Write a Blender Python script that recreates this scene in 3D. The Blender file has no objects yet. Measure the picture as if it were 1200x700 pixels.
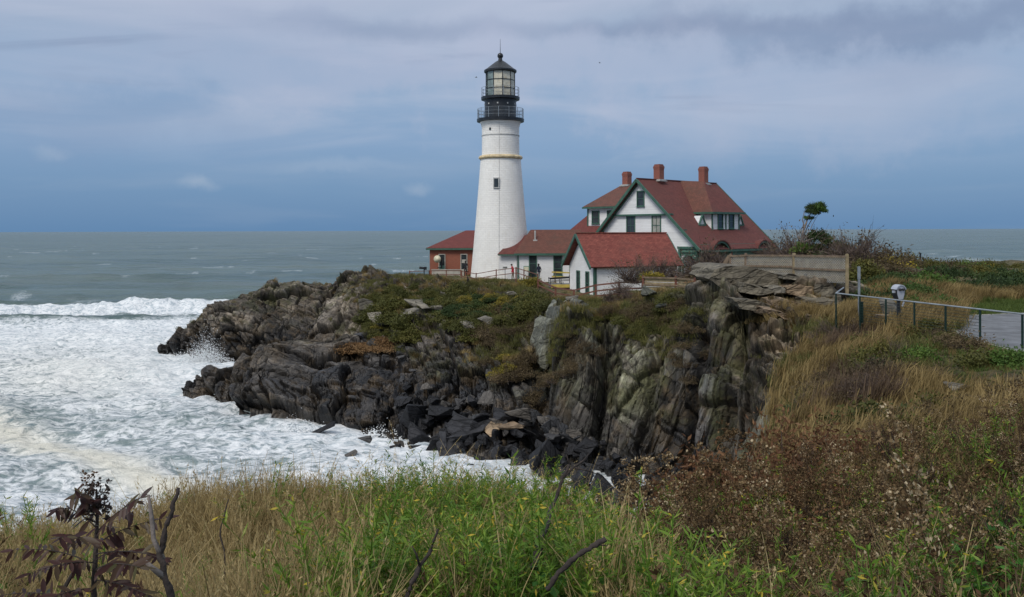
import bpy, bmesh, math, random
import numpy as np
from mathutils import Vector, Matrix
random.seed(7); RNG = np.random.default_rng(11)
SC = bpy.context.scene
COL = SC.collection
R = math.radians

# ------------------------------------------------------------------ camera
CAM_H = 13.0; FPX = 1000.0; HOR = 270.0; ROLL = -4.0/1200.0
cam_d = bpy.data.cameras.new('camera'); cam = bpy.data.objects.new('camera', cam_d); COL.objects.link(cam)
cam_d.sensor_width = 36; cam_d.lens = 30.0; cam_d.clip_start = 0.1; cam_d.clip_end = 90000
cam_d.shift_y = -(350-HOR)/1200.0
cam.matrix_world = Matrix.Translation((0, 0, CAM_H)) @ Matrix.Rotation(R(90), 4, 'X') @ Matrix.Rotation(ROLL, 4, 'Z')
SC.camera = cam
SC.view_settings.view_transform = 'Standard'; SC.view_settings.look = 'None'
SC.view_settings.exposure = 0.0; SC.view_settings.gamma = 1.0; SC.view_settings.use_curve_mapping = False
SC.cycles.max_bounces = 6; SC.cycles.diffuse_bounces = 2; SC.cycles.glossy_bounces = 3
SC.cycles.transparent_max_bounces = 8; SC.cycles.transmission_bounces = 4

def ray(px, py):
    dx = px-600.0; dy = py-HOR
    return dx - 0.00333*dy, dy + 0.00333*dx
def at(px, py, D):
    dx, dy = ray(px, py)
    return Vector((dx/FPX*D, D, CAM_H - dy/FPX*D))
def zat(px, py, D): return CAM_H - ray(px, py)[1]/FPX*D
def proj(P):
    P = np.asarray(P, float)
    D = np.maximum(P[..., 1], 0.05)
    dx = P[..., 0]/D*FPX; dy = (CAM_H-P[..., 2])/D*FPX
    return 600+dx+0.00333*dy, HOR+dy-0.00333*dx

# ------------------------------------------------------------------ world / sky / sun
SUN_EL, SUN_AZ = R(48), R(215)          # azimuth clockwise from +Y: behind the camera, to its left
def build_world():
    w = bpy.data.worlds.new('World'); SC.world = w; w.use_nodes = True
    nt = w.node_tree; N = nt.nodes; L = nt.links; N.clear()
    out = N.new('ShaderNodeOutputWorld'); bg = N.new('ShaderNodeBackground'); L.new(bg.outputs[0], out.inputs[0])
    sky = N.new('ShaderNodeTexSky'); sky.sky_type = 'NISHITA'; sky.sun_disc = False
    sky.sun_elevation = SUN_EL; sky.sun_rotation = SUN_AZ
    sky.air_density = 1.2; sky.dust_density = 2.0
    tc = N.new('ShaderNodeTexCoord')
    sx = N.new('ShaderNodeSeparateXYZ'); L.new(tc.outputs['Generated'], sx.inputs[0])
    # elevation ramp: blue low sky, pale grey cloud deck above
    ramp = N.new('ShaderNodeValToRGB'); L.new(sx.outputs['Z'], ramp.inputs[0])
    cr = ramp.color_ramp
    cr.elements[0].position = 0.0; cr.elements[0].color = (.128, .262, .470, 1)
    cr.elements[1].position = 1.0; cr.elements[1].color = (.72, .78, .86, 1)
    for p, c in ((.05, (.158, .300, .515)), (.10, (.220, .355, .570)), (.17, (.30, .42, .61)), (.25, (.385, .465, .615)), (.45, (.62, .69, .79))):
        e = cr.elements.new(p); e.color = (*c, 1)
    # projected cloud-plane coordinates: direction / (z+.12)
    zc = N.new('ShaderNodeMath'); zc.operation = 'MAXIMUM'; L.new(sx.outputs['Z'], zc.inputs[0]); zc.inputs[1].default_value = 0.0
    ad = N.new('ShaderNodeMath'); ad.operation = 'ADD'; L.new(zc.outputs[0], ad.inputs[0]); ad.inputs[1].default_value = 0.10
    dv = N.new('ShaderNodeVectorMath'); dv.operation = 'DIVIDE'; L.new(tc.outputs['Generated'], dv.inputs[0])
    cb = N.new('ShaderNodeCombineXYZ')
    for i in range(3): L.new(ad.outputs[0], cb.inputs[i])
    L.new(cb.outputs[0], dv.inputs[1])
    def noise(scale, det, stretch, off, dist=.6, src=None):
        mp = N.new('ShaderNodeMapping'); mp.inputs['Scale'].default_value = stretch; mp.inputs['Location'].default_value = off
        L.new(src or dv.outputs[0], mp.inputs[0])
        n = N.new('ShaderNodeTexNoise'); n.inputs['Scale'].default_value = scale; n.inputs['Detail'].default_value = det
        n.inputs['Roughness'].default_value = .52; n.inputs['Distortion'].default_value = dist
        L.new(mp.outputs[0], n.inputs['Vector']); return n
    def rampf(src, a, b):
        m = N.new('ShaderNodeMapRange'); m.interpolation_type = 'SMOOTHSTEP'; L.new(src, m.inputs[0])
        m.inputs[1].default_value = a; m.inputs[2].default_value = b; return m
    def mixc(fac, a, b):
        m = N.new('ShaderNodeMix'); m.data_type = 'RGBA'
        if isinstance(fac, float): m.inputs[0].default_value = fac
        else: L.new(fac, m.inputs[0])
        for i, v in ((6, a), (7, b)):
            if isinstance(v, tuple): m.inputs[i].default_value = (*v, 1)
            else: L.new(v, m.inputs[i])
        return m.outputs[2]
    def mul(a, b):
        m = N.new('ShaderNodeMath'); m.operation = 'MULTIPLY'
        for i, v in ((0, a), (1, b)):
            if isinstance(v, float): m.inputs[i].default_value = v
            else: L.new(v, m.inputs[i])
        return m.outputs[0]
    col = ramp.outputs[0]
    # broad pale veils
    n1 = noise(1.0, 6, (.55, .75, 1), (3.1, 1.7, 0))
    col = mixc(mul(rampf(n1.outputs[0], .42, .68).outputs[0], rampf(sx.outputs['Z'], .05, .2).outputs[0]), col, (.49, .545, .69))
    # darker blue-grey cloud bars
    n2 = noise(1.15, 4, (.55, 1.4, 1), (-1.9, 5.23, 0), 1.0)
    col = mixc(mul(mul(rampf(n2.outputs[0], .54, .70).outputs[0], .72), rampf(sx.outputs['Z'], .10, .2).outputs[0]), col, (.20, .275, .43))
    # soft horizontal smear close to the horizon, in direction space
    n3 = noise(3.0, 4, (1.2, 1.2, 9), (0, 0, 2.2), .4, tc.outputs['Generated'])
    col = mixc(mul(rampf(n3.outputs[0], .48, .75).outputs[0], .16), col, (.36, .45, .60))
    # a few small white puffs low over the sea
    n4 = noise(9.0, 3, (1, 1, 3.4), (.4, .1, .3), .3, tc.outputs['Generated'])
    band = mul(rampf(sx.outputs['Z'], .02, .05).outputs[0], rampf(sx.outputs['Z'], .13, .08).outputs[0])
    col = mixc(mul(mul(rampf(n4.outputs[0], .66, .84).outputs[0], .3), band), col, (.52, .58, .68))
    # the darker bank and bars high in the view, and three small puffs: fixed directions in the sky, edges broken by noise
    nrm = N.new('ShaderNodeVectorMath'); nrm.operation = 'NORMALIZE'; L.new(tc.outputs['Generated'], nrm.inputs[0])
    wn = N.new('ShaderNodeTexNoise'); L.new(nrm.outputs[0], wn.inputs['Vector']); wn.inputs['Scale'].default_value = 7.; wn.inputs['Detail'].default_value = 6; wn.inputs['Roughness'].default_value = .6
    def cloud(px, py, wx, wz, amt, colr, warp=.12, edge=(1.35, .1)):
        global _c
        d = Vector(((px-600)/FPX, 1, (HOR-py)/FPX)); k = d.length; d.normalize()
        sb = N.new('ShaderNodeVectorMath'); sb.operation = 'SUBTRACT'; L.new(wn.outputs['Color'], sb.inputs[0]); sb.inputs[1].default_value = (.5, .5, .5)
        s1 = N.new('ShaderNodeVectorMath'); s1.operation = 'SCALE'; L.new(sb.outputs[0], s1.inputs[0]); s1.inputs['Scale'].default_value = warp
        a1 = N.new('ShaderNodeVectorMath'); a1.operation = 'ADD'; L.new(nrm.outputs[0], a1.inputs[0]); L.new(s1.outputs[0], a1.inputs[1])
        s2 = N.new('ShaderNodeVectorMath'); s2.operation = 'SUBTRACT'; L.new(a1.outputs[0], s2.inputs[0]); s2.inputs[1].default_value = tuple(d)
        s3 = N.new('ShaderNodeVectorMath'); s3.operation = 'MULTIPLY'; L.new(s2.outputs[0], s3.inputs[0]); s3.inputs[1].default_value = (FPX/wx, FPX/wx, FPX/wz)
        ln = N.new('ShaderNodeVectorMath'); ln.operation = 'LENGTH'; L.new(s3.outputs[0], ln.inputs[0])
        return mixc(mul(rampf(ln.outputs['Value'], *edge).outputs[0], amt), col, colr)
    for a in ((1090, 30, 300, 40, .62, (.175, .235, .39), .2), (800, 36, 260, 13, .55, (.22, .28, .43), .05), (450, 34, 170, 15, .55, (.235, .305, .46), .05), (1070, 85, 90, 26, .45, (.25, .33, .50), .08),
              (620, 95, 420, 40, .5, (.47, .51, .66), .25), (1000, 120, 260, 50, .35, (.44, .485, .64), .25), (300, 60, 330, 50, .35, (.40, .46, .63), .2), (120, 130, 200, 40, .3, (.20, .30, .50), .2),
              (237, 210, 22, 8, .30, (.50, .58, .70), .06), (62, 172, 20, 8, .25, (.46, .54, .68), .06), (497, 216, 18, 8, .28, (.50, .58, .70), .06), (400, 192, 80, 8, .25, (.40, .50, .66), .06)):
        col = cloud(*a)
    sk = N.new('ShaderNodeVectorMath'); sk.operation = 'SCALE'; L.new(sky.outputs[0], sk.inputs[0]); sk.inputs['Scale'].default_value = .10
    col = mixc(.12, col, sk.outputs[0])
    L.new(col, bg.inputs[0]); bg.inputs[1].default_value = 1.0
build_world()
sd = bpy.data.lights.new('sun', 'SUN'); sun = bpy.data.objects.new('sun', sd); COL.objects.link(sun)
sd.energy = 2.1; sd.angle = R(20); sd.color = (1, .95, .88)
sdir = Vector((math.sin(SUN_AZ)*math.cos(SUN_EL), math.cos(SUN_AZ)*math.cos(SUN_EL), math.sin(SUN_EL)))
sun.rotation_euler = sdir.to_track_quat('Z', 'Y').to_euler()

# ------------------------------------------------------------------ materials
class NT:
    def __init__(s, name):
        s.m = bpy.data.materials.new(name); s.m.use_nodes = True
        s.N = s.m.node_tree.nodes; s.L = s.m.node_tree.links
        s.N.clear(); s.out = s.N.new('ShaderNodeOutputMaterial')
    def node(s, t, **kw):
        n = s.N.new(t)
        for k, v in kw.items(): setattr(n, k, v)
        return n
    def setin(s, n, i, v):
        if v is None: return
        if isinstance(v, bpy.types.NodeSocket): s.L.new(v, n.inputs[i])
        elif isinstance(v, tuple) and len(v) == 3 and n.inputs[i].type == 'RGBA': n.inputs[i].default_value = (*v, 1)
        else: n.inputs[i].default_value = v
    def attr(s, name): return s.node('ShaderNodeAttribute', attribute_name=name)
    def noise(s, vec, scale, detail=3, rough=.55, dist=0., stretch=None):
        if stretch is not None:
            mp = s.node('ShaderNodeMapping'); s.L.new(vec, mp.inputs[0]); mp.inputs['Scale'].default_value = stretch; vec = mp.outputs[0]
        n = s.node('ShaderNodeTexNoise'); s.L.new(vec, n.inputs['Vector'])
        n.inputs['Scale'].default_value = scale; n.inputs['Detail'].default_value = detail
        n.inputs['Roughness'].default_value = rough; n.inputs['Distortion'].default_value = dist
        return n.outputs['Fac']
    def map(s, v, a, b, c=0., d=1., smooth=True):
        m = s.node('ShaderNodeMapRange'); m.interpolation_type = 'SMOOTHSTEP' if smooth else 'LINEAR'
        for i, x in enumerate((v, a, b, c, d)): s.setin(m, i, x)
        return m.outputs[0]
    def math(s, op, a, b=None):
        m = s.node('ShaderNodeMath', operation=op); s.setin(m, 0, a)
        if b is not None: s.setin(m, 1, b)
        return m.outputs[0]
    def mix(s, f, a, b, blend='MIX'):
        m = s.node('ShaderNodeMix', data_type='RGBA', blend_type=blend)
        s.setin(m, 0, f); s.setin(m, 6, a); s.setin(m, 7, b); return m.outputs[2]
    def ramp(s, f, stops):
        r = s.node('ShaderNodeValToRGB'); s.L.new(f, r.inputs[0]); e = r.color_ramp.elements
        while len(e) > len(stops): e.remove(e[-1])
        while len(e) < len(stops): e.new(1)
        for i, (p, c) in enumerate(stops): e[i].position = p; e[i].color = (*c, 1)
        return r.outputs[0]
    def bump(s, h, strength=.5, dist=.1, normal=None):
        b = s.node('ShaderNodeBump'); b.inputs['Strength'].default_value = strength; b.inputs['Distance'].default_value = dist
        s.L.new(h, b.inputs['Height'])
        if normal is not None: s.L.new(normal, b.inputs['Normal'])
        return b.outputs[0]
    def principled(s, col, rough=.8, metal=0., normal=None, spec=None):
        p = s.node('ShaderNodeBsdfPrincipled')
        s.setin(p, 'Base Color', col); s.setin(p, 'Roughness', rough); s.setin(p, 'Metallic', metal)
        if spec is not None: s.setin(p, 'Specular IOR Level', spec)
        if normal is not None: s.L.new(normal, p.inputs['Normal'])
        return p.outputs[0]
    def finish(s, sh): s.L.new(sh, s.out.inputs[0]); return s.m

def sc3(c, f): return tuple(min(1, x*f) for x in c)
def m_plain(name, c, rough=.7, metal=0., var=.18, scale=3., bump=.15, bscale=20., dirt=None):
    t = NT(name); g = t.node('ShaderNodeTexCoord').outputs['Object']
    n = t.noise(g, scale, 5, .6)
    col = t.mix(t.map(n, .3, .7), sc3(c, 1-var), sc3(c, 1+var))
    if dirt:
        n2 = t.noise(g, scale*2.3, 6, .65, .5)
        col = t.mix(t.map(n2, .5, .75, 0, .6), col, dirt)
    nb = t.noise(g, bscale, 4, .6)
    return t.finish(t.principled(col, rough, metal, t.bump(nb, bump, .02)))

def m_wall(name, c, dirt, bw=.4, bh=.15, strength=.4, mortar=None, uvscale=1.0, streak=.35, rough=.75, cvar=.12):
    """masonry / boarding with courses laid out in metres from the UV map"""
    t = NT(name); tc = t.node('ShaderNodeTexCoord'); uv = tc.outputs['UV']; g = tc.outputs['Object']
    br = t.node('ShaderNodeTexBrick'); t.L.new(uv, br.inputs['Vector'])
    br.inputs['Scale'].default_value = uvscale; br.inputs['Brick Width'].default_value = bw; br.inputs['Row Height'].default_value = bh
    br.inputs['Mortar Size'].default_value = .012; br.inputs['Mortar Smooth'].default_value = .4
    br.inputs['Color1'].default_value = (*sc3(c, 1-cvar), 1); br.inputs['Color2'].default_value = (*sc3(c, 1+cvar*.8), 1)
    br.inputs['Mortar'].default_value = (*(mortar or sc3(c, .75)), 1)
    n = t.noise(g, .7, 5, .6); n2 = t.noise(g, 4., 5, .65, .4, (1, 1, .25))
    col = t.mix(t.map(n, .35, .7, 0, .35), br.outputs[0], sc3(c, .8))
    col = t.mix(t.map(n2, .5, .8, 0, streak), col, dirt)
    hb = t.math('ADD', t.math('MULTIPLY', br.outputs['Fac'], -1.), t.math('MULTIPLY', t.noise(g, 9., 4), .8))
    return t.finish(t.principled(col, rough, 0., t.bump(hb, strength, .03)))

def m_shingle(name, c1, c2, stain, stain_amt=.5):
    t = NT(name); tc = t.node('ShaderNodeTexCoord'); uv = tc.outputs['UV']; g = tc.outputs['Object']
    br = t.node('ShaderNodeTexBrick'); t.L.new(uv, br.inputs['Vector'])
    br.inputs['Scale'].default_value = 1.; br.inputs['Brick Width'].default_value = .30; br.inputs['Row Height'].default_value = .17
    br.inputs['Mortar Size'].default_value = .010; br.inputs['Mortar Smooth'].default_value = .1; br.inputs['Bias'].default_value = .0
    br.inputs['Color1'].default_value = (*c1, 1); br.inputs['Color2'].default_value = (*c2, 1); br.inputs['Mortar'].default_value = (*sc3(c1, .45), 1)
    n = t.noise(g, .55, 6, .65, .6); n3 = t.noise(g, 2.2, 5, .6, 0, (1, 1, .3))
    col = t.mix(t.map(n, .42, .72, 0, stain_amt), br.outputs[0], stain)
    col = t.mix(t.map(n3, .45, .8, 0, .35), col, sc3(c2, 1.35))
    hb = t.math('ADD', t.math('MULTIPLY', br.outputs['Fac'], -1.), t.math('MULTIPLY', t.noise(g, 14., 3), .6))
    return t.finish(t.principled(col, .85, 0., t.bump(hb, .6, .03)))

def m_leaf(name, stops, rough=.6, trans=.25, spread=.45):
    """colour from the per-leaf attribute 'rv' shifted by a random value of the plant"""
    t = NT(name); a = t.attr('rv').outputs['Fac']; oi = t.node('ShaderNodeObjectInfo').outputs['Random']
    f = t.math('ADD', t.math('MULTIPLY', a, 1-spread), t.math('MULTIPLY', oi, spread))
    col = t.ramp(f, stops)
    p = t.principled(col, rough, 0., None, .25)
    tr = t.node('ShaderNodeBsdfTranslucent'); t.L.new(col, tr.inputs[0])
    mx = t.node('ShaderNodeMixShader'); mx.inputs[0].default_value = trans; t.L.new(p, mx.inputs[1]); t.L.new(tr.outputs[0], mx.inputs[2])
    return t.finish(mx.outputs[0])

def m_rock(name, bscale=1.0, use_attr=True, base=None):
    t = NT(name); tc = t.node('ShaderNodeTexCoord')
    g = t.node('ShaderNodeNewGeometry').outputs['Position'] if use_attr else tc.outputs['Object']
    if use_attr: lam = t.attr('lam').outputs['Vector']
    else:
        mp = t.node('ShaderNodeMapping'); t.L.new(tc.outputs['Object'], mp.inputs[0]); mp.inputs['Rotation'].default_value = (.2, .25, 0); lam = mp.outputs[0]
    l2 = t.noise(lam, 1., 4, .7, .2, (1.3, 2., 13.*bscale))
    if use_attr:
        c = t.attr('Col').outputs['Color']; wet = t.attr('wet').outputs['Fac']
    else:
        oi = t.node('ShaderNodeObjectInfo').outputs['Random']
        c = t.ramp(oi, base); wet = None
    n1 = t.noise(g, 1.6*bscale, 8, .68, .3)
    n2 = t.noise(g, 7.*bscale, 6, .72)
    def vor(scale, feat):
        mp = t.node('ShaderNodeMapping'); t.L.new(lam, mp.inputs[0]); mp.inputs['Scale'].default_value = scale
        jit = t.node('ShaderNodeVectorMath', operation='ADD'); t.L.new(mp.outputs[0], jit.inputs[0])
        nz = t.node('ShaderNodeTexNoise'); t.L.new(mp.outputs[0], nz.inputs['Vector']); nz.inputs['Scale'].default_value = 2.5; nz.inputs['Detail'].default_value = 5
        sc_ = t.node('ShaderNodeVectorMath', operation='SCALE'); t.L.new(nz.outputs['Color'], sc_.inputs[0]); sc_.inputs['Scale'].default_value = .22; t.L.new(sc_.outputs[0], jit.inputs[1])
        v = t.node('ShaderNodeTexVoronoi', feature=feat); t.L.new(jit.outputs[0], v.inputs['Vector']); v.inputs['Scale'].default_value = 1.
        return v
    def cell(scale):
        v = vor(scale, 'F1'); sp = t.node('ShaderNodeSeparateColor'); t.L.new(v.outputs['Color'], sp.inputs[0]); return sp.outputs[0], sp.outputs[1]
    b_ = bscale
    c1, d1 = cell((.34*b_, .65*b_, 1.6*b_)); c2, d2 = cell((1.0*b_, 1.9*b_, 5.0*b_))
    e1 = t.map(vor((.34*b_, .65*b_, 1.6*b_), 'DISTANCE_TO_EDGE').outputs['Distance'], 0., .05, 0., 1.)
    e2 = t.map(vor((1.0*b_, 1.9*b_, 5.0*b_), 'DISTANCE_TO_EDGE').outputs['Distance'], 0., .07, 0., 1.)
    m = t.math('MULTIPLY', t.map(n1, .3, .72, .74, 1.30, False), t.map(n2, .28, .75, .66, 1.38, False))
    m = t.math('MULTIPLY', m, t.map(c1, 0., 1., .72, 1.28, False)); m = t.math('MULTIPLY', m, t.map(c2, 0., 1., .70, 1.32, False))
    m = t.math('MULTIPLY', m, t.map(l2, .3, .7, .78, 1.22, False))
    m = t.math('MULTIPLY', m, t.map(e1, 0, 1, .66, 1., False)); m = t.math('MULTIPLY', m, t.map(e2, 0, 1, .84, 1., False))
    stain = t.map(t.noise(g, .55*bscale, 6, .7, .4), .46, .66, 0., .62)
    moss = t.map(t.noise(g, .38*bscale, 6, .72, .6), .46, .62, 0., .62)
    cc = t.mix(stain, c, t.mix(.5, c, (.19, .125, .055))) if use_attr else c
    if use_attr: cc = t.mix(t.math('MULTIPLY', moss, t.map(wet, 0., .6, 1., 0.)), cc, (.075, .078, .030))
    vm2 = t.node('ShaderNodeVectorMath', operation='SCALE'); t.L.new(cc, vm2.inputs[0]); t.L.new(m, vm2.inputs['Scale'])
    h = t.math('ADD', t.math('MULTIPLY', d1, .8), t.math('MULTIPLY', d2, .40)); h = t.math('ADD', h, t.math('MULTIPLY', n2, .28))
    h = t.math('ADD', h, t.math('MULTIPLY', l2, .25)); h = t.math('ADD', h, t.math('ADD', t.math('MULTIPLY', e1, .3), t.math('MULTIPLY', e2, .12)))
    rough = t.map(wet, 0., 1., .88, .38, False) if wet is not None else .7
    return t.finish(t.principled(vm2.outputs[0], rough, 0., t.bump(h, .85, .20), .35))

M = {}
M['white'] = m_wall('white_painted_brick', (.80, .80, .79), (.58, .56, .50), .45, .15, .35, (.72, .72, .71), cvar=.05)
M['tower'] = m_wall('tower_white_paint', (.86, .845, .80), (.66, .61, .50), .50, .20, .8, (.80, .785, .74), 1., .40, cvar=.035)
M['cladding'] = m_wall('white_clapboard', (.80, .81, .81), (.58, .58, .54), 6., .13, .3, (.62, .63, .63))
M['brick'] = m_wall('red_brick', (.30, .085, .045), (.16, .05, .035), .22, .075, .4, (.27, .13, .09))
M['chimney'] = m_wall('chimney_brick', (.27, .080, .055), (.15, .06, .045), .22, .075, .5, (.24, .13, .10))
M['roof'] = m_shingle('red_shingle', (.120, .034, .028), (.160, .048, .038), (.095, .040, .030), .55)
M['roof_bright'] = m_shingle('bright_red_shingle', (.165, .038, .028), (.26, .072, .050), (.13, .045, .033), .6)
M['roof_brown'] = m_shingle('brown_shingle', (.12, .046, .032), (.16, .062, .042), (.085, .048, .034), .7)
M['roof_red_smooth'] = m_shingle('oxblood_shingle', (.14, .034, .029), (.17, .043, .036), (.11, .036, .03), .4)
M['green'] = m_plain('green_trim_paint', (.045, .115, .082), .5, 0, .2, 2.)
M['green_pale'] = m_plain('pale_green_boards', (.12, .24, .18), .6, 0, .15, 2.)
M['green_dark'] = m_plain('dark_green_metal', (.012, .035, .028), .4, .3)
M['black'] = m_plain('black_iron', (.014, .016, .019), .38, .0, .3, 2., .1, 20)
M['grey_metal'] = m_plain('galvanised_metal', (.33, .36, .38), .45, .6)
M['glass'] = m_plain('window_glass', (.035, .045, .05), .08, 0, .3, 1.5, .02, 3)
M['glass_curtain'] = m_plain('curtained_glass', (.33, .33, .29), .2, 0, .2, 3, .02, 3)
M['pane_warm'] = m_plain('lantern_pane_cream_reflection', (.56, .53, .42), .12, 0, .25, 1.3, .02, 3, (.42, .28, .10))  # bright cream reflection put into the colour of the glass
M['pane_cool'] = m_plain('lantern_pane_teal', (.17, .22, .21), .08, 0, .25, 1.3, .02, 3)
M['lead'] = m_plain('lead_flashing', (.42, .42, .40), .5)
M['rust'] = m_plain('rust_stained_paint', (.62, .50, .30), .7, 0, .3, 2., .2, 20, (.40, .24, .10))
M['wood'] = m_plain('weathered_fence_wood', (.17, .125, .085), .85, 0, .35, 4., .4, 30)
M['wood_red'] = m_plain('red_brown_rail', (.15, .060, .040), .8, 0, .3, 4., .3, 30)
M['plank'] = m_plain('lichened_plank', (.27, .215, .125), .9, 0, .3, 2.5, .4, 25, (.16, .15, .08))
M['asphalt'] = m_plain('asphalt', (.145, .152, .162), .8, 0, .28, 1.3, .4, 60, (.085, .085, .08))
M['yellow'] = m_plain('yellow_barrier', (.55, .42, .09), .6)
M['concrete'] = m_plain('pale_concrete', (.40, .38, .33), .85, 0, .2, 2.)
M['cream'] = m_plain('cream_disc', (.62, .58, .42), .6)
M['silver'] = m_plain('silver_paint', (.50, .52, .56), .35, .5, .1)
M['bark'] = m_plain('dark_bark', (.035, .026, .022), .9, 0, .4, 20, .5, 60)
M['bark_grey'] = m_plain('grey_bark', (.20, .17, .15), .9, 0, .3, 15, .4, 60)
M['skin'] = m_plain('skin', (.45, .27, .20), .6)
M['cloth_red'] = m_plain('red_jacket', (.45, .018, .035), .8)
M['cloth_black'] = m_plain('black_clothing', (.012, .013, .017), .85)
M['cloth_navy'] = m_plain('navy_jacket', (.012, .016, .035), .85)
M['cloth_khaki'] = m_plain('khaki_trousers', (.20, .16, .12), .85)
M['cloth_grey'] = m_plain('pale_trousers', (.35, .33, .33), .85)
M['hair'] = m_plain('dark_hair', (.02, .015, .012), .7)
M['gull'] = m_plain('gull_feathers', (.25, .26, .28), .8)

# ------------------------------------------------------------------ mesh helpers
def tagobj(o, label=None, cat=None, group=None, kind=None):
    if label: o['label'] = label
    if cat: o['category'] = cat
    if group: o['group'] = group
    if kind: o['kind'] = kind
    return o
def link(name, me, parent=None):
    o = bpy.data.objects.new(name, me); COL.objects.link(o)
    if parent is not None: o.parent = parent
    return o
def empty(name, loc, rz=0., label=None, cat=None, group=None):
    o = bpy.data.objects.new(name, None); COL.objects.link(o); o.empty_display_size = .3
    o.location = loc; o.rotation_euler = (0, 0, rz)
    return tagobj(o, label, cat, group)
def copy_tree(o, parent=None):
    c = o.copy(); COL.objects.link(c)
    if parent is not None: c.parent = parent
    for ch in list(o.children): copy_tree(ch, c)
    return c
def np_mesh(name, V, F, mat=None, attrs=None, colattr=None, smooth=False, vec=None):
    V = np.asarray(V, np.float32); F = np.asarray(F, np.int32); k = F.shape[1]
    me = bpy.data.meshes.new(name)
    me.vertices.add(len(V)); me.vertices.foreach_set('co', V.ravel())
    me.loops.add(F.size); me.loops.foreach_set('vertex_index', F.ravel())
    me.polygons.add(len(F)); me.polygons.foreach_set('loop_start', np.arange(0, F.size, k, dtype=np.int32))
    me.polygons.foreach_set('loop_total', np.full(len(F), k, np.int32))
    me.polygons.foreach_set('use_smooth', np.full(len(F), smooth, bool))
    for nm, a in (attrs or {}).items():
        at_ = me.attributes.new(nm, 'FLOAT', 'POINT'); at_.data.foreach_set('value', np.asarray(a, np.float32))
    for nm, a in (vec or {}).items():
        at_ = me.attributes.new(nm, 'FLOAT_VECTOR', 'POINT'); at_.data.foreach_set('vector', np.asarray(a, np.float32).ravel())
    for nm, a in (colattr or {}).items():
        at_ = me.attributes.new(nm, 'FLOAT_COLOR', 'POINT')
        at_.data.foreach_set('color', np.concatenate([a, np.ones((len(a), 1))], 1).astype(np.float32).ravel())
    me.update(calc_edges=True)
    if mat is not None: me.materials.append(mat)
    return me

class MB:
    """collects shapes and links them as one mesh object with metre UVs"""
    def __init__(s): s.v = []; s.f = []; s.mi = []; s.cur = 0
    def add(s, vs, fs):
        b = len(s.v); s.v += [Vector(v) for v in vs]
        for f in fs: s.f.append([b+i for i in f]); s.mi.append(s.cur)
        return s
    def box(s, c, d, rot=None):
        c = Vector(c); hx, hy, hz = (x/2 for x in d)
        P = [Vector((x, y, z)) for z in (-hz, hz) for y in (-hy, hy) for x in (-hx, hx)]
        if rot is not None: P = [rot @ p for p in P]
        return s.add([c+p for p in P], [(0, 2, 3, 1), (4, 5, 7, 6), (0, 1, 5, 4), (2, 6, 7, 3), (0, 4, 6, 2), (1, 3, 7, 5)])
    def beam(s, a, b, w, h, up=(0, 0, 1)):
        a = Vector(a); b = Vector(b); d = b-a; x = d.normalized(); y = Vector(up).cross(x)
        if y.length < 1e-4: y = Vector((1, 0, 0)).cross(x)
        y.normalize(); z = x.cross(y); r = Matrix((x, y, z)).transposed()
        return s.box((a+b)/2, (d.length, w, h), r)
    def prism(s, pts, off):
        """closed polygon pts (3-D, planar) extruded by the vector off"""
        n = len(pts); off = Vector(off); P = [Vector(p) for p in pts]
        nrm = Vector((0, 0, 0))
        for i in range(n): nrm += P[i].cross(P[(i+1) % n])
        if nrm.dot(off) > 0: P = P[::-1]
        fs = [tuple(range(n)), tuple(reversed(range(n, 2*n)))]
        fs += [(i, i+n, (i+1) % n+n, (i+1) % n) for i in range(n)]
        return s.add(P+[p+off for p in P], fs)
    def tube(s, pts, rad, n=6, cap=True):
        pts = [Vector(p) for p in pts]; k = len(pts)
        rad = [rad]*k if isinstance(rad, (int, float)) else rad
        V = []; ref = Vector((.31, .17, .93))
        for i, p in enumerate(pts):
            t = (pts[min(i+1, k-1)]-pts[max(i-1, 0)]).normalized()
            a = t.cross(ref)
            if a.length < .05: a = t.cross(Vector((1, 0, 0)))
            a.normalize(); b = t.cross(a)
            V += [p+(a*math.cos(q)+b*math.sin(q))*rad[i] for q in (2*math.pi*j/n for j in range(n))]
        F = [(i*n+j, i*n+(j+1) % n, (i+1)*n+(j+1) % n, (i+1)*n+j) for i in range(k-1) for j in range(n)]
        if cap: F += [tuple(reversed(range(n))), tuple(range((k-1)*n, k*n))]
        return s.add(V, F)
    def lathe(s, prof, n=32, c=(0, 0, 0), cap=True, a0=0.):
        V = [Vector((c[0]+r*math.cos(a0+2*math.pi*j/n), c[1]+r*math.sin(a0+2*math.pi*j/n), c[2]+z)) for r, z in prof for j in range(n)]
        k = len(prof)
        F = [(i*n+j, i*n+(j+1) % n, (i+1)*n+(j+1) % n, (i+1)*n+j) for i in range(k-1) for j in range(n)]
        if cap: F += [tuple(reversed(range(n))), tuple(range((k-1)*n, k*n))]
        return s.add(V, F)
    def mesh(s, name, mats, smooth=False):
        me = bpy.data.meshes.new(name); me.from_pydata([tuple(v) for v in s.v], [], s.f)
        for m in (mats if isinstance(mats, (list, tuple)) else [mats]): me.materials.append(m)
        uv = me.uv_layers.new(name='UVMap').data
        for p in me.polygons:
            p.material_index = s.mi[p.index]; p.use_smooth = smooth
            n = p.normal
            if abs(n.z) > .97: h = Vector((1, 0, 0)); w = Vector((0, 1, 0))
            else: h = Vector((0, 0, 1)).cross(n).normalized(); w = n.cross(h)
            for li in p.loop_indices:
                q = me.vertices[me.loops[li].vertex_index].co
                uv[li].uv = (q.dot(h), q.dot(w))
        return me
    def build(s, name, mats, parent=None, smooth=False, label=None):
        o = link(name, s.mesh(name, mats, smooth), parent)
        if label: o['label'] = label
        return o

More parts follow.
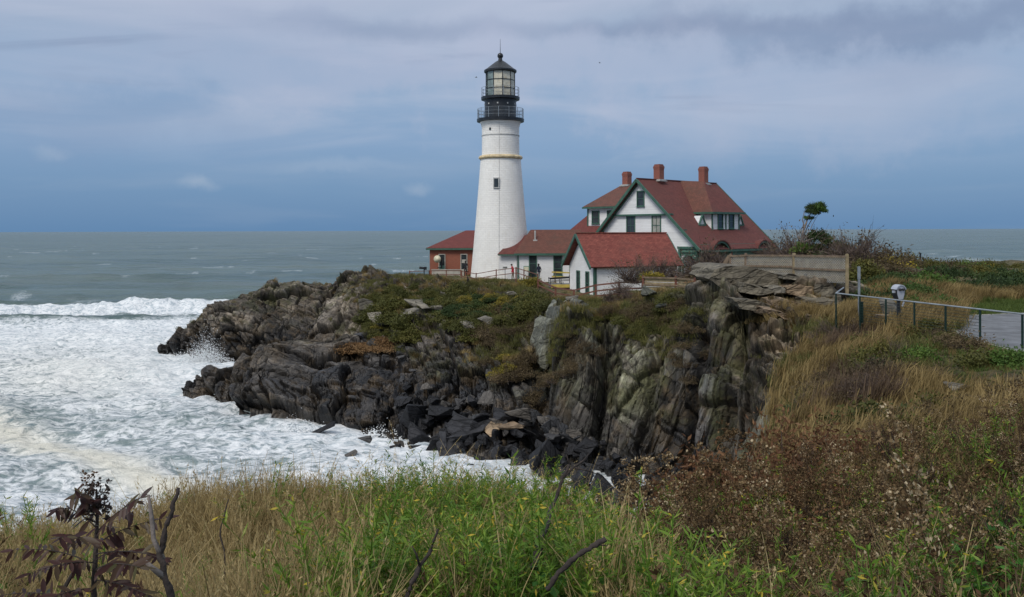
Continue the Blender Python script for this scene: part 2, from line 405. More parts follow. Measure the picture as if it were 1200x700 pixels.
# ------------------------------------------------------------------ numpy noise
def h01(*a, seed=0):
    x = np.full(np.broadcast(*a).shape, (seed*2654435761+97531) & 0xffffffff, np.uint32)
    for i, v in enumerate(a):
        x = (x ^ (v.astype(np.int64) & 0xffffffff).astype(np.uint32)) * np.uint32((0x9E3779B1, 0x85EBCA77, 0xC2B2AE3D)[i % 3])
        x ^= x >> np.uint32(15)
    x *= np.uint32(0x2C1B3C6D); x ^= x >> np.uint32(12); x *= np.uint32(0x297A2D39); x ^= x >> np.uint32(15)
    return x.astype(np.float64)/4294967295.0
def vnoise(x, y, seed=0):
    xi = np.floor(x); yi = np.floor(y); fx = x-xi; fy = y-yi
    fx = fx*fx*(3-2*fx); fy = fy*fy*(3-2*fy); xi = xi.astype(np.int64); yi = yi.astype(np.int64)
    a = h01(xi, yi, seed=seed); b = h01(xi+1, yi, seed=seed); c = h01(xi, yi+1, seed=seed); d = h01(xi+1, yi+1, seed=seed)
    return (a*(1-fx)+b*fx)*(1-fy)+(c*(1-fx)+d*fx)*fy
def fbm(x, y, oct=4, seed=0, gain=.5):
    s = 0; a = 1; t = 0
    x = np.asarray(x, float); y = np.asarray(y, float)
    for o in range(oct):
        s = s+a*vnoise(x*2**o+o*17.3, y*2**o-o*9.1, seed+o); t += a; a *= gain
    return s/t
def worley(P, Rm, scale, seed):
    """nearest jittered cell in a rotated, stretched frame: F1, F2, cell random numbers, offset in the cell"""
    Q = (P @ Rm)/np.asarray(scale); C = np.floor(Q).astype(np.int64); fr = Q-C
    n = len(P); F1 = np.full(n, 9.); F2 = np.full(n, 9.); best = np.zeros((n, 3), np.int64); off = np.zeros((n, 3))
    for dx in (-1, 0, 1):
        for dy in (-1, 0, 1):
            for dz in (-1, 0, 1):
                c = C+np.array((dx, dy, dz))
                j = np.stack([h01(c[:, 0], c[:, 1], c[:, 2], seed=seed+k) for k in range(3)], 1)*.84+.08
                d = fr-(j+np.array((dx, dy, dz))); dd = (d*d).sum(1)
                m = dd < F1; F2 = np.where(m, F1, np.minimum(F2, dd)); F1 = np.where(m, dd, F1)
                best[m] = c[m]; off[m] = d[m]
    rnd = np.stack([h01(best[:, 0], best[:, 1], best[:, 2], seed=seed+7+k) for k in range(4)], 1)
    return np.sqrt(F1), np.sqrt(F2), rnd, off
def frame(longax, thin):
    a = np.array(longax, float); a /= np.linalg.norm(a); t = np.array(thin, float); t -= a*(t@a); t /= np.linalg.norm(t)
    return np.stack([a, np.cross(t, a), t], 1)       # columns: long, mid, thin
def smooth01(x, a, b):
    t = np.clip((x-a)/(b-a), 0, 1); return t*t*(3-2*t)
# ------------------------------------------------------------------ rock sheets
FR1 = frame((.93, .15, -.34), (.30, -.35, .88))     # promontory: beds dipping gently right
FR2 = frame((.40, .10, .91), (.93, .30, -.2))       # cliff: near-vertical slabs
FR3 = frame((.96, .1, -.2), (.15, -.12, .98))       # top right: flat ledges
def blocks(P, Rm, scale, seed):
    """beds across the thin axis, each broken into offset blocks; returns cell/bed random numbers, position in the bed, joint closeness"""
    Q = (P @ Rm)/np.asarray(scale)
    t = Q[:, 2]+.9*(vnoise(Q[:, 2]*.6+seed, Q[:, 2]*0+seed, seed)-.5)
    k = np.floor(t); ft = t-k; kz = k.astype(np.int64); z0 = np.zeros_like(kz)
    u = Q[:, 0]+h01(kz, z0, seed=seed)*7; u = u+.5*(vnoise(u*.8, k*3.1, seed+1)-.5); i = np.floor(u); fu = u-i; iz = i.astype(np.int64)
    v = Q[:, 1]+h01(kz, iz, seed=seed+2)*5; j = np.floor(v); fv = v-j; jz = j.astype(np.int64)
    rc = [h01(kz, iz, jz, seed=seed+3+q) for q in range(4)]; rb = h01(kz, z0, seed=seed+9)
    sc = np.asarray(scale); e = np.minimum.reduce([np.minimum(ft, 1-ft)*sc[2], np.minimum(fu, 1-fu)*sc[0], np.minimum(fv, 1-fv)*sc[1]])
    return rc, rb, ft, fu, fv, e
def disp(P, w1, w2, w3, amp=1.):
    global LAM
    LAM = np.zeros((len(P), 3)); d = np.zeros(len(P)); tint = np.zeros(len(P)); crack = np.zeros(len(P))
    warp = np.stack([fbm(P[:, 0]*.5, P[:, 2]*.5, 4, 5)-.5, fbm(P[:, 1]*.5, P[:, 0]*.5, 4, 9)-.5, fbm(P[:, 2]*.6, P[:, 1]*.5, 4, 13)-.5], 1)
    Pw = P+warp*(.9-.5*np.asarray(w2))[:, None]
    for w, Rm, big, scs in ((w1, FR1, (8.5, 5., 2.6), ((7., 3.6, 1.3), (3.6, 1.9, .5), (1.6, 1., .2))),
                            (w2, FR2, (6., 3.2, 2.4), ((4.2, 2.2, 1.25), (2.1, 1.2, .52), (1.0, .7, .20))),
                            (w3, FR3, (6., 3.5, 2.), ((3.6, 2.2, 1.0), (1.7, 1.2, .42), (.8, .6, .17)))):
        ii = np.nonzero(w > .01)[0]
        if len(ii) == 0: continue
        LAM[ii] += w[ii][:, None]*(Pw[ii] @ Rm)
        f1, f2, rn, off = worley(Pw[ii], Rm, big, 31)
        tilt = ((rn[:, 1]-.5)*off[:, 0]+(rn[:, 2]-.5)*off[:, 2])*1.4
        e = smooth01(f2-f1, 0, .07)
        d[ii] += w[ii]*amp*(.5 if w is w2 else 1.0)*((rn[:, 0]-.5)*1.6+tilt-(1-e)*.45); tint[ii] += w[ii]*(rn[:, 3]-.5)*.6; crack[ii] += w[ii]*(1-e)*.5
        for q, (sc, am) in enumerate(zip(scs, (.72, .36, .13))):
            rc, rb, ft, fu, fv, ed = blocks(Pw[ii]+q*3.7, Rm, sc, 60+q*20)
            saw = (.5-ft)*(.35+.9*rb)                      # beds step back like the treads of a stair
            tl = (rc[1]-.5)*(fu-.5)*1.1+(rc[2]-.5)*(fv-.5)*1.1
            cw = (.10, .05, .03)[q]; g = 1-smooth01(ed, cw*.2, cw)
            d[ii] += w[ii]*amp*am*((rc[0]-.5)*1.25+saw*1.1+tl-g*.35)
            tint[ii] += w[ii]*((rc[3]-.5)*(.75, .6, .45)[q]+(rb-.5)*.35); crack[ii] += w[ii]*g*(.5, .45, .3)[q]
    return d, tint, crack

def sheet(cols, px_step, nrow_front, nrow_back, n_front, dens=None):
    """cols: [(px, [(D, z)...])] -> grid of points (nc, nr, 3)"""
    pxs = np.array([c[0] for c in cols], float); K = np.array([[list(p) for p in c[1]] for c in cols])   # (n, K, 2)
    px = np.arange(pxs[0], pxs[-1]+.01, px_step)
    G = np.stack([np.stack([np.interp(px, pxs, K[:, k, q]) for q in (0, 1)], 1) for k in range(K.shape[1])], 1)  # (nc,K,2)
    for k in range(G.shape[1]):     # soften the joints between columns
        for q in (0, 1):
            w = int(9/px_step)|1; ker = np.hanning(w+2)[1:-1]; ker /= ker.sum()
            G[:, k, q] = np.convolve(np.pad(G[:, k, q], w//2, 'edge'), ker, 'valid')
    nc, K = G.shape[:2]; tt = np.arange(K, dtype=float); A = np.zeros((nc, nrow_front+nrow_back, 2)); T = np.zeros((nc, nrow_front+nrow_back))
    seg = np.hypot(*np.moveaxis(np.diff(G, axis=1), 2, 0))
    kk = np.ones(21)/21                                     # rows spaced by arc length, smoothed across columns
    seg = np.stack([np.convolve(np.pad(seg[:, j], 10, 'edge'), kk, 'valid') for j in range(seg.shape[1])], 1)
    for a, b, n_, o_, ep in ((0, n_front, nrow_front, 0, False), (n_front, K-1, nrow_back, nrow_front, True)):
        cum = np.concatenate([np.zeros((nc, 1)), np.cumsum(seg[:, a:b], 1)], 1)
        for i in range(nc):
            tq = np.interp(np.linspace(0, cum[i, -1], n_, endpoint=ep), cum[i], tt[a:b+1])
            j = np.minimum(tq.astype(int), K-2); f = (tq-j)[:, None]
            A[i, o_:o_+n_] = G[i, j]*(1-f)+G[i, j+1]*f; T[i, o_:o_+n_] = tq
    # round the profile a little
    for _ in range(6): A[:, 1:-1] = (A[:, :-2]+2*A[:, 1:-1]+A[:, 2:])/4
    D = A[..., 0]; z = A[..., 1]; PX = np.broadcast_to(px[:, None], D.shape)
    P = np.stack([(PX-600)/FPX*D, D, z], -1)
    return P, PX, T
def grid_normals(P):
    a = np.gradient(P, axis=0); b = np.gradient(P, axis=1); n = np.cross(a, b)
    l = np.linalg.norm(n, axis=-1, keepdims=True); n = n/np.maximum(l, 1e-6)
    if n[..., 2].mean() < 0: n = -n
    n = n*.55+np.array([0, -.62, .60])*np.where(n[..., 1:2] > .15, .25, 1.)*.75
    k = np.ones(41)/41
    for ax in (0, 1, 0, 1):
        for c in range(3):
            n[..., c] = np.apply_along_axis(lambda v: np.convolve(np.pad(v, 20, 'edge'), k, 'valid'), ax, n[..., c])
    return n/np.maximum(np.linalg.norm(n, axis=-1, keepdims=True), 1e-6)
def gridF(nc, nr):
    i, j = np.meshgrid(np.arange(nc-1), np.arange(nr-1), indexing='ij'); a = (i*nr+j).ravel()
    return np.stack([a, a+nr, a+nr+1, a+1], 1)

def cA(px, wat, fr, back, first=None):
    """wat = (py, D) of the water line; fr = list of four (py, D) up to the top edge; back = four (D, z)"""
    w = (wat[1], 0.0) if first is None else first
    k = [(w[0]-1.2, w[1]-1.6), w]+[(d, zat(px, y, d)) for y, d in fr]+back
    return (px, k)
def bk(px, top, *q): return list(q)
A_COLS = [
 (190, [(90.5, -1.6), (91, -1.2), (91.4, -1.2), (91.8, -1.1), (92.4, -1.1), (93, -1.1), (94, -1.2), (95, -1.3), (96, -1.4), (97, -1.6)]),
 (201, [(90.2, -1.6), (90.8, -.3), (91.2, .1), (91.6, .2), (92.2, .3), (93, .3), (94, .2), (95, -.2), (96, -1), (97, -1.6)]),
 cA(214, (413, 90), [(407, 90.6), (402, 91.2), (397, 91.8), (393, 92.5)], [(94, 1.6), (95.5, .8), (97, -.4), (98.5, -1.8)]),
 cA(235, (420, 86), [(408, 87), (394, 88), (379, 89), (366, 91)], [(93, 4.1), (96, 3), (99, 1), (103, -1.8)]),
 cA(262, (426, 83), [(410, 84), (392, 85.5), (374, 87), (358, 90)], [(93, 5.2), (97, 4), (101, 1), (106, -1.8)]),
 cA(300, (427, 82.8), [(411, 83.6), (395, 85), (375, 87.5), (353, 92)], [(96, 5.5), (100, 4), (104, 1.5), (109, -1.8)]),
 cA(316, (428, 82.2), [(411, 83), (395, 84.5), (368, 89), (340, 95)], [(99, 6.4), (103, 5), (106, 1.5), (111, -1.8)]),
 cA(350, (430, 81.2), [(413, 82), (397, 84), (365, 90), (334, 96)], [(100, 6.8), (104, 5.5), (108, 2), (113, -1.8)]),
 cA(382, (446, 74), [(430, 75.5), (403, 80), (370, 88), (338, 95.5)], [(100, 6.6), (104, 6), (109, 2), (114, -1.8)]),
 cA(398, (452, 71.4), [(434, 73), (405, 78), (370, 87), (326, 98)], [(101, 7.4), (105, 6), (110, 2), (114, -1.8)]),
 cA(430, (500, 56.5), [(470, 59.5), (430, 65), (375, 80), (321, 97)], [(101, 8.0), (105, 7), (111, 3), (115, -1.8)]),
 cA(470, (515, 53), [(480, 56), (430, 61), (382, 71), (328, 91)], [(97, 8.0), (104, 7.6), (109, 6), (115, -1.8)]),
 cA(520, (530, 50), [(490, 53), (430, 58), (380, 66), (334, 84)], [(91, 7.9), (100, 7.8), (108, 7.2), (115, -1.8)]),
 cA(580, (543, 47.6), [(500, 50.5), (440, 55), (392, 61), (335, 80)], [(88, 7.9), (98, 7.8), (108, 7.2), (115, -1.8)]),
 cA(622, (553, 46), [(510, 48.3), (450, 52), (400, 57), (350, 70)], [(76, 7.55), (90, 7.6), (106, 7.2), (115, -1.8)]),
 cA(640, (575, 42.6), [(520, 47.2), (445, 50), (390, 53), (366, 55)], [(72, 7.25), (90, 7.5), (106, 7.2), (115, -1.8)]),
 cA(655, (588, 41), [(530, 46.3), (440, 48.5), (385, 51), (360, 54)], [(72, 7.2), (90, 7.4), (106, 7.2), (115, -1.8)]),
 cA(690, (598, 39.8), [(530, 45), (440, 47), (385, 49.5), (360, 53)], [(70, 7.25), (88, 7.35), (106, 7.2), (115, -1.8)]),
 cA(714, (600, 39.5), [(530, 45), (440, 47.5), (390, 50.5), (362, 53.5)], [(69, 7.3), (86, 7.35), (106, 7.2), (115, -1.8)]),
 cA(745, (602, 39.3), [(525, 44), (440, 46), (385, 48.5), (360, 53)], [(64, 7.9), (82, 7.4), (106, 7.2), (115, -1.8)]),
 cA(780, (604, 39.1), [(525, 43), (440, 44.5), (385, 46.5), (352, 52)], [(61, 8.6), (78, 7.5), (106, 7.2), (115, -1.8)]),
 cA(808, (608, 38.6), [(520, 41.6), (440, 43.3), (375, 45), (342, 48.5)], [(60, 8.9), (78, 7.5), (106, 7.2), (115, -1.8)]),
 cA(828, (612, 38.2), [(520, 41), (440, 42.7), (372, 44), (336, 46.5)], [(60, 9.4), (76, 7.6), (106, 7.2), (115, -1.8)]),
 cA(850, (616, 37.8), [(510, 40.3), (435, 41.3), (372, 42.7), (334, 45)], [(60, 10.), (76, 8.0), (106, 7.4), (115, -1.8)]),
 cA(880, (620, 37.2), [(515, 38.5), (435, 39.5), (372, 41.8), (333, 45)], [(60, 10.3), (76, 8.2), (106, 7.5), (115, -1.8)]),
 cA(905, (0, 35), [(475, 35.5), (425, 37), (378, 41), (334, 45)], [(58, 10.4), (76, 8.4), (106, 7.5), (115, -1.8)], (34.5, 3.)),
 cA(930, (0, 34), [(445, 34.8), (415, 36.6), (374, 40.8), (333, 45)], [(58, 10.5), (76, 8.8), (106, 7.6), (115, -1.8)], (33.5, 4.)),
 cA(965, (0, 33), [(428, 34), (400, 36.5), (366, 41), (332, 45)], [(58, 10.6), (76, 9.0), (106, 8), (115, -1.8)], (32.6, 5.)),
 cA(1005, (0, 33), [(410, 34.6), (386, 37.6), (362, 41.5), (336, 45)], [(58, 10.4), (76, 9.2), (106, 8.4), (115, -1.8)], (32.6, 5.5)),
 cA(1040, (0, 33), [(402, 34.6), (382, 37.6), (364, 41.5), (345, 45)], [(58, 9.0), (76, 8.2), (106, 7), (115, -1.8)], (32.6, 5.)),
]
def inpoly(x, y, poly):
    x = np.asarray(x); y = np.asarray(y); r = np.zeros(x.shape, bool); n = len(poly)
    for i in range(n):
        x0, y0 = poly[i]; x1, y1 = poly[(i+1) % n]
        if y0 == y1: continue
        r ^= ((y0 > y) != (y1 > y)) & (x < (x1-x0)*(y-y0)/(y1-y0)+x0)
    return r
def blob(x, y, cx, cy, rx, ry): return np.exp(-(((x-cx)/rx)**2+((y-cy)/ry)**2))

def rock_colours(P, ipx, ipy, t, tint, crack, soil_t=5.2):
    n = len(P); z = P[:, 2]
    c = np.tile(np.array([.112, .100, .086]), (n, 1))
    warm = np.clip(fbm(P[:, 0]*.25+4, P[:, 2]*.4+P[:, 1]*.1, 4, 3)*1.4-.3, 0, 1)[:, None]
    c = c*(1-warm)+np.array([.155, .128, .096])*warm
    # mid cliff: dark charcoal
    k = (blob(ipx, ipy, 540, 455, 130, 55)*.9)[:, None]; c = c*(1-k)+np.array([.050, .053, .060])*k
    # grey-green towers
    k = (np.clip(blob(ipx, ipy, 670, 400, 55, 60)+blob(ipx, ipy, 775, 400, 40, 60), 0, 1)*.75)[:, None]; c = c*(1-k)+np.array([.098, .094, .068])*k
    # pale lichen in patches
    lich = smooth01(fbm(P[:, 0]*1.1, P[:, 2]*1.3, 5, 21, .65), .47, .60)*np.clip(blob(ipx, ipy, 722, 440, 42, 75)*1.3+blob(ipx, ipy, 665, 385, 25, 60)*.5+blob(ipx, ipy, 860, 420, 30, 60)*.35, 0, 1)
    lich = lich*.60*(.45+.9*smooth01(fbm(P[:, 0]*4, P[:, 2]*4, 3, 23), .35, .6)); lich = np.clip(lich, 0, 1); c = c*(1-lich[:, None])+np.array([.29, .29, .20])*lich[:, None]
    # blue-grey vertical streaks
    st = smooth01(fbm(P[:, 0]*2.6-P[:, 2]*.45, P[:, 2]*.25, 4, 33), .42, .60)*np.clip(blob(ipx, ipy, 820, 450, 38, 95)*.55, 0, 1)
    c = c*(1-st[:, None])+np.array([.118, .130, .148])*st[:, None]
    # tan ledges top right
    k = (np.clip(blob(ipx, ipy, 930, 375, 62, 42)*1.2, 0, 1)*smooth01(fbm(P[:, 0]*.8, P[:, 1]*.8+P[:, 2]*2, 4, 41), .25, .6))[:, None]
    c = c*(1-k)+np.array([.30, .225, .140])*k
    # yellow-green lichen on upper promontory
    # colour of each block, dark joints
    c = c*1.05*(1+1.3*np.clip(tint, -.6, .8))[:, None]*(1-.75*np.clip(crack, 0, 1))[:, None]
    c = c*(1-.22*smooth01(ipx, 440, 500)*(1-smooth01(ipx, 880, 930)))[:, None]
    # wet, tide-dark rock
    edge = 2.7+1.1*(P[:, 1] < 70)*(ipx < 480)+1.5*(fbm(P[:, 0]*.3, P[:, 1]*.3, 3, 51)-.5)
    wet = 1-smooth01(z, edge-1.2, edge+1.6)
    wet = wet*np.where(ipx > 830, 0, 1)
    c = c*(1-.62*wet)[:, None]+np.array([.010, .012, .016])*wet[:, None]*.6
    # turf and soil on the flat top
    soil = smooth01(t+1.0*smooth01(ipx, 430, 470)*(1-smooth01(ipx, 815, 850))*(soil_t < 8), soil_t-.25, soil_t+.15)
    gr = fbm(P[:, 0]*.6, P[:, 1]*.6, 4, 61)[:, None]
    sc = np.array([.085, .085, .030])*gr+np.array([.13, .095, .05])*(1-gr)
    return c*(1-soil[:, None])+sc*soil[:, None], wet

M['rock'] = m_rock('cliff_rock')
ROCK_STOPS = [(0., (.030, .032, .036)), (.35, (.055, .055, .058)), (.7, (.085, .080, .075)), (1., (.12, .105, .088))]
M['boulder'] = m_rock('boulder_rock', 1.4, False, ROCK_STOPS)
M['boulder_wet'] = m_rock('wet_boulder_rock', 1.4, False, [(0., (.014, .015, .018)), (1., (.032, .032, .036))])
M['slab'] = m_rock('slab_rock', .9, False, [(0., (.125, .11, .082)), (1., (.18, .155, .11))])
M['tan_rock'] = m_rock('tan_rock', .9, False, [(0., (.20, .145, .095)), (1., (.30, .22, .14))])
M['pale_rock'] = m_rock('pale_rock', .9, False, [(0., (.14, .127, .10)), (1., (.21, .19, .15))])
M['cliff_pillar'] = m_rock('pillar_rock', .9, False, [(0., (.085, .09, .078)), (1., (.15, .15, .115))])

SURF = {}
def make_sheet(key, name, cols, step, nf, nb, nfront, w_fn, soil_t, label):
    P, PX, T = sheet(cols, step, nf, nb, nfront)
    nc, nr = P.shape[:2]; Nrm = grid_normals(P)
    Pf = P.reshape(-1, 3).copy(); Nf = Nrm.reshape(-1, 3); px = PX.ravel(); t = T.ravel()
    _, ipy0 = proj(Pf)
    w1, w2, w3 = w_fn(px, ipy0)
    hl = smooth01(px, 425, 470)*(1-smooth01(px, 815, 850)) if key == 'A' else np.zeros(len(px))
    flat = smooth01(t, nfront+.1-1.25*hl, nfront+.9-1.25*hl)
    d, tint, crack = disp(Pf, w1, w2, w3)
    amp = 1.-flat*.93
    # big furrows of the cliff between the towers
    if key == 'A':
        for gx, wd, dep, lo in ((634, 10, 1.5, 370), (712, 8, .9, 400), (765, 6, .6, 380), (818, 7, 1.1, 345), (868, 7, .5, 345), (455, 10, .6, 400)):
            cxx = gx+(ipy0-420)*(-.12)
            d = d-dep*np.exp(-((px-cxx)/wd)**2)*smooth01(ipy0, lo-25, lo+30)*(t < 5.6)
        d = d*1.0
        amp = amp*np.clip(1-.45*smooth01(px, 900, 960), .3, 1)
    dg = d.reshape(nc, nr)
    dg[1:-1, 1:-1] = (dg[1:-1, 1:-1]*12+dg[:-2, 1:-1]+dg[2:, 1:-1]+dg[1:-1, :-2]+dg[1:-1, 2:])/16
    Pn = Pf+Nf*(dg.ravel()*amp)[:, None]
    Pn[:, 2] += (fbm(Pf[:, 0]*.4, Pf[:, 1]*.4, 3, 77)-.5)*.35*flat
    ix, iy = proj(Pn)
    c, wet = rock_colours(Pn, ix, iy, t, tint, crack, soil_t)
    me = np_mesh(name, Pn, gridF(nc, nr), M['rock'], {'wet': wet}, {'Col': c}, vec={'lam': LAM})
    o = link(name, me); tagobj(o, label=label, kind='structure')
    SURF[key] = dict(P=Pn, ix=ix, iy=iy, t=t, N=Nf, front=t <= nfront+1.2)
    return o
def wA(px, py):
    top3 = smooth01(px, 868, 905)*1.0
    w1 = 1-smooth01(px, 425, 470); w2 = (1-w1)*(1-top3); w3 = top3
    return w1, w2, w3
headland = make_sheet('A', 'rocky_headland', A_COLS, 1.0, 330, 50, 6, wA, 6.15,
                      'layered dark rock headland with steep cliff under the lighthouse')
def cB(px, wat, fr, back): return cA(px, wat, fr, back)
B_COLS = [
 (210, [(66, -1.6), (66.5, -1.3), (67, -1.2), (67.5, -1.2), (68, -1.2), (69, -1.3), (70, -1.6)]),
 cA(224, (461, 68), [(458, 68.3), (455, 68.6), (451, 69)], [(71, .3), (73.5, -1.6)]),
 cA(248, (474, 63.6), [(460, 64.5), (448, 66), (438, 68)], [(71, 1.3), (75, -1.6)]),
 cA(262, (478, 62.4), [(466, 63), (455, 64), (446, 65)], [(68, .8), (73, -1.6)]),
 cA(278, (493, 58.4), [(478, 59.4), (462, 61), (444, 64)], [(69, 1.0), (74, -1.6)]),
 cA(300, (500, 56.6), [(478, 57.8), (452, 59.8), (428, 63.5)], [(70, 2), (76, -1.6)]),
 cA(313, (501, 56.3), [(478, 57.5), (447, 59.6), (418, 64)], [(72, 3), (77, -1.6)]),
 cA(350, (500, 56.4), [(478, 57.6), (447, 60), (424, 64.5)], [(73, 3.1), (78, -1.6)]),
 cA(385, (503, 56), [(482, 57), (454, 59.6), (430, 64)], [(73, 3), (78, -1.)]),
 cA(430, (508, 54.8), [(484, 56.2), (456, 58.6), (436, 62.5)], [(70, 3), (76, 2.)]),
 cA(490, (520, 52.5), [(500, 53.6), (475, 55.2), (458, 57)], [(62, 2), (66, 1.)]),
]
low_ledge = make_sheet('B', 'lower_rock_ledge', B_COLS, .8, 190, 30, 5, lambda px, py: (np.ones_like(px), np.zeros_like(px), np.zeros_like(px)), 9,
                       'low black wet rock ledge reaching out into the surf below the headland')

def hit(px, py, key='A', tmax=6.3, rad=3.):
    s = SURF[key]; m = (s['t'] <= tmax) & (np.abs(s['ix']-px) < rad) & (np.abs(s['iy']-py) < rad)
    ii = np.nonzero(m)[0]
    if len(ii) == 0:
        return hit(px, py, key, tmax, rad*2.5) if rad < 60 else None
    j = ii[np.argmin(s['P'][ii, 1])]
    return Vector(s['P'][j]), Vector(s['N'][j])

# ------------------------------------------------------------------ grassy bluff (camera side)
CP = np.array([(0, 0, 11.45), (0, 3, 11.2), (-4, 4, 11.0), (-10, 4, 10.8), (-9, 8, 9.5), (-5.5, 9, 9.35), (-4, 6.5, 10.05), (-2.2, 8, 9.85), (4, 4, 11.05), (8, 5, 11), (3, 9, 9.85), (6, 9, 10.2), (1.2, 9, 9.5), (1, 7, 10.0), (11, 9, 10.5), (-3, 9.3, 9.7), (-.6, 9.3, 9.9),
 (4, 14, 9.0), (6, 14, 9.25), (10, 14, 9.7), (14, 15, 10.1), (7, 20, 8.4), (9.5, 20, 9.05), (13, 22, 9.35), (8, 26, 7.7), (9.6, 27, 8.4), (12, 28, 9.1), (14, 26, 9.4), (14, 36, 9.4), (20, 30, 9.4), (22, 20, 9.6),
 (9.7, 31, 7.9), (11.3, 34, 8.4), (13, 38, 9.1), (14.5, 42, 9.5), (-40, 9, 9.5), (40, 30, 9.4), (-20, 0, 11.4), (20, 0, 11.2), (25, 10, 10.6), (20, 50, 9.9), (24, 58, 10.2), (28, 46, 9.5), (40, 50, 9.3), (33, 70, 9.6),
 (45, 80, 9.1), (55, 60, 9.2), (36, 95, 8.9), (50, 110, 8.6), (70, 100, 8.6), (70, 40, 9.3), (16, 44, 9.8)], float)
EDGE = np.array([(-60, 8.5), (-10, 9.3), (0, 9.8), (3.2, 10.6), (5.0, 13), (6.1, 17), (7.4, 22), (9.1, 27), (10.7, 32), (12.9, 36), (17.6, 43), (21, 50), (26, 62), (33, 90), (40, 112)], float)
PATH = [(16.7, 31.9), (15.6, 30.2), (14.95, 28.2), (14.7, 26), (14.8, 22), (15.6, 18), (24, 16), (40, 18), (46, 33), (32, 36.8), (23, 36.4), (19, 35.3), (17.6, 33.8)]
def signed_edge(x, y):
    best = np.full(x.shape, 1e9); sg = np.ones(x.shape)
    for (x0, y0), (x1, y1) in zip(EDGE[:-1], EDGE[1:]):
        dx, dy = x1-x0, y1-y0; L2 = dx*dx+dy*dy; s = np.clip(((x-x0)*dx+(y-y0)*dy)/L2, 0, 1)
        d = np.hypot(x-x0-s*dx, y-y0-s*dy); cr = dx*(y-y0)-dy*(x-x0)
        m = d < best; best = np.where(m, d, best); sg = np.where(m, np.where(cr < 0, 1, -1), sg)
    return best*sg
def groundC(x, y, fine=True):
    x = np.atleast_1d(np.asarray(x, float)); y = np.atleast_1d(np.asarray(y, float))
    num = 0; den = 0
    for cx, cy, cz in CP:
        d2 = (x-cx)**2+(y-cy)**2
        w = 1/(d2+.6)**1.7; num = num+w*cz; den = den+w
    z = num/den
    flat = smooth01(x, 12.9, 14.6)*smooth01(y, 16, 21)*(1-smooth01(y, 38, 42))
    bump = (fbm(x*.35, y*.35, 4, 5)-.5)*.7*smooth01(np.hypot(x, y), 3, 12)+(fbm(x*1.6, y*1.6, 3, 15)-.5)*.16
    z = z+bump; z = z*(1-flat)+9.40*flat
    e = signed_edge(x, y)
    wob = (fbm(x*.5, y*.5, 4, 25)-.5)*1.6
    drop = np.maximum(0, -(e+wob)); z = z-np.minimum(drop*1.9+.12*drop**2, 14)-smooth01(-(e+wob), -1.3, 0)*.25
    z = z-smooth01(y, 112, 117)*12
    return z
def build_bluff():
    ys = np.concatenate([np.arange(-6, 46, .26), np.arange(46, 120, .9)]); xs = np.concatenate([np.arange(-60, -14, 1.2), np.arange(-14, 34, .3), np.arange(34, 110, 1.2)])
    X, Y = np.meshgrid(xs, ys, indexing='ij'); Z = groundC(X.ravel(), Y.ravel())
    P = np.stack([X.ravel(), Y.ravel(), Z], 1)
    e = signed_edge(P[:, 0], P[:, 1])
    steep = smooth01(-e, .2, 1.5)
    d, tint, crack = disp(P, np.zeros(len(P)), steep*.8+.001, steep*.2+.001, .8)
    P[:, 0] -= d*.5*steep; P[:, 1] += d*.3*steep; P[:, 2] += d*.3*steep
    Z = np.maximum(P[:, 2], -2.2); P[:, 2] = Z
    n = len(P); a = fbm(P[:, 0]*.5, P[:, 1]*.5, 4, 71)[:, None]; b = fbm(P[:, 0]*2, P[:, 1]*2, 3, 72)[:, None]
    soil = np.array([.115, .085, .045])*a+np.array([.065, .068, .026])*(1-a); soil = soil*(.7+.6*b)
    green = inpoly(P[:, 0], P[:, 1], [(18.5, 35), (20.5, 39), (23, 41.5), (28, 44), (60, 45), (70, 42), (45, 38), (24, 37.5)])[:, None]
    soil = np.where(green, np.array([.075, .105, .025])*(.8+.4*b), soil)
    rk = np.array([.12, .115, .09])*(1+tint[:, None])
    c = soil*(1-steep[:, None])+rk*steep[:, None]
    wet = np.zeros(n)
    o = link('grassy_bluff', np_mesh('grassy_bluff', P, gridF(len(xs), len(ys)), M['rock'], {'wet': wet}, {'Col': c}, vec={'lam': P*np.array([1, 1, .3])}))
    tagobj(o, label='grassy bluff in the foreground sloping up to the paved overlook', kind='structure')
    m = MB(); m.prism([(x, y, 9.30) for x, y in PATH], (0, 0, .13)); m.build('paved_path', M['asphalt']); bpy.data.objects['paved_path']['kind'] = 'structure'
    k = MB()
    for i in range(len(PATH)):
        a_, b_ = PATH[i], PATH[(i+1) % len(PATH)]
        if min(a_[1], b_[1]) < 21: continue
        k.beam((a_[0], a_[1], 9.40), (b_[0], b_[1], 9.40), .10, .075)
    k.build('path_edging', M['concrete'], bpy.data.objects['paved_path'])
build_bluff()

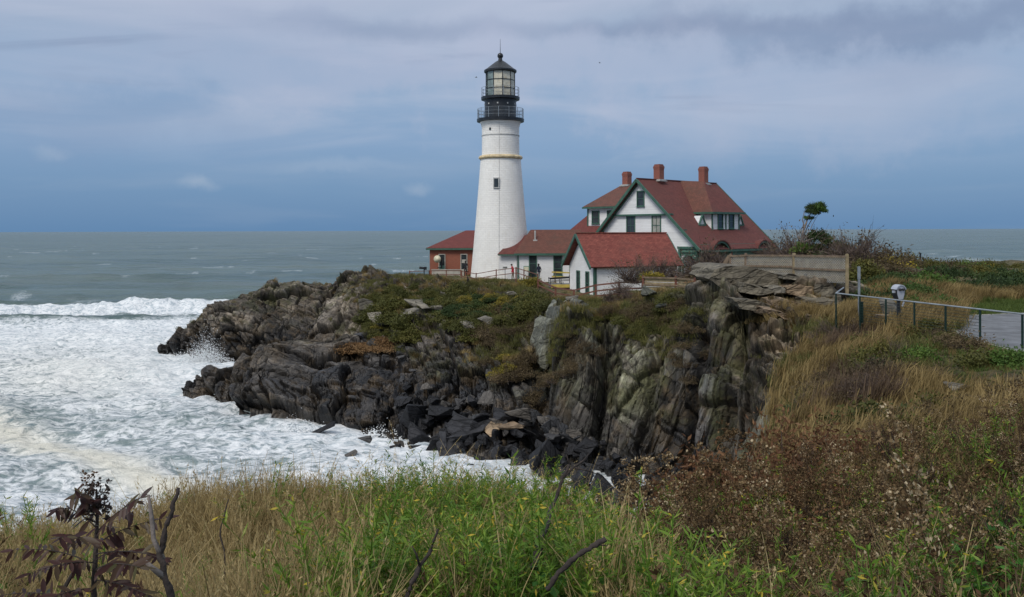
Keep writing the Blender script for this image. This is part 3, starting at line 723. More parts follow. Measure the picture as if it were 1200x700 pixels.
# ------------------------------------------------------------------ sea
def build_sea():
    rows = np.concatenate([np.arange(14, 165, .42), 165*np.exp(np.linspace(0, math.log(60000/165), 150))])
    pxs = np.concatenate([np.arange(-900, -60, 14), np.arange(-60, 700, 3.2), np.arange(700, 2200, 14)])
    PX, D = np.meshgrid(pxs, rows, indexing='ij')
    x = ((PX-600)/FPX*D).ravel(); y = D.ravel().copy(); px = PX.ravel()
    nr = 1-smooth01(y, 500, 1400)
    wn = (fbm(x*.02, y*.02, 3, 3)-.5)
    z = .34*np.sin(y*.36+x*.05+wn*9)*(.5+fbm(x*.03, y*.03, 2, 9))*nr
    z += 1.25*(fbm(x*.11+3, y*.28, 4, 11)-.5)*nr
    z += 2.3*(fbm(x*.03+3, y*.085, 4, 18)-.5)*smooth01(y, 110, 180)*nr
    z += .50*(fbm(x*.6, y*.9, 3, 12)-.5)*(1-smooth01(y, 110, 160))
    # breaker
    cy = 137+.10*(x+60)+4*(fbm(x*.05, 0*x, 2, 4)-.5)
    lat = smooth01(x, -130, -75)*.25+.75
    prof = np.exp(-((y-cy)/np.where(y > cy, 5.5, 2.6))**2)*lat*(1-smooth01(x, -38, -22))
    crest = .75+.75*fbm(x*.16, y*.0+2, 4, 6)
    z += 1.3*prof*(crest-.15)
    lump = fbm(x*.55, y*.5, 4, 19)
    cy2 = cy-12; pr2 = np.exp(-((y-cy2)/np.where(y > cy2, 4., 1.7))**2)*(1-smooth01(x, -52, -40)); z += .75*pr2
    # foam density
    F = np.zeros_like(x)
    near = (1-smooth01(y, 118, 136))
    patch = fbm(x*.045+7, y*.075, 4, 44)
    F = np.maximum(F, near*(.42+.85*(patch-.32)))
    ipx, ipy = px, HOR+13/y*1000
    F -= near*.04; F += near*.42*blob(ipx, ipy, 150, 420, 170, 45)
    F -= near*.25*blob(ipx, ipy, 200, 505, 120, 28)+near*.25*blob(ipx, ipy, 20, 500, 60, 25)
    F += near*.5*blob(ipx, ipy, 520, 560, 130, 34)+near*.3*blob(ipx, ipy, 300, 440, 80, 30)
    # creamy band of old foam
    bx = np.array([0, 60, 110, 170, 240, 330]); by = np.array([505, 525, 540, 560, 590, 640]); d = np.abs(ipy-np.interp(ipx, bx, by)-14*(patch-.5))
    F += near*.45*np.exp(-(d/17)**2)
    brk = np.exp(-((y-(cy-2))/np.where(y > cy-2, 3.4, 6.))**2)*(1-smooth01(x, -36, -20))*lat
    F = np.maximum(F, brk*1.2*(.35+1.0*fbm(x*.16, y*.3, 4, 8, .6)))
    F = F-.55*pr2*(y < cy2+2)*(1-smooth01(x, -70, -45))
    F = np.clip(F, 0, 1.15)
    # white surf off the far right shore
    F += .62*blob(ipx, ipy, 1190, 312, 90, 8)*smooth01(fbm(x*.03, y*.02, 3, 90), .3, .6)+.5*blob(ipx, ipy, 1060, 307, 80, 5)*smooth01(fbm(x*.03, y*.02, 3, 91), .4, .6)
    F += .30*smooth01(fbm(x*.06+9, y*.045, 5, 92, .6), .66, .74)*(y > 150)*nr
    z += np.clip(F, 0, 1)*(lump-.4)*.75*(y < 175)
    z += brk*(lump-.45)*1.4
    P = np.stack([x, y, z], 1)
    cream = np.clip(near*np.exp(-(d/22)**2)+.4*near*blob(ipx, ipy, 60, 440, 140, 40), 0, 1)
    t = NT('sea_water'); g = t.node('ShaderNodeNewGeometry').outputs['Position']; Fa = t.attr('foam').outputs['Fac']; cr = t.attr('cream').outputs['Fac']
    n1 = t.noise(g, .38, 7, .62, 1.4, (.8, 1.2, 1)); n2 = t.noise(g, 1.6, 6, .65, 1.2, (.8, 1.2, 1))
    web = t.math('SUBTRACT', 1., t.math('MULTIPLY', t.math('ABSOLUTE', t.math('SUBTRACT', n1, .5)), 5.5))
    web2 = t.math('SUBTRACT', 1., t.math('MULTIPLY', t.math('ABSOLUTE', t.math('SUBTRACT', n2, .5)), 5.))
    v = t.math('ADD', t.math('MULTIPLY', web, .38), t.math('ADD', t.math('MULTIPLY', web2, .17), t.math('MULTIPLY', n2, .42)))
    thr = t.math('SUBTRACT', 1.02, t.math('MULTIPLY', Fa, .95))
    foam = t.map(v, t.math('SUBTRACT', thr, .24), t.math('ADD', thr, .22))
    foam = t.math('MULTIPLY', foam, t.map(Fa, .06, .22))
    foam = t.math('MAXIMUM', foam, t.map(Fa, .78, 1.05))
    nw = t.noise(g, .9, 6, .6, .3, (.6, 1.5, 1)); nw2 = t.noise(g, .09, 6, .6, .3, (.35, 1.4, 1))
    deep = t.mix(t.map(t.noise(g, .012, 6, .65, .6, (.35, 1.9, 1)), .38, .62), (.034, .078, .074), (.085, .130, .112))
    deep = t.mix(t.map(t.noise(g, .11, 5, .65, .5, (.35, 1.7, 1)), .40, .65, 0, .55), deep, (.115, .155, .135))
    milky = t.mix(t.map(Fa, .05, .55, 0, .75), deep, (.21, .27, .28))
    fcol = t.mix(t.map(n2, .34, .60), (.42, .49, .53), (.84, .86, .87))
    fcol = t.mix(t.math('MULTIPLY', cr, .75), fcol, (.72, .68, .55))
    wp = t.node('ShaderNodeBsdfPrincipled'); t.L.new(milky, wp.inputs['Base Color']); wp.inputs['Roughness'].default_value = .25; wp.inputs['Specular IOR Level'].default_value = .33; wp.inputs['IOR'].default_value = 1.33
    h = t.math('ADD', t.math('MULTIPLY', nw, .35), t.math('MULTIPLY', nw2, 3.2))
    t.L.new(t.bump(h, 1., 1.1), wp.inputs['Normal'])
    fp = t.principled(fcol, .9, 0., t.bump(t.math('ADD', n2, t.math('MULTIPLY', foam, .3)), .8, .35), .1)
    mx = t.node('ShaderNodeMixShader'); t.L.new(foam, mx.inputs[0]); t.L.new(wp.outputs[0], mx.inputs[1]); t.L.new(fp, mx.inputs[2])
    t.finish(mx.outputs[0])
    o = link('sea', np_mesh('sea', P, gridF(len(pxs), len(rows)), t.m, {'foam': F, 'cream': cream}, smooth=True))
    tagobj(o, label='grey-green sea with white surf churning round the rocks', kind='structure')
build_sea()
# ------------------------------------------------------------------ openings
def window(parent, c, h, n, w, ht, fw=.10, glass='glass', trim='green', sill=True, bars=1, vbar=False, name='window'):
    """frame (part) > pane, sill (sub-parts); c = centre on the wall face, h = horizontal, n = outward"""
    c = Vector(c); h = Vector(h).normalized(); n = Vector(n).normalized(); z = Vector((0, 0, 1))
    rot = Matrix((h, n, z)).transposed()
    m = MB()
    for s in (-1, 1): m.box(c+h*s*(w/2-fw/2)+n*.045, (fw, .09, ht), rot)
    for s in (-1, 1): m.box(c+z*s*(ht/2-fw/2)+n*.045, (w-2*fw-.004, .088, fw), rot)
    for k in range(bars): m.box(c+z*(ht*((k+1)/(bars+1)-.5))+n*.040, (w-2*fw-.006, .05, .05), rot)
    if vbar: m.box(c+n*.036, (.04, .04, ht-2*fw-.006), rot)
    f = m.build(name, M[trim], parent)
    g = MB(); g.box(c+n*.012, (w-2*fw+.02, .016, ht-2*fw+.02), rot); g.build('pane', M[glass], f)
    if sill:
        g = MB(); g.box(c-z*(ht/2+.03)+n*.08, (w+.12, .16, .055), rot); g.build('sill', M[trim], f)
    return f
def gable_board(m, a, b, w, th, nrm):
    m.beam(a, b, th, w, up=(0, 0, 1))

def chimney(parent, x, y, z0, z1, w=.78, pot=True, label=None):
    m = MB(); m.box((x, y, (z0+z1)/2), (w, w, z1-z0))
    for k, (o, hh) in enumerate(((.07, .14), (.12, .13))): m.box((x, y, z1-.32+k*.142), (w+2*o*.35, w+2*o*.35, hh))
    m.box((x, y, z1+.06), (w*.86, w*.86, .12))
    o = m.build('chimney', M['chimney'], parent)
    f = MB(); f.box((x, y, z0+.62), (w+.30, w+.30, .10)); f.box((x, y, z0+.50), (w+.5, w+.5, .10)); f.build('flashing', M['lead'], o)
    return o
def slab(m, quad, th):
    """roof plane with thickness th, quad corners in order"""
    q = [Vector(p) for p in quad]; n = (q[1]-q[0]).cross(q[2]-q[0]).normalized()
    if n.z < 0: n = -n
    m.prism(q, -n*th)

# ------------------------------------------------------------------ keeper's house
def keepers_house():
    A = math.atan2(.68, .73)
    T = empty('keepers_house', (13.1, 88.0, 7.6), A, 'large white two-storey house with steep dark red roofs, green trim and three brick chimneys', 'house')
    L = 14.0; ZP = 10.65; SR = 7.0/7.53; yr, yl = -7.0, 5.0
    zr = lambda y: ZP-abs(y)*(SR if y < 0 else 1.0)
    # gable wall (x = .3) : lower part, slightly proud upper gable
    w = MB()
    lo = [(.3, yr, -.6), (.3, yr, 3.55), (.3, yr, zr(yr)-.14), (.3, -3.76, 7.0), (.3, 3.5, 7.0), (.3, yl, zr(yl)-.14), (.3, yl, -.6)]
    # arch notch in the gable end near the right corner
    ax0, ax1, azs = -6.75, -5.35, 2.15
    arc = [(.3, ax1+(ax0-ax1)*(k/10), azs+math.sin(math.pi*k/10)*.72) for k in range(11)]
    lo = [(.3, yr, -.6), (.3, yr, zr(yr)-.14), (.3, -3.76, 7.0), (.3, 3.5, 7.0), (.3, yl, zr(yl)-.14), (.3, yl, -.6), (.3, ax1, -.6)]+arc+[(.3, ax0, -.6)]
    w.prism(lo, (.25, 0, 0)); w.build('wall', M['cladding'], T)
    u = MB(); u.prism([(.16, -3.76, 6.98), (.16, 0, ZP-.30), (.16, 3.6, 6.98)], (.25, 0, 0)); u.build('gable_wall', M['cladding'], T)
    w = MB()
    w.box((L/2+.3, yl-.125, 2.2), (L-.3, .25, 5.6)); w.build('wall', M['cladding'], T)
    w = MB(); w.prism([(L-.3, -7., -.6), (L-.3, -7., zr(-7)-.14), (L-.3, 0, ZP-.25), (L-.3, yl, zr(yl)-.14), (L-.3, yl, -.6)], (-.25, 0, 0)); w.build('wall', M['cladding'], T)
    # inner porch wall, white, seen through the arches
    w = MB(); w.box((L/2, -4.6, 1.5), (L-.8, .2, 4.3)); w.build('porch_wall', M['cladding'], T)
    # long porch wall with arches, pale green
    pw = [(.30, -.6), (.30, 3.95), (L-.32, 3.95), (L-.32, -.6)]
    arches = [(12.35, 10.35, 2.75, 1.0), (9.0, 6.6, 2.2, .7), (4.55, 2.1, 2.55, 1.25)]
    for a1, a0, zs, rr in arches:
        pw.append((a1, -.6)); pw += [(a1+(a0-a1)*k/12, zs+math.sin(math.pi*k/12)*rr) for k in range(13)]; pw.append((a0, -.6))
    w = MB(); w.prism([(x, -7.02, z) for x, z in pw], (0, -.22, 0)); w.build('porch_arcade', M['green_pale'], T)
    # eyebrow roofs and their green hoods over two arches
    for xc, r, zc in ((11.35, 1.28, 2.75), (3.32, 1.55, 2.55)):
        for nm, rr, th, y0, y1, mt in (('arch_trim', r, .20, -7.26, -7.72, 'green'), ('eyebrow_roof', r+.205, .13, -7.1, -7.80, 'roof')):
            m = MB(); n = 12
            for k in range(n):
                a0 = math.pi*(k/n)*.9+.05*math.pi; a1 = math.pi*((k+1)/n)*.9+.05*math.pi
                P = lambda a, q, y: (xc+math.cos(a)*q, y, zc+math.sin(a)*q*.98)
                m.prism([P(a0, rr, y0), P(a1, rr, y0), P(a1, rr+th, y0), P(a0, rr+th, y0)], (0, y1-y0, 0))
            m.build(nm, M[mt], T)
    # corner posts, bands and brackets
    t = MB()
    t.box((.18, yr+.0, 1.6), (.24, .26, 4.4)); t.box((.17, -4.95, 1.5), (.2, .24, 4.2)); t.box((.18, -5.9, 3.62), (.2, 2.4, .22)); t.box((.17, -5.98, 3.2), (.12, 1.7, .10))
    t.build('corner_post', M['green'], T)
    t = MB(); t.box((.13, -.1, 6.93), (.26, 7.6, .17)); t.build('band', M['green'], T)
    for y, z in ((-3.9, 6.95), (3.75, 6.95), (-5.5, 5.35)):
        t = MB(); t.box((.0, y, z), (.5, .5, .16)); t.box((.02, y, z-.17), (.36, .3, .18)); t.build('bracket', M['green'], T)
    # arch surround on the gable end
    m = MB(); yc = (ax0+ax1)/2; rr = .70
    for k in range(10):
        a0, a1 = math.pi*k/10, math.pi*(k+1)/10
        P = lambda a, q: (.30, yc+math.cos(a)*q, azs+math.sin(a)*q)
        m.prism([P(a0, rr), P(a1, rr), P(a1, rr+.17), P(a0, rr+.17)], (-.09, 0, 0))
    for y in (ax0-.085, ax1+.085): m.box((.255, y, .8), (.09, .17, 2.7))
    m.box((.255, yc, 3.05), (.088, 2.5, .14)); m.build('arch_trim', M['green'], T)
    m = MB(); m.prism([(.26, -4.85, 2.9), (.26, -4.85, 3.5), (.26, -6.95, 3.5), (.26, -6.95, 2.9)], (-.03, 0, 0)); m.build('spandrel', M['green_pale'], T)
    # main roof
    o = MB(); slab(o, [(-.35, 0, ZP+.02), (-.35, -7.75, ZP-7.75*SR), (L, -7.75, ZP-7.75*SR), (L, 0, ZP+.02)], .16); main = o.build('roof', M['roof'], T)
    o = MB(); slab(o, [(-.35, 0, ZP+.02), (-.35, 5.45, ZP-5.45), (L, 5.45, ZP-5.45), (L, 0, ZP+.02)], .16); o.build('roof', M['roof'], T)
    c = MB(); c.beam((-.36, 0, ZP+.05), (L+.02, 0, ZP+.05), .22, .10); c.build('ridge_cap', M['roof'], main)
    # rake boards and eaves
    for pts in (((-.42, 0, ZP-.12), (-.42, -3.9, zr(-3.9)-.12)), ((-.42, -3.9, zr(-3.9)-.12), (-.42, -7.72, zr(-7.72)-.12)), ((-.42, 0, ZP-.12), (-.42, 5.42, zr(5.42)-.12)),
                ((L+.06, 0, ZP-.12), (L+.06, -7.72, zr(-7.72)-.12))):
        m = MB(); m.beam(*pts, .12, .27); m.build('rake_board', M['green'], T)
    for pts in (((.05, -.35, ZP-.62), (.05, -3.8, zr(-3.8)-.33)), ((.05, .35, ZP-.66), (.05, 5.1, zr(5.1)-.33)), ((.14, -4.0, zr(-4)-.36), (.14, -6.9, zr(-6.9)-.36))):
        m = MB(); m.beam(*pts, .10, .16); m.build('rake_board', M['green'], T)
    m = MB(); m.beam((-.3, -7.80, zr(-7.75)-.16), (L, -7.80, zr(-7.75)-.16), .10, .20); m.build('gutter', M['green'], T)
    # gable windows
    n = (-1, 0, 0); h = (0, -1, 0)
    window(T, (.16, -.12, 8.62), h, n, .98, 1.62)
    window(T, (.30, 1.30, 5.85), h, n, 1.16, 2.0, vbar=True)
    window(T, (.30, -2.02, 5.85), h, n, 1.16, 2.0, glass='glass_curtain', vbar=True)
    # roof dormer on the right slope
    Z1 = 7.2; fx0, fx1, fy = 4.75, 9.75, -5.62
    w = MB(); w.prism([(fx0, fy, 5.0), (fx1, fy, 5.0), (fx1, fy, Z1), (fx0, fy, Z1)], (0, .2, 0)); dm = w.build('dormer_wall', M['cladding'], T)
    for x in (fx0, fx1-.16):
        c = MB(); c.prism([(x, fy+.202, zr(fy)-.1), (x, fy+.202, Z1), (x, -3.6, Z1)], (.16, 0, 0)); c.build('dormer_cheek', M['cladding'], T)
    t = MB()
    for x in (fx0+.02, fx1-.02, 7.25): t.box((x, fy-.03, 6.22), (.16, .10, 1.9))
    t.box(((fx0+fx1)/2, fy-.03, Z1-.10), (fx1-fx0+.1, .098, .22)); t.build('trim', M['green'], dm)
    for x in (6.25, 8.3): window(T, (x, fy, 6.25), (1, 0, 0), (0, -1, 0), .95, 1.55)
    ra = (7.2, .1, ZP+.10); rb = (7.2, -2.96, 10.52); fl = (4.25, -6.05, Z1+.0); fr = (10.2, -6.05, Z1+.0); bl = (4.25, -3.35, Z1+.0); br = (10.2, -3.35, Z1+.0)
    o = MB(); o.prism([rb, fl, fr], (0, 0, -.14)); o.build('dormer_roof', M['roof'], T)
    o = MB(); o.prism([ra, bl, fl, rb], (0, 0, -.141)); o.build('dormer_roof', M['roof_brown'], T, label='browner left side of the dormer roof')  # this plane is browner than the other two dormer planes
    o = MB(); o.prism([ra, rb, fr, br], (0, 0, -.139)); o.build('dormer_roof', M['roof'], T)
    m = MB(); m.beam((4.2, -6.10, Z1-.10), (10.25, -6.10, Z1-.10), .09, .2); m.beam((4.20, -6.05, Z1-.10), (4.20, -3.3, Z1-.10), .09, .198); m.build('gutter', M['green'], T)
    for x in (3.7, 10.75):      # little triangular roof vents either side
        o = MB(); yv = -5.15; zb = zr(yv)
        o.prism([(x-.5, yv, zb-.05), (x+.5, yv, zb-.05), (x, yv, zb+.95)], (0, .9, 0)); v = o.build('roof_vent', M['cladding'], T)
        m = MB(); m.beam((x-.58, yv-.04, zb-.02), (x, yv-.04, zb+1.04), .2, .10); m.beam((x+.58, yv-.04, zb-.02), (x, yv-.041, zb+1.04), .2, .10); m.box((x, yv-.05, zb), (1.15, .12, .16)); m.build('vent_trim', M['green'], v)
    chimney(T, 3.35, 0, ZP-.6, ZP+1.55); chimney(T, 11.5, 0, ZP-.7, ZP+1.7)
    # ---- rear wing with hipped roof, ridge along +y at x = 8.2
    ZW = 10.62; rx = 8.2; ex = 2.75; he = ZW-(rx-ex)
    w = MB(); w.box((8.2, 8.7, 2.2), (10.0, 7.4, 5.7)); w.build('wing_wall', M['cladding'], T)
    o = MB(); o.prism([(rx, 3.4, ZW), (rx, 8.8, ZW), (ex, 12.75, he), (ex, 5.3, he)], (0, 0, -.15)); wr = o.build('wing_roof', M['roof_red_smooth'], T)
    o = MB(); o.prism([(rx, 3.4, ZW), (rx, 8.8, ZW), (13.6, 12.75, he), (13.6, 5.3, he)], (0, 0, -.151)); o.build('wing_roof', M['roof_red_smooth'], T)
    o = MB(); o.prism([(rx, 8.8, ZW), (ex, 12.75, he), (13.6, 12.75, he)], (0, 0, -.149)); o.build('wing_roof', M['roof_red_smooth'], T)
    m = MB(); m.beam((ex-.05, 5.2, he-.13), (ex-.05, 12.8, he-.13), .1, .22); m.build('gutter', M['green'], T)
    # shed dormer of the wing
    zt = 7.95
    w = MB(); w.box((3.45+.1, 8.15, (he+.3+zt)/2), (.2, 4.1, zt-he-.3)); wd = w.build('dormer_wall', M['cladding'], T)
    for y in (6.1, 10.2):
        c = MB(); yy = y-.1 if y > 8 else y; c.prism([(3.66, yy, ZW-(rx-3.66)-.2), (3.66, yy, zt), (5.9, yy, zt+1.0)], (0, .1, 0)); c.build('dormer_cheek', M['cladding'], T)
    o = MB(); o.prism([(rx, 6.0, ZW+.10), (rx, 8.95, ZW+.10), (3.0, 10.55, zt+.1), (3.0, 5.6, zt+.1)], (0, 0, -.14)); o.build('dormer_roof', M['roof_brown'], T, label='weathered brown shed dormer roof')
    m = MB(); m.beam((2.97, 5.7, zt-.03), (2.97, 10.6, zt-.03), .09, .2); m.box((3.43, 10.13, 6.85), (.12, .16, 2.0)); m.build('trim', M['green'], wd)
    window(T, (3.45, 8.95, 6.85), (0, -1, 0), (-1, 0, 0), 1.15, 1.5, glass='glass'); window(T, (3.45, 6.75, 6.85), (0, -1, 0), (-1, 0, 0), 1.0, 1.5)
    chimney(T, 8.2, 8.3, ZW-.6, ZW+1.45)
    t = MB(); t.box((2.95, 12.35, 2.2), (.16, .22, 5.6)); t.build('corner_post', M['green'], T)
keepers_house()

# ------------------------------------------------------------------ small white outbuilding
def outbuilding():
    T = empty('outbuilding', (7.1, 75.0, 7.35), math.atan2(3, 8.4), 'small white gabled outbuilding with a bright red shingle roof in front of the house', 'building')
    L, W = 8.9, 6.0; ze, zp = 2.6, 5.35
    w = MB()
    w.prism([(.3, .25, -.8), (.3, .25, ze-.1), (.3, W/2, zp-.25), (.3, W-.25, ze-.1), (.3, W-.25, -.8)], (.2, 0, 0)); w.build('wall', M['white'], T)
    w = MB(); w.box((L/2, .35, .85), (L-1.0, .2, 3.3)); w.build('wall', M['white'], T)
    w = MB(); w.box((L/2, W-.35, .85), (L-1.0, .2, 3.3)); w.build('wall', M['white'], T)
    w = MB(); w.prism([(L-.3, .25, -.8), (L-.3, .25, ze-.1), (L-.3, W/2, zp-.25), (L-.3, W-.25, ze-.1), (L-.3, W-.25, -.8)], (-.2, 0, 0)); w.build('wall', M['white'], T)
    k = (zp-ze)/(W/2)
    for s in (-1, 1):
        y = W/2+s*(W/2+.22); z = zp-(W/2+.22)*k
        o = MB(); slab(o, [(-.3, W/2, zp), (-.3, y, z), (L+.15, y, z), (L+.15, W/2, zp)], .13); rf = o.build('roof', M['roof_bright'], T)
        m = MB(); m.beam((-.35, W/2, zp-.13), (-.35, y, z-.13), .10, .26); m.build('rake_board', M['green'], T)
        m = MB(); m.beam((L+.2, W/2, zp-.13), (L+.2, y, z-.13), .10, .2); m.build('rake_board', M['green'], T)
    c = MB(); c.beam((-.31, W/2, zp+.03), (L+.16, W/2, zp+.03), .24, .09); c.build('ridge_cap', M['roof_bright'], T)
    for y in (1.75, 3.75): window(T, (.3, y, .85), (0, -1, 0), (-1, 0, 0), .72, 2.15, fw=.11, bars=1)
    t = MB(); t.box((.36, .30, .9), (.22, .2, 3.3)); t.box((.22, .21, .9), (.12, .22, 3.3)); t.build('corner_post', M['green'], T)
    t = MB(); t.box((5.1, .22, 1.75), (1.45, .08, .75)); t.build('shutter', M['green_pale'], T)
    t = MB(); t.box((2.6, .235, 1.0), (.03, .03, 3.0)); t.build('conduit', M['lead'], T)
outbuilding()

# ------------------------------------------------------------------ connecting wing between tower and house
def connecting_building():
    T = empty('connecting_building', (.55, 90.6, 7.6), 0, 'low white building with brown-red roof between the lighthouse and the house', 'building')
    L = 6.6; ze = 2.95; zr_ = 5.45; Dp = 6.2
    for nm, c, d in (('wall', (L/2, .1, 1.1), (L, .2, 3.8)), ('wall', (.1, Dp/2, 1.1), (.2, Dp-.41, 3.8)), ('wall', (L/2, Dp-.1, 1.1), (L, .2, 3.8))):
        w = MB(); w.box(c, d); w.build(nm, M['white'], T)
    o = MB(); o.prism([(-.35, -.3, ze), (L+.4, -.3, ze), (L+.4, Dp/2, zr_), (1.5, Dp/2, zr_)], (0, 0, -.12)); o.build('roof', M['roof_brown'], T)
    o = MB(); o.prism([(-.35, -.3, ze), (1.5, Dp/2, zr_), (-.35, Dp+.3, ze)], (0, 0, -.121)); o.build('roof', M['roof'], T)
    o = MB(); o.prism([(-.35, Dp+.3, ze), (L+.4, Dp+.3, ze), (L+.4, Dp/2, zr_), (1.5, Dp/2, zr_)], (0, 0, -.119)); o.build('roof', M['roof_brown'], T)
    m = MB(); m.beam((-.35, -.36, ze-.12), (L+.35, -.36, ze-.12), .1, .22); m.build('gutter', M['green'], T)
    window(T, (1.65, 0, 1.35), (1, 0, 0), (0, -1, 0), .85, 2.9, bars=2, sill=False, name='door')
    window(T, (4.3, 0, 1.65), (1, 0, 0), (0, -1, 0), .95, 2.15, bars=2)
    window(T, (6.0, 0, 1.65), (1, 0, 0), (0, -1, 0), .95, 2.15, bars=2)
    m = MB(); m.box((.08, -.03, 1.0), (.14, .14, 3.8)); m.build('corner_post', M['green'], T)
    v = MB(); v.tube([(1.95, 1.6, 4.2), (1.95, 1.6, 5.35)], .09, 8); v.box((1.95, 1.6, 4.28), (.45, .3, .2)); v.build('vent_pipe', M['lead'], T)
    # low lean-to against the tower
    w = MB(); w.box((-1.0, 1.2, 1.0), (1.9, .2, 3.6)); w.build('lean_to_wall', M['white'], T)
    o = MB(); o.prism([(-2.1, .7, ze-.08), (.2, .7, ze-.08), (1.2, 3.0, ze+1.9), (-.1, 3.0, ze+1.9)], (0, 0, -.12)); o.build('lean_to_roof', M['roof'], T)
    m = MB(); m.beam((-2.05, .66, ze-.2), (-.35, .66, ze-.2), .08, .14); m.build('fascia', M['green'], T)
connecting_building()

def notice_board(x, y, z0, w, h, zc, label, col='green_pale'):
    T = empty('notice_board', (x, y, z0), 0, label, 'sign')
    m = MB(); m.box((0, 0, zc), (w, .06, h)); p = m.build('panel', M[col], T)
    m = MB(); m.box((0, -.035, zc), (w*.82, .012, h*.72)); m.build('print', M['cream'], p)
    for s in (-1, 1):
        k = MB(); k.box((s*(w/2-.05), .03, zc/2), (.06, .05, zc)); k.build('post', M['black'], T)
notice_board(1.5, 89.9, 7.6, .60, .55, 1.35, 'small framed notice board on the white wall left of the green door')

# ------------------------------------------------------------------ brick fog signal building
def fog_signal_building():
    T = empty('fog_signal_building', (-9.75, 101.0, 7.6), 0, 'low red brick fog signal building with hipped red roof behind the lighthouse', 'building')
    W, Dp, ze, zt = 9.2, 7.0, 3.35, 5.4
    w = MB(); w.box((W/2, .1, 1.3), (W, .2, 4.4)); w.build('wall', M['brick'], T)
    for x in (.1, W-.1): w = MB(); w.box((x, Dp/2, 1.3), (.2, Dp-.41, 4.4)); w.build('wall', M['brick'], T)
    w = MB(); w.box((W/2, Dp-.1, 1.3), (W, .2, 4.4)); w.build('wall', M['brick'], T)
    E = .35; a = (-E, -E, ze); b = (W+E, -E, ze); c = (W+E, Dp+E, ze); d = (-E, Dp+E, ze); r0 = (4.1, Dp/2, zt); r1 = (W-4.0, Dp/2, zt)
    for q in ([a, b, r1, r0], [d, a, r0], [b, c, r1], [c, d, r0, r1]):
        o = MB(); o.prism(q, (0, 0, -.13)); o.build('roof', M['roof_red_smooth'], T)
    m = MB(); m.box((W/2, -E-.03, ze-.15), (W+.7, .09, .2)); m.box((-E-.03, Dp/2, ze-.15), (.09, Dp+.7, .2)); m.build('fascia', M['green'], T)
    for x, gl in ((1.45, 'glass'), (4.05, 'glass')):
        window(T, (x, 0, 1.65), (1, 0, 0), (0, -1, 0), .82, 1.95, glass=gl, trim='concrete', bars=0)
    m = MB(); m.box((1.45, -.05, .98), (.62, .06, .55)); m.build('vent_panel', M['green_pale'], T)
    m = MB(); m.box((4.05, -.06, 1.75), (.50, .05, .42)); m.build('window_sign', M['concrete'], T)
    m = MB(); m.box((2.65, -.06, .62), (.28, .14, .26)); m.build('wall_lamp', M['black'], T)
fog_signal_building()
def fog_horn():
    T = empty('fog_horn', (-8.65, 100.5, 9.1), R(-12), 'cream fog horn trumpet standing in the left window of the brick building', 'fog horn')
    m = MB(); prof = [(.40, 0), (.42, .05), (.30, .10), (.18, .25), (.12, .45)]
    for i in range(len(prof)-1): pass
    m.lathe([(.44, 0), (.42, .06), (.26, .16), (.15, .34), (.11, .6)], 20)
    me = m.build('horn', M['cream'], T, True); me.rotation_euler = (R(-90), 0, 0); me.location = (0, -.55, .55)
    k = MB(); k.box((.33, .1, .1), (.12, .3, 1.3)); k.box((.1, .1, -.48), (.5, .3, .08)); k.build('bracket', M['black'], T)
fog_horn()

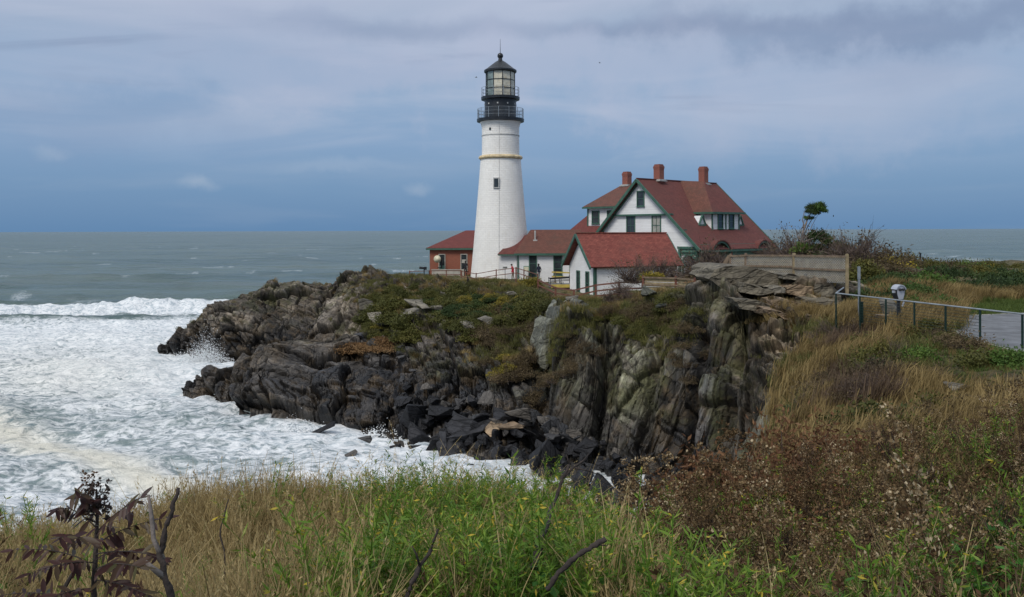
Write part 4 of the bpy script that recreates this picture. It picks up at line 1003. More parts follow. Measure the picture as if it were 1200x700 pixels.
# ------------------------------------------------------------------ lighthouse
def lighthouse():
    X, Y, Z = -1.24, 95.0, 7.9
    T = empty('lighthouse', (X, Y, Z), R(9), 'tall white conical lighthouse tower with black lantern gallery', 'lighthouse')
    zb = Z
    H = lambda z: z-zb
    prof = [(3.45, -1.2), (3.38, .0), (3.12, H(10.5)), (2.80, H(14)), (2.50, H(17.5)), (2.24, H(20.8))]
    m = MB(); m.lathe(prof, 64, cap=False); m.lathe([(2.24, H(20.8)), (2.30, H(20.85))], 64, cap=False)
    tower = m.build('lower_tower', M['tower'], T, True)
    def wrap(o, r):       # UVs round the drum in metres
        me = o.data; uv = me.uv_layers[0].data
        for p in me.polygons:
            cx = sum((Vector(me.vertices[v].co) for v in p.vertices), Vector())/len(p.vertices); ac = math.atan2(cx.y, cx.x)
            for li in p.loop_indices:
                q = me.vertices[me.loops[li].vertex_index].co; a = math.atan2(q.y, q.x)
                if a-ac > math.pi: a -= 2*math.pi
                if a-ac < -math.pi: a += 2*math.pi
                uv[li].uv = (a*r, q.z)
    wrap(tower, 2.7)
    m = MB(); m.lathe([(2.24, H(20.86)), (2.43, H(20.95)), (2.46, H(21.12)), (2.34, H(21.25)), (2.06, H(21.3))], 64, cap=False); m.build('stone_band', M['rust'], T, True)
    m = MB(); m.lathe([(2.09, H(21.3)), (2.07, H(23.1)), (2.075, H(23.55)), (2.07, H(23.6)), (2.08, H(24.35)), (2.20, H(24.85)), (2.36, H(25.05))], 64, cap=False); u = m.build('upper_tower', M['tower'], T, True); wrap(u, 2.1)
    m = MB(); m.lathe([(2.10, H(23.42)), (2.12, H(23.45)), (2.12, H(23.54)), (2.10, H(23.57))], 64, cap=False); m.build('thin_band', M['lead'], T, True)
    # gallery deck
    m = MB(); m.lathe([(2.3, H(24.98)), (2.62, H(25.06)), (2.64, H(25.34)), (1.7, H(25.36))], 48, cap=False); m.build('lower_gallery', M['black'], T, False)
    m = MB(); m.lathe([(1.76, H(25.33)), (1.76, H(27.3)), (1.80, H(27.32)), (1.80, H(27.42)), (2.14, H(27.5)), (2.16, H(27.78)), (1.6, H(27.80))], 40, cap=False); w = m.build('watch_room', M['black'], T, False)
    for k in range(10):
        a = 2*math.pi*k/10; v = MB(); v.box((1.775*math.cos(a), 1.775*math.sin(a), H(26.95)), (.06, .16, .16), Matrix.Rotation(a, 3, 'Z')); v.build('vent', M['lead'], w)
    def railing(r, z0, h, n, rails, bal=0, name='railing'):
        o = MB()
        for k in range(n):
            a = 2*math.pi*k/n; o.tube([(r*math.cos(a), r*math.sin(a), z0), (r*math.cos(a), r*math.sin(a), z0+h)], .028, 5)
        for zz in rails:
            ring = [(r*math.cos(2*math.pi*k/36), r*math.sin(2*math.pi*k/36), z0+zz) for k in range(37)]
            o.tube(ring, .022, 4, cap=False)
        for k in range(bal):
            a = 2*math.pi*k/bal; o.tube([(r*math.cos(a), r*math.sin(a), z0+.05), (r*math.cos(a), r*math.sin(a), z0+h-.05)], .008, 3, cap=False)
        return o.build(name, M['grey_metal'], T)
    railing(2.56, H(25.34), 1.12, 14, (.35, .72, 1.12), 130)
    railing(2.09, H(27.78), 1.05, 12, (.30, .66, 1.03))
    # lantern: ten-sided frame, a pane in each opening
    n = 10; r = 1.62; z0, z1 = H(27.8), H(30.55); rows = 3
    fr = MB()
    for k in range(n):
        a = 2*math.pi*(k+.5)/n; fr.tube([(r*math.cos(a), r*math.sin(a), z0), (r*math.cos(a), r*math.sin(a), z1)], .045, 6)
    for i in range(rows+1):
        zz = z0+(z1-z0)*i/rows
        for k in range(n):
            a, b = 2*math.pi*(k+.5)/n, 2*math.pi*(k+1.5)/n
            fr.beam((r*math.cos(a), r*math.sin(a), zz), (r*math.cos(b), r*math.sin(b), zz), .07, .06)
    lf = fr.build('lantern_frame', M['black'], T)
    # opaque core behind the glass: the blinds round the lens
    m = MB(); m.lathe([(1.2, z0), (1.2, z1)], 24, cap=True); m.build('lens_curtain', M['pane_cool'], lf, True)
    for k in range(n):
        a, b = 2*math.pi*(k+.5)/n, 2*math.pi*(k+1.5)/n
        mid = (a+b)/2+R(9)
        warm = math.cos(mid-R(-40)) > .50  # right-facing panes carry the cream reflection as colour, the rest stay dark
        for i in range(rows):
            za = z0+(z1-z0)*i/rows+.04; zb_ = z0+(z1-z0)*(i+1)/rows-.04; q = r*.985
            P = [(q*math.cos(a), q*math.sin(a), za), (q*math.cos(b), q*math.sin(b), za), (q*math.cos(b), q*math.sin(b), zb_), (q*math.cos(a), q*math.sin(a), zb_)]
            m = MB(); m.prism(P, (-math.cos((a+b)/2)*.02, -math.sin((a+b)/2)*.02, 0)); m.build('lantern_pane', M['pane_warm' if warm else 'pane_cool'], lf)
    m = MB(); m.lathe([(1.62, z1-.02), (1.78, z1), (1.82, H(30.62)), (1.82, H(30.78)), (1.55, H(30.95)), (1.05, H(31.35)), (.62, H(31.68)), (.36, H(31.85)), (.24, H(31.9)), (.20, H(32.25))], 30, cap=True); m.build('lantern_roof', M['black'], T, False)
    m = MB(); m.lathe([(.02, H(32.05))]+[(.33*math.sin(math.pi*k/10), H(32.42)-.33*math.cos(math.pi*k/10)) for k in range(1, 10)]+[(.02, H(32.76))], 20); b = m.build('ventilator_ball', M['black'], T, True)
    m = MB(); m.tube([(0, 0, H(32.7)), (0, 0, H(34.3))], [.035, .012], 6); m.build('lightning_rod', M['black'], T)
    # window: on the side that faces the camera
    ang = math.atan2(-math.cos(R(10)), -math.sin(R(10)))-R(9)
    rr = 2.68
    c = Vector((rr*math.cos(ang), rr*math.sin(ang), H(18.15))); nn = Vector((math.cos(ang), math.sin(ang), 0)); hh = Vector((-nn.y, nn.x, 0))
    rr2 = 2.49; c = Vector((nn.x*rr2, nn.y*rr2, H(18.15)))
    f = MB(); rot = Matrix((hh, nn, Vector((0, 0, 1)))).transposed()
    f.box(c, (.66, .30, 1.16), rot); w = f.build('window', M['lead'], T)
    g = MB(); g.box(c+nn*.155, (.46, .03, .92), rot); g.build('pane', M['glass'], w)
    ang2 = math.atan2(-math.cos(R(32)), -math.sin(R(32)))-R(9); n2 = Vector((math.cos(ang2), math.sin(ang2), 0)); h2 = Vector((-n2.y, n2.x, 0))
    g = MB(); g.box(n2*2.08+Vector((0, 0, H(24.1))), (.22, .12, .26), Matrix((h2, n2, Vector((0, 0, 1)))).transposed()); g.build('vent', M['glass'], T)
    # conduit down the seam
    pts = []
    for z, q in ((24.8, 2.19), (23.6, 2.10), (21.35, 2.1), (21.2, 2.5), (20.8, 2.3), (17.5, 2.55), (14, 2.85), (10.5, 3.17), (8.4, 3.38)):
        pts.append((q*math.cos(ang+.12), q*math.sin(ang+.12), H(z)))
    g = MB(); g.tube(pts, .014, 5); g.build('conduit', M['lead'], T)
lighthouse()

# ------------------------------------------------------------------ fences
def post(parent, p, h, w=.11, mat='wood_red', sink=.5):
    m = MB(); p = Vector(p); m.box((p.x, p.y, p.z+(h-sink)/2), (w, w, h+sink)); m.box((p.x, p.y, p.z+h+.012), (w*.7, w*.7, .024)); return m.build('post', M[mat], parent)
def rail_fence(name, tops, h, label, mat='wood_red', rails=(.95, .5), pw=.11, rw=.07, cat='fence', group=None):
    """tops: world points of the post tops"""
    T = empty(name, tuple(Vector(tops[0])-Vector((0, 0, h))), 0, label, cat, group); o = Vector(T.location)
    P = [Vector(p)-o for p in tops]
    for p in P: post(T, p-Vector((0, 0, h)), h, pw, mat)
    for a, b in zip(P[:-1], P[1:]):
        for r in rails:
            k = h*(1-r); d = (b-a).normalized()*.03
            m = MB(); m.beam(a-Vector((0, 0, k+.02))+d*0, b-Vector((0, 0, k+.02)), rw*.6, rw); m.build('rail', M[mat], T)
    return T
tp = [(541, 317.5, 90.5), (558, 320.2, 89), (581.5, 316.0, 88), (604.5, 313.3, 87.5)]
rail_fence('rail_fence', [at(*p) for p in tp], 1.15, 'red-brown post and rail fence in front of the lighthouse base')
tp = [(604.8, 313.3, 87.3), (614, 316, 86), (630, 321, 82)]
rail_fence('rail_fence', [at(*p) for p in tp], 1.1, 'short red-brown rail fence beside the visitor in the red jacket')
tp = [(630.5, 327.5, 80), (651, 336.5, 74), (672.5, 339.5, 70), (698, 333.5, 69), (725.5, 330.3, 67), (753, 329.5, 64)]
rail_fence('rail_fence', [at(*p) for p in tp], 1.15, 'weathered rail fence running below the small white outbuilding', rails=(.96, .55, .2), pw=.15, rw=.12)
# boarded fence right of it
def boarded_fence(name, posts, h, nb, label, mesh=False, postmat='wood_red', gap=.0):
    T = empty(name, tuple(Vector(posts[0])-Vector((0, 0, h))), 0, label, 'fence'); o = Vector(T.location)
    P = [Vector(p)-o for p in posts]
    for p in P: post(T, p-Vector((0, 0, h)), h+.08, .13, postmat)
    rnd = random.Random(5)
    for a, b in zip(P[:-1], P[1:]):
        d = (b-a); n = Vector((d.y, -d.x, 0)).normalized()
        bh = h*.94/nb
        for k in range(nb):
            zc = -h*.03-bh*(k+.5); j = rnd.uniform(-.012, .012)
            m = MB(); m.beam(a+n*(-.085)+Vector((0, 0, zc+j)), b+n*(-.085)+Vector((0, 0, zc-j)), .03, bh-.035-gap); m.build('plank', M['plank'], T)
        for zz in (-.03, -h*.52):
            m = MB(); m.beam(a+Vector((0, 0, zz))+n*.055, b+Vector((0, 0, zz))+n*.055, .05, .09); m.build('rail', M['wood'], T)
        if mesh:
            m = MB(); L = d.length; st = .13; nn = int((L+h)/st); u = d.normalized()
            for q in range(-int(h/st), int(L/st)+1):
                for s in (1, -1):
                    x0 = q*st; x1 = x0+h*.95; z0, z1 = (-h, -.05) if s == 1 else (-.05, -h)
                    t0 = max(0, -x0/(x1-x0)); t1 = min(1, (L-x0)/(x1-x0))
                    if t1 <= t0: continue
                    pa = a+u*(x0+(x1-x0)*t0)+n*.015+Vector((0, 0, z0+(z1-z0)*t0)); pb = a+u*(x0+(x1-x0)*t1)+n*.015+Vector((0, 0, z0+(z1-z0)*t1))
                    m.beam(pa, pb, .012, .012)
            m.build('wire_mesh', M['lead'], T)
    return T
boarded_fence('board_fence', [at(753.5, 324.5, 58), at(791.8, 325.5, 56.5), at(814, 327.5, 55)], 1.0, 3, 'low fence of three lichened planks at the cliff top beside the outbuilding')
def fence_top(px, py, D): return at(px, py, D)
boarded_fence('mesh_fence', [fence_top(856, 299.6, 49.5), fence_top(874, 298.8, 48.5), fence_top(930, 299, 45.5)], 1.2, 3, 'tan board and wire mesh fence on top of the overhanging rock slab, left half', True, 'wood')
boarded_fence('mesh_fence', [fence_top(930.6, 299, 45.4), fence_top(992.5, 300, 41.5)], 1.35, 4, 'tan board and mesh fence above the rock ledges, right half ending in a tall post', True, 'plank')
# diagonal brace, pale board at the left end
b = MB(); b.beam(at(848.5, 311, 49.8), at(855, 300, 49.6), .10, .22); b = b.build('fence_brace', M['wood']); tagobj(b, 'dark diagonal brace at the left end of the mesh fence', 'fence')

# far right shore fence
tp = [(1078.5, 296.8, 72), (1165, 309.5, 84), (1185, 315.5, 74), (1215, 322, 66)]
rail_fence('shore_fence', [at(*p) for p in tp[1:]], 1.3, 'brown cable fence on the far shore at the right edge', rails=(.9, .45))
p = at(1078.5, 296.5, 72); m = MB(); m.box((0, 0, .7), (.1, .1, 2.6)); m.box((0, 0, 1.95), (.13, .13, .1)); o = m.build('marker_post', M['black']); o.location = (p.x, p.y, p.z-2.0); tagobj(o, 'dark lone post sticking out of the brown bushes against the sea', 'post')

# green pipe railing of the overlook
def overlook_railing():
    G = 9.38; H = 1.07
    T = empty('overlook_railing', (12.9, 34, G), 0, 'dark green pipe railing with thin cables round the paved overlook', 'railing')
    o = Vector((12.9, 34, G))
    def line(k): return Vector((1.9*k, -7*k, 0))
    ks = [0, .18, .37, .57, .78, 1.0, 1.24, 1.5, 1.8]
    ks = [0, .2, .4, .6, .8, 1.0, 1.22, 1.46]
    for k in ks:
        p = line(k); m = MB(); m.box((p.x, p.y, H/2-.45), (.05, .05, H+.86)); m.build('post', M['green_dark'], T)
    a, b = line(0), line(1.7)
    m = MB(); m.tube([a+Vector((0, 0, H)), b+Vector((0, 0, H))], .027, 8); m.build('top_rail', M['grey_metal'], T)
    for j in range(9):
        z = .14+j*.10; m = MB(); m.tube([line(.2)+Vector((0, 0, z)), line(1.0)+Vector((0, 0, z))], .006, 4); m.build('cable', M['green_dark'], T)
    # return rail
    r = Vector((1.55, 3.2, 0)); m = MB(); m.tube([Vector((0, 0, H)), r+Vector((0, 0, H))], .030, 8); m.build('top_rail', M['grey_metal'], T)
    m = MB(); m.box((.98, .2-.05, H/2+.15), (.07, .07, H+1.0)); m.box((.98, .15, H+.80), (.09, .09, .5)); m.build('post', M['grey_metal'], T, label='tall galvanised post behind the corner')
    p = line(.2); m = MB(); m.box((p.x+.1, p.y+.1, H/2-.1), (.13, .05, H-.25)); m.build('infill_panel', M['green_dark'], T)
overlook_railing()

# coin viewer
def coin_viewer():
    T = empty('coin_viewer', (14.35, 31.7, 9.40), R(10), 'silver and black coin-operated viewer on a black pillar behind the railing', 'viewer')
    m = MB(); m.lathe([(.20, 0), (.20, .04), (.12, .10), (.085, .18), (.08, .95), (.10, 1.0), (.07, 1.06)], 16); m.build('pillar', M['black'], T, False)
    m = MB()
    prof = [(-.13, 1.02), (.13, 1.02), (.21, 1.22), (.235, 1.40), (.19, 1.53), (.08, 1.585), (-.08, 1.585), (-.19, 1.53), (-.235, 1.40), (-.21, 1.22)]
    m.prism([(x*.95, -.16, z) for x, z in prof], (0, .32, 0)); h = m.build('housing', M['black'], T)
    m = MB(); m.prism([(x*.82, -.175, 1.05+(z-1.02)*.93) for x, z in prof], (0, .02, 0)); m.build('face_plate', M['silver'], h)
    m = MB()
    for k in range(8):
        a0, a1 = math.pi*(.12+.76*k/8), math.pi*(.12+.76*(k+1)/8)
        P = lambda a, r: (math.cos(a)*r, -.21, 1.33+math.sin(a)*r*1.05)
        m.prism([P(a0, .235), P(a1, .235), P(a1, .275), P(a0, .275)], (0, .40, 0))
    m.build('hood', M['silver'], h)
    for s in (-1, 1):
        m = MB(); m.lathe([(.045, 0), (.05, .01), (.05, .10), (.03, .11)], 12); e = m.build('eyepiece', M['black'], h, True); e.rotation_euler = (R(90), 0, 0); e.location = (s*.075, -.17, 1.43)
    m = MB(); m.box((-.27, -.05, 1.34), (.09, .12, .09)); m.build('coin_box', M['silver'], h); m = MB(); m.box((.14, -.12, .86), (.05, .05, .2), Matrix.Rotation(R(25), 3, 'Y')); m.build('lever', M['silver'], h)
coin_viewer(); bpy.data.objects['coin_viewer'].scale = (.82, .85, .95)
def telescope():
    p = at(497, 319, 96)
    T = empty('telescope', (p.x, p.y, 7.75), R(8), 'black fixed telescope on a post at the left end of the lighthouse fence', 'viewer')
    m = MB(); m.tube([(0, 0, 0), (0, 0, .85)], .06, 8); m.box((0, 0, .03), (.3, .3, .06)); m.build('post', M['black'], T)
    m = MB(); m.tube([(-.55, 0, 1.08), (-.5, 0, 1.08), (.0, 0, 1.02), (.25, 0, 1.0)], [.13, .14, .12, .1], 10); m.box((.12, 0, 1.0), (.34, .3, .34)); m.box((.02, 0, .86), (.14, .14, .12)); m.build('barrel', M['black'], T)
telescope()
# fence and low pink wall line by the brick building
rail_fence('rail_fence', [at(480, 317.5, 97), at(503, 317, 96.5), at(523, 316.8, 96), at(540, 316.8, 95.5)], .95, 'brown rail fence in front of the red brick building', mat='wood_red')
m = MB(); m.box((0, 0, .35), (3.7, .16, .8)); m.box((0, 0, .78), (3.8, .22, .08)); o = m.build('low_wall', M['concrete']); o.location = (-7.4, 98.3, 7.7); tagobj(o, 'low pale wall at the foot of the brick building', 'wall')
# interpretive sign beside the tower
def post_sign(x, y, z):
    T = empty('post_sign', (x, y, z), 0, 'small slanted sign on a thin post against the white tower base', 'sign')
    m = MB(); m.box((0, 0, .6), (.05, .05, 1.3)); m.build('post', M['black'], T)
    m = MB(); m.box((0, -.05, 1.28), (.48, .05, .22), Matrix.Rotation(R(30), 3, 'X')); m.build('panel', M['lead'], T)
post_sign(-.75, 91.0, 7.75)
# yellow barrier and dark ramp rail
def barrier(x, y, z):
    T = empty('barrier', (x, y, z), R(4), 'yellow sawhorse barrier in front of the green windows', 'barrier')
    for s, zz in ((1, 1.05), (1, .6)):
        m = MB(); m.beam((-1.1, -.02, zz+.05), (1.1, .02, zz-.05), .05, .14); m.build('bar', M['yellow'], T)
    for xx in (-.75, .75):
        m = MB(); m.beam((xx, -.35, 0), (xx, 0, 1.15), .06, .06); m.beam((xx, .35, 0), (xx, 0, 1.14), .06, .058); m.build('leg', M['wood'], T)
barrier(5.1, 86.5, 7.65)
def ramp():
    T = empty('cellar_ramp', (5.2, 83.5, 7.5), R(3), 'dark low ramp with black handrails between the connecting building and the outbuilding', 'ramp')
    m = MB(); m.box((0, 0, .1), (3.2, 1.6, .3)); m.build('deck', M['asphalt'], T)
    for y in (-.75, .75):
        m = MB(); m.beam((-1.6, y, .75), (1.6, y, .95), .06, .09); m.beam((-1.6, y, .5), (1.6, y, .7), .04, .05)
        for x in (-1.55, -.5, .5, 1.55): m.box((x, y, .45), (.06, .06, .85))
        m.build('handrail', M['black'], T)
    m = MB(); m.box((.0, -1.1, .1), (3.0, .12, .3)); m.build('kerb', M['yellow'], T)
ramp()

# ------------------------------------------------------------------ people
def person(loc, rz, label, top, legs, lean=0., walk=0., h=1.72, hair='hair', carry=False):
    """one continuous skin surface; clothing colours follow the height on the body"""
    k = h/1.72
    J = {'pel': (0, 0, .93), 'spine': (0, .01, 1.12), 'chest': (0, .0, 1.33), 'neck': (0, -.01, 1.50), 'head': (0, -.03, 1.60), 'crown': (0, -.02, 1.70),
         'shl': (-.17, 0, 1.42), 'ell': (-.25, .03, 1.14), 'wrl': (-.22, -.10, .93), 'hal': (-.21, -.13, .84),
         'shr': (.17, 0, 1.42), 'elr': (.25, .03, 1.14), 'wrr': (.20, -.14, .95), 'har': (.18, -.18, .87),
         'hil': (-.09, 0, .90), 'knl': (-.10, -.04-walk*.12, .49), 'anl': (-.10, .02-walk*.2, .09), 'tol': (-.11, -.13-walk*.2, .035),
         'hir': (.09, 0, .90), 'knr': (.10, -.02+walk*.05, .49), 'anr': (.10, .03+walk*.26, .10), 'tor': (.11, -.12+walk*.26, .035)}
    rad = {'pel': .135, 'spine': .125, 'chest': .15, 'neck': .055, 'head': .098, 'crown': .07, 'sh': .07, 'el': .045, 'wr': .032, 'ha': .038, 'hi': .085, 'kn': .058, 'an': .042, 'to': .04}
    E = [('pel', 'spine'), ('spine', 'chest'), ('chest', 'neck'), ('neck', 'head'), ('head', 'crown')]
    for s in 'lr': E += [('chest', 'sh'+s), ('sh'+s, 'el'+s), ('el'+s, 'wr'+s), ('wr'+s, 'ha'+s), ('pel', 'hi'+s), ('hi'+s, 'kn'+s), ('kn'+s, 'an'+s), ('an'+s, 'to'+s)]
    names = list(J); me = bpy.data.meshes.new('body')
    me.from_pydata([(J[n][0]*k, (J[n][1]-lean*max(0, J[n][2]-.9))*k, J[n][2]*k) for n in names], [(names.index(a), names.index(b)) for a, b in E], [])
    o = bpy.data.objects.new('tmp', me); COL.objects.link(o)
    sk = o.modifiers.new('skin', 'SKIN'); ss = o.modifiers.new('sub', 'SUBSURF'); ss.levels = 1
    for i, n in enumerate(names):
        r = rad.get(n, rad.get(n[:2], .05)); me.skin_vertices[0].data[i].radius = (r*k*1.1, r*k*(.85 if n in ('chest', 'spine', 'pel') else 1.05))
    me.skin_vertices[0].data[0].use_root = True
    dg = bpy.context.evaluated_depsgraph_get(); em = bpy.data.meshes.new_from_object(o.evaluated_get(dg)); bpy.data.objects.remove(o)
    em.materials.clear()
    for m_ in ('skin', top, legs, hair, 'cloth_black'): em.materials.append(M[m_])
    for p in em.polygons:
        z = p.center.z/k; y = p.center.y/k+lean*max(0, z-.9); x = abs(p.center.x/k); p.use_smooth = True
        if z > 1.50: p.material_index = 3 if (z > 1.64 or y > .0) else 0
        elif z < .10: p.material_index = 4
        elif z < .88 and x < .17: p.material_index = 2
        elif x > .14 and z < .92: p.material_index = 0
        else: p.material_index = 1
    T = empty('person', loc, rz, label, 'person'); em.name = 'body'; link('body', em, T)
    hm = MB(); hm.lathe([(.085, 0), (.10, .06), (.085, .12), (.04, .15)], 12); hh = hm.build('hair', M[hair], T, True); hh.location = (0, (-.02-lean*.8)*k, 1.63*k); hh.scale = (k*1.02, k*1.1, k)
    return T
person((.10, 88.2, 7.75), R(-70), 'person in a red jacket and khaki trousers leaning forward at the fence', 'cloth_red', 'cloth_khaki', .18, .4)
person((-5.25, 96.3, 7.75), R(175), 'person dressed all in black standing by the brick building', 'cloth_black', 'cloth_black', 0, .2, 1.78)
person((2.75, 88.4, 7.7), R(200), 'person in a navy jacket and pale trousers walking to the green door', 'cloth_navy', 'cloth_grey', 0, .8, 1.78)
# gulls
def gull(p, rz, label):
    T = empty('gull', tuple(p), rz, label, 'bird')
    m = MB(); m.tube([(-.22, 0, 0), (-.12, 0, 0), (0, 0, .01), (.14, 0, .02), (.22, 0, .01)], [.01, .045, .06, .04, .008], 7); m.build('body', M['gull'], T)
    for s in (-1, 1):
        m = MB(); m.prism([(.07, 0, .03), (.03, s*.3, .13), (-.06, s*.62, .06), (-.08, s*.3, .11), (-.09, 0, .02)], (0, 0, .012)); m.build('wing', M['gull'], T)
gull(at(558, 91, 140), R(20), 'small gull gliding left of the lantern'); gull(at(703, 74, 170), R(-30), 'tiny gull in the sky right of the lighthouse')
# ------------------------------------------------------------------ boulders and loose blocks
def rock_mesh(name, seed, dims=(1, .75, .55), n=15, mat='boulder', bev=.018):
    rnd = random.Random(seed); bm = bmesh.new()
    for i in range(n):
        v = Vector([rnd.gauss(0, 1) for _ in range(3)]); m = max(abs(v.x), abs(v.y), abs(v.z)); v = v/m*rnd.uniform(.8, 1.0)      # points on a box: angular blocks
        bm.verts.new((v.x*dims[0]/2, v.y*dims[1]/2, v.z*dims[2]/2))
    r = bmesh.ops.convex_hull(bm, input=bm.verts)
    bmesh.ops.delete(bm, geom=[g for g in r['geom_interior'] if isinstance(g, bmesh.types.BMVert)], context='VERTS')
    bmesh.ops.dissolve_limit(bm, angle_limit=R(14), verts=bm.verts, edges=bm.edges)
    bmesh.ops.bevel(bm, geom=list(bm.edges), offset=bev, segments=1, affect='EDGES', profile=.6, clamp_overlap=True)
    bmesh.ops.triangulate(bm, faces=[f for f in bm.faces if len(f.verts) > 4])
    me = bpy.data.meshes.new(name); bm.to_mesh(me); bm.free(); me.materials.append(M[mat]); return me
BM = {k: [rock_mesh('boulder', s+i*11, d, 10, k) for i, d in enumerate(((1, .8, .6), (1, .6, .45), (1, .9, .7), (1, .55, .3), (1, .75, .5), (1, .7, .8)))]
      for s, k in ((1, 'boulder'), (2, 'boulder_wet'), (3, 'tan_rock'), (4, 'pale_rock'), (5, 'slab'), (6, 'cliff_pillar'))}
def rock(name, p, size, rot, kind='boulder', v=0, parent=None, **tags):
    o = link(name, BM[kind][v % 6], parent); o.location = p; o.scale = size if isinstance(size, tuple) else (size,)*3; o.rotation_euler = rot
    return tagobj(o, **tags)
RB = random.Random(3)
def boulder_tags(px, py, s, z):
    zone = 'below the left shoulder of the headland' if px < 480 else 'below the middle of the cliff' if px < 560 else 'below the brown gully' if px < 640 else 'at the foot of the pale lichened towers'
    wet = 'wet black' if z < 1.5 else 'dry slate-grey'; big = 'big' if s > .95 else 'medium' if s > .6 else 'small'
    return dict(label='%s %s angular boulder in the scree %s' % (big, wet, zone), cat='boulder', group='%s %s boulders %s' % (big, wet, zone))
# scree at the foot of the cliff
polys = [([(395, 490), (440, 462), (500, 462), (560, 468), (640, 480), (655, 520), (650, 556), (600, 552), (540, 535), (470, 518), (420, 506)], 185, (.42, 1.2)),
         ([(625, 480), (690, 510), (735, 535), (745, 600), (640, 580), (610, 545)], 105, (.35, 1.0)), ([(430, 330), (520, 470), (440, 480), (400, 430)], 14, (.5, 1.2))]
for poly, n, (s0, s1) in polys:
    xs = [q[0] for q in poly]; ys = [q[1] for q in poly]; k = 0
    while k < n:
        px, py = RB.uniform(min(xs), max(xs)), RB.uniform(min(ys), max(ys))
        if not inpoly(px, py, poly): continue
        k += 1; h_ = hit(px, py)
        if h_ is None: continue
        p, nn = h_; s = RB.uniform(s0, s1)**1.0*RB.choice((.7, 1, 1, 1.6))
        rock('boulder', p+Vector((0, -.25*s, .12*s)), (s*RB.uniform(.8, 1.4), s, s*RB.uniform(.8, 1.2)), (RB.uniform(-.5, .5), RB.uniform(-.9, .3), RB.uniform(0, 6.28)),
             'boulder_wet' if (p.z < 1.5 or RB.random() < .25) else 'boulder', RB.randrange(6),
             **boulder_tags(px, py, s, p.z))
for k in range(46):
    x_, y_ = RB.uniform(1.5, 9.5), RB.uniform(28, 40.5); s = RB.uniform(1.0, 2.3)
    if groundC(x_, y_)[0] > 1.2: continue
    rock('boulder', (x_, y_, RB.uniform(.0, .5)), (s*1.2, s, s*.9), (RB.uniform(-.4, .4), RB.uniform(-.6, .3), RB.uniform(0, 6.28)), 'boulder_wet', RB.randrange(6),
         label='wet black boulder filling the cleft between the pale towers and the brown bank', cat='boulder', group='wet black boulders in the cleft by the brown bank')
def one(px, py, D, size, rot, kind, v, label, z=None):
    p = at(px, py, D)
    if z is not None: p.z = z
    return rock('boulder', p, size, rot, kind, v, label=label, cat='boulder')
one(583, 499, 49.2, (1.9, 1.4, 1.2), (.2, -.15, .5), 'tan_rock', 0, 'brown flat-topped boulder, left of the two tan ones in the scree')
one(600, 498, 48.6, (1.7, 1.3, 1.0), (.2, -.1, -.4), 'tan_rock', 4, 'orange-tan boulder lying right of the brown one in the scree')
one(374, 511, 54, (3.0, 1.4, 1.3), (0, -.42, .2), 'boulder_wet', 3, 'long black slab rock slanting out of the surf in front of the ledge', .35)
one(430, 522, 51.5, (1.3, 1.2, 1.1), (0, .2, .5), 'boulder', 0, 'brown-grey rock standing in the foam left of the scree', .35)
one(409, 538, 48.6, (1.3, 1., .8), (0, -.5, .1), 'boulder', 2, 'pale grey rounded rock awash in the foam', .12)
one(487, 528, 50.5, (1., .8, .6), (0, 0, .1), 'boulder', 1, 'small slate rock in the white foam below the scree', .2)
one(463, 527, 50.8, (.8, .7, .5), (0, 0, 1.1), 'boulder_wet', 2, 'tiny black rock in the foam left of the small slate rock', .15)
one(569, 539, 48.3, (1.1, .9, .6), (0, 0, .7), 'boulder', 5, 'flat grey rock in foam at the right end of the surf', .2)
one(560, 556, 45.5, (1.9, 1.4, 1.2), (0, .1, .7), 'boulder', 2, 'large grey rock among foam just above the green weeds', .2)
one(586, 551, 46.2, (1.4, 1.0, .8), (.3, 0, 0), 'boulder', 1, 'mid-grey rock in the foam right of the large one', .2)
one(605, 546, 46.6, (1.8, 1.2, 1.2), (.2, .3, .4), 'boulder_wet', 4, 'black rock at the waterline where the scree meets the last foam', .3)
one(209, 413, 91, (1.6, 1., .6), (0, 0, .2), 'boulder_wet', 1, 'low black rock at the very tip of the headland', .15)
one(700, 547, 44, (1.6, 1.0, .9), (.3, .2, .4), 'boulder', 3, 'slate-blue slab boulder lying in the dark cleft', None)
one(1040, 369, 33.3, (1.5, 1., 1.7), (0, .1, .3), 'pale_rock', 2, 'pale grey upright boulder behind the coin viewer', 9.75)
one(1050, 378, 32.7, (1.7, 1.1, .9), (.1, .2, -.1), 'tan_rock', 4, 'tan low boulder at the foot of the coin viewer', 9.6)
one(1075, 386, 31.6, (1.4, .8, .5), (0, .1, .2), 'pale_rock', 1, 'grey flat boulder right of the viewer under the railing', 9.45)
one(1120, 466, 19.5, (.8, .5, .3), (0, 0, .2), 'pale_rock', 0, 'grey lichened boulder poking out of the dry slope grass, right one', 9.42)
one(1092, 472, 18.8, (.65, .5, .3), (0, 0, 1.2), 'pale_rock', 4, 'grey lichened boulder poking out of the dry slope grass, left one', 9.2)
one(1155, 560, 12.6, (.28, .3, .34), (.4, 0, .5), 'pale_rock', 2, 'small pale stone in the dark hollow at the right edge')
# pale rocks in the brush of the headland
for k, (px, py, s) in enumerate(((484, 355, 2.3), (495, 360, 2.0), (478, 367, 1.7), (516, 365, 1.6), (432, 358, 2.4), (443, 372, 2.2), (600, 346, 1.4), (568, 378, 1.7), (548, 385, 1.6), (668, 352, 1.2), (757, 351, 1.1), (775, 362, 1.1))):
    h_ = hit(px, py)
    rock('boulder', h_[0]+Vector((0, -.3, .25)), (s, s*.9, s*.85), (RB.uniform(-.3, .3), RB.uniform(-.4, .4), RB.uniform(0, 6)), 'pale_rock' if k < 10 else 'cliff_pillar', RB.randrange(6),
         label='pale grey boulder showing through the brush on top of the headland', cat='boulder', group='pale boulders in the headland brush')
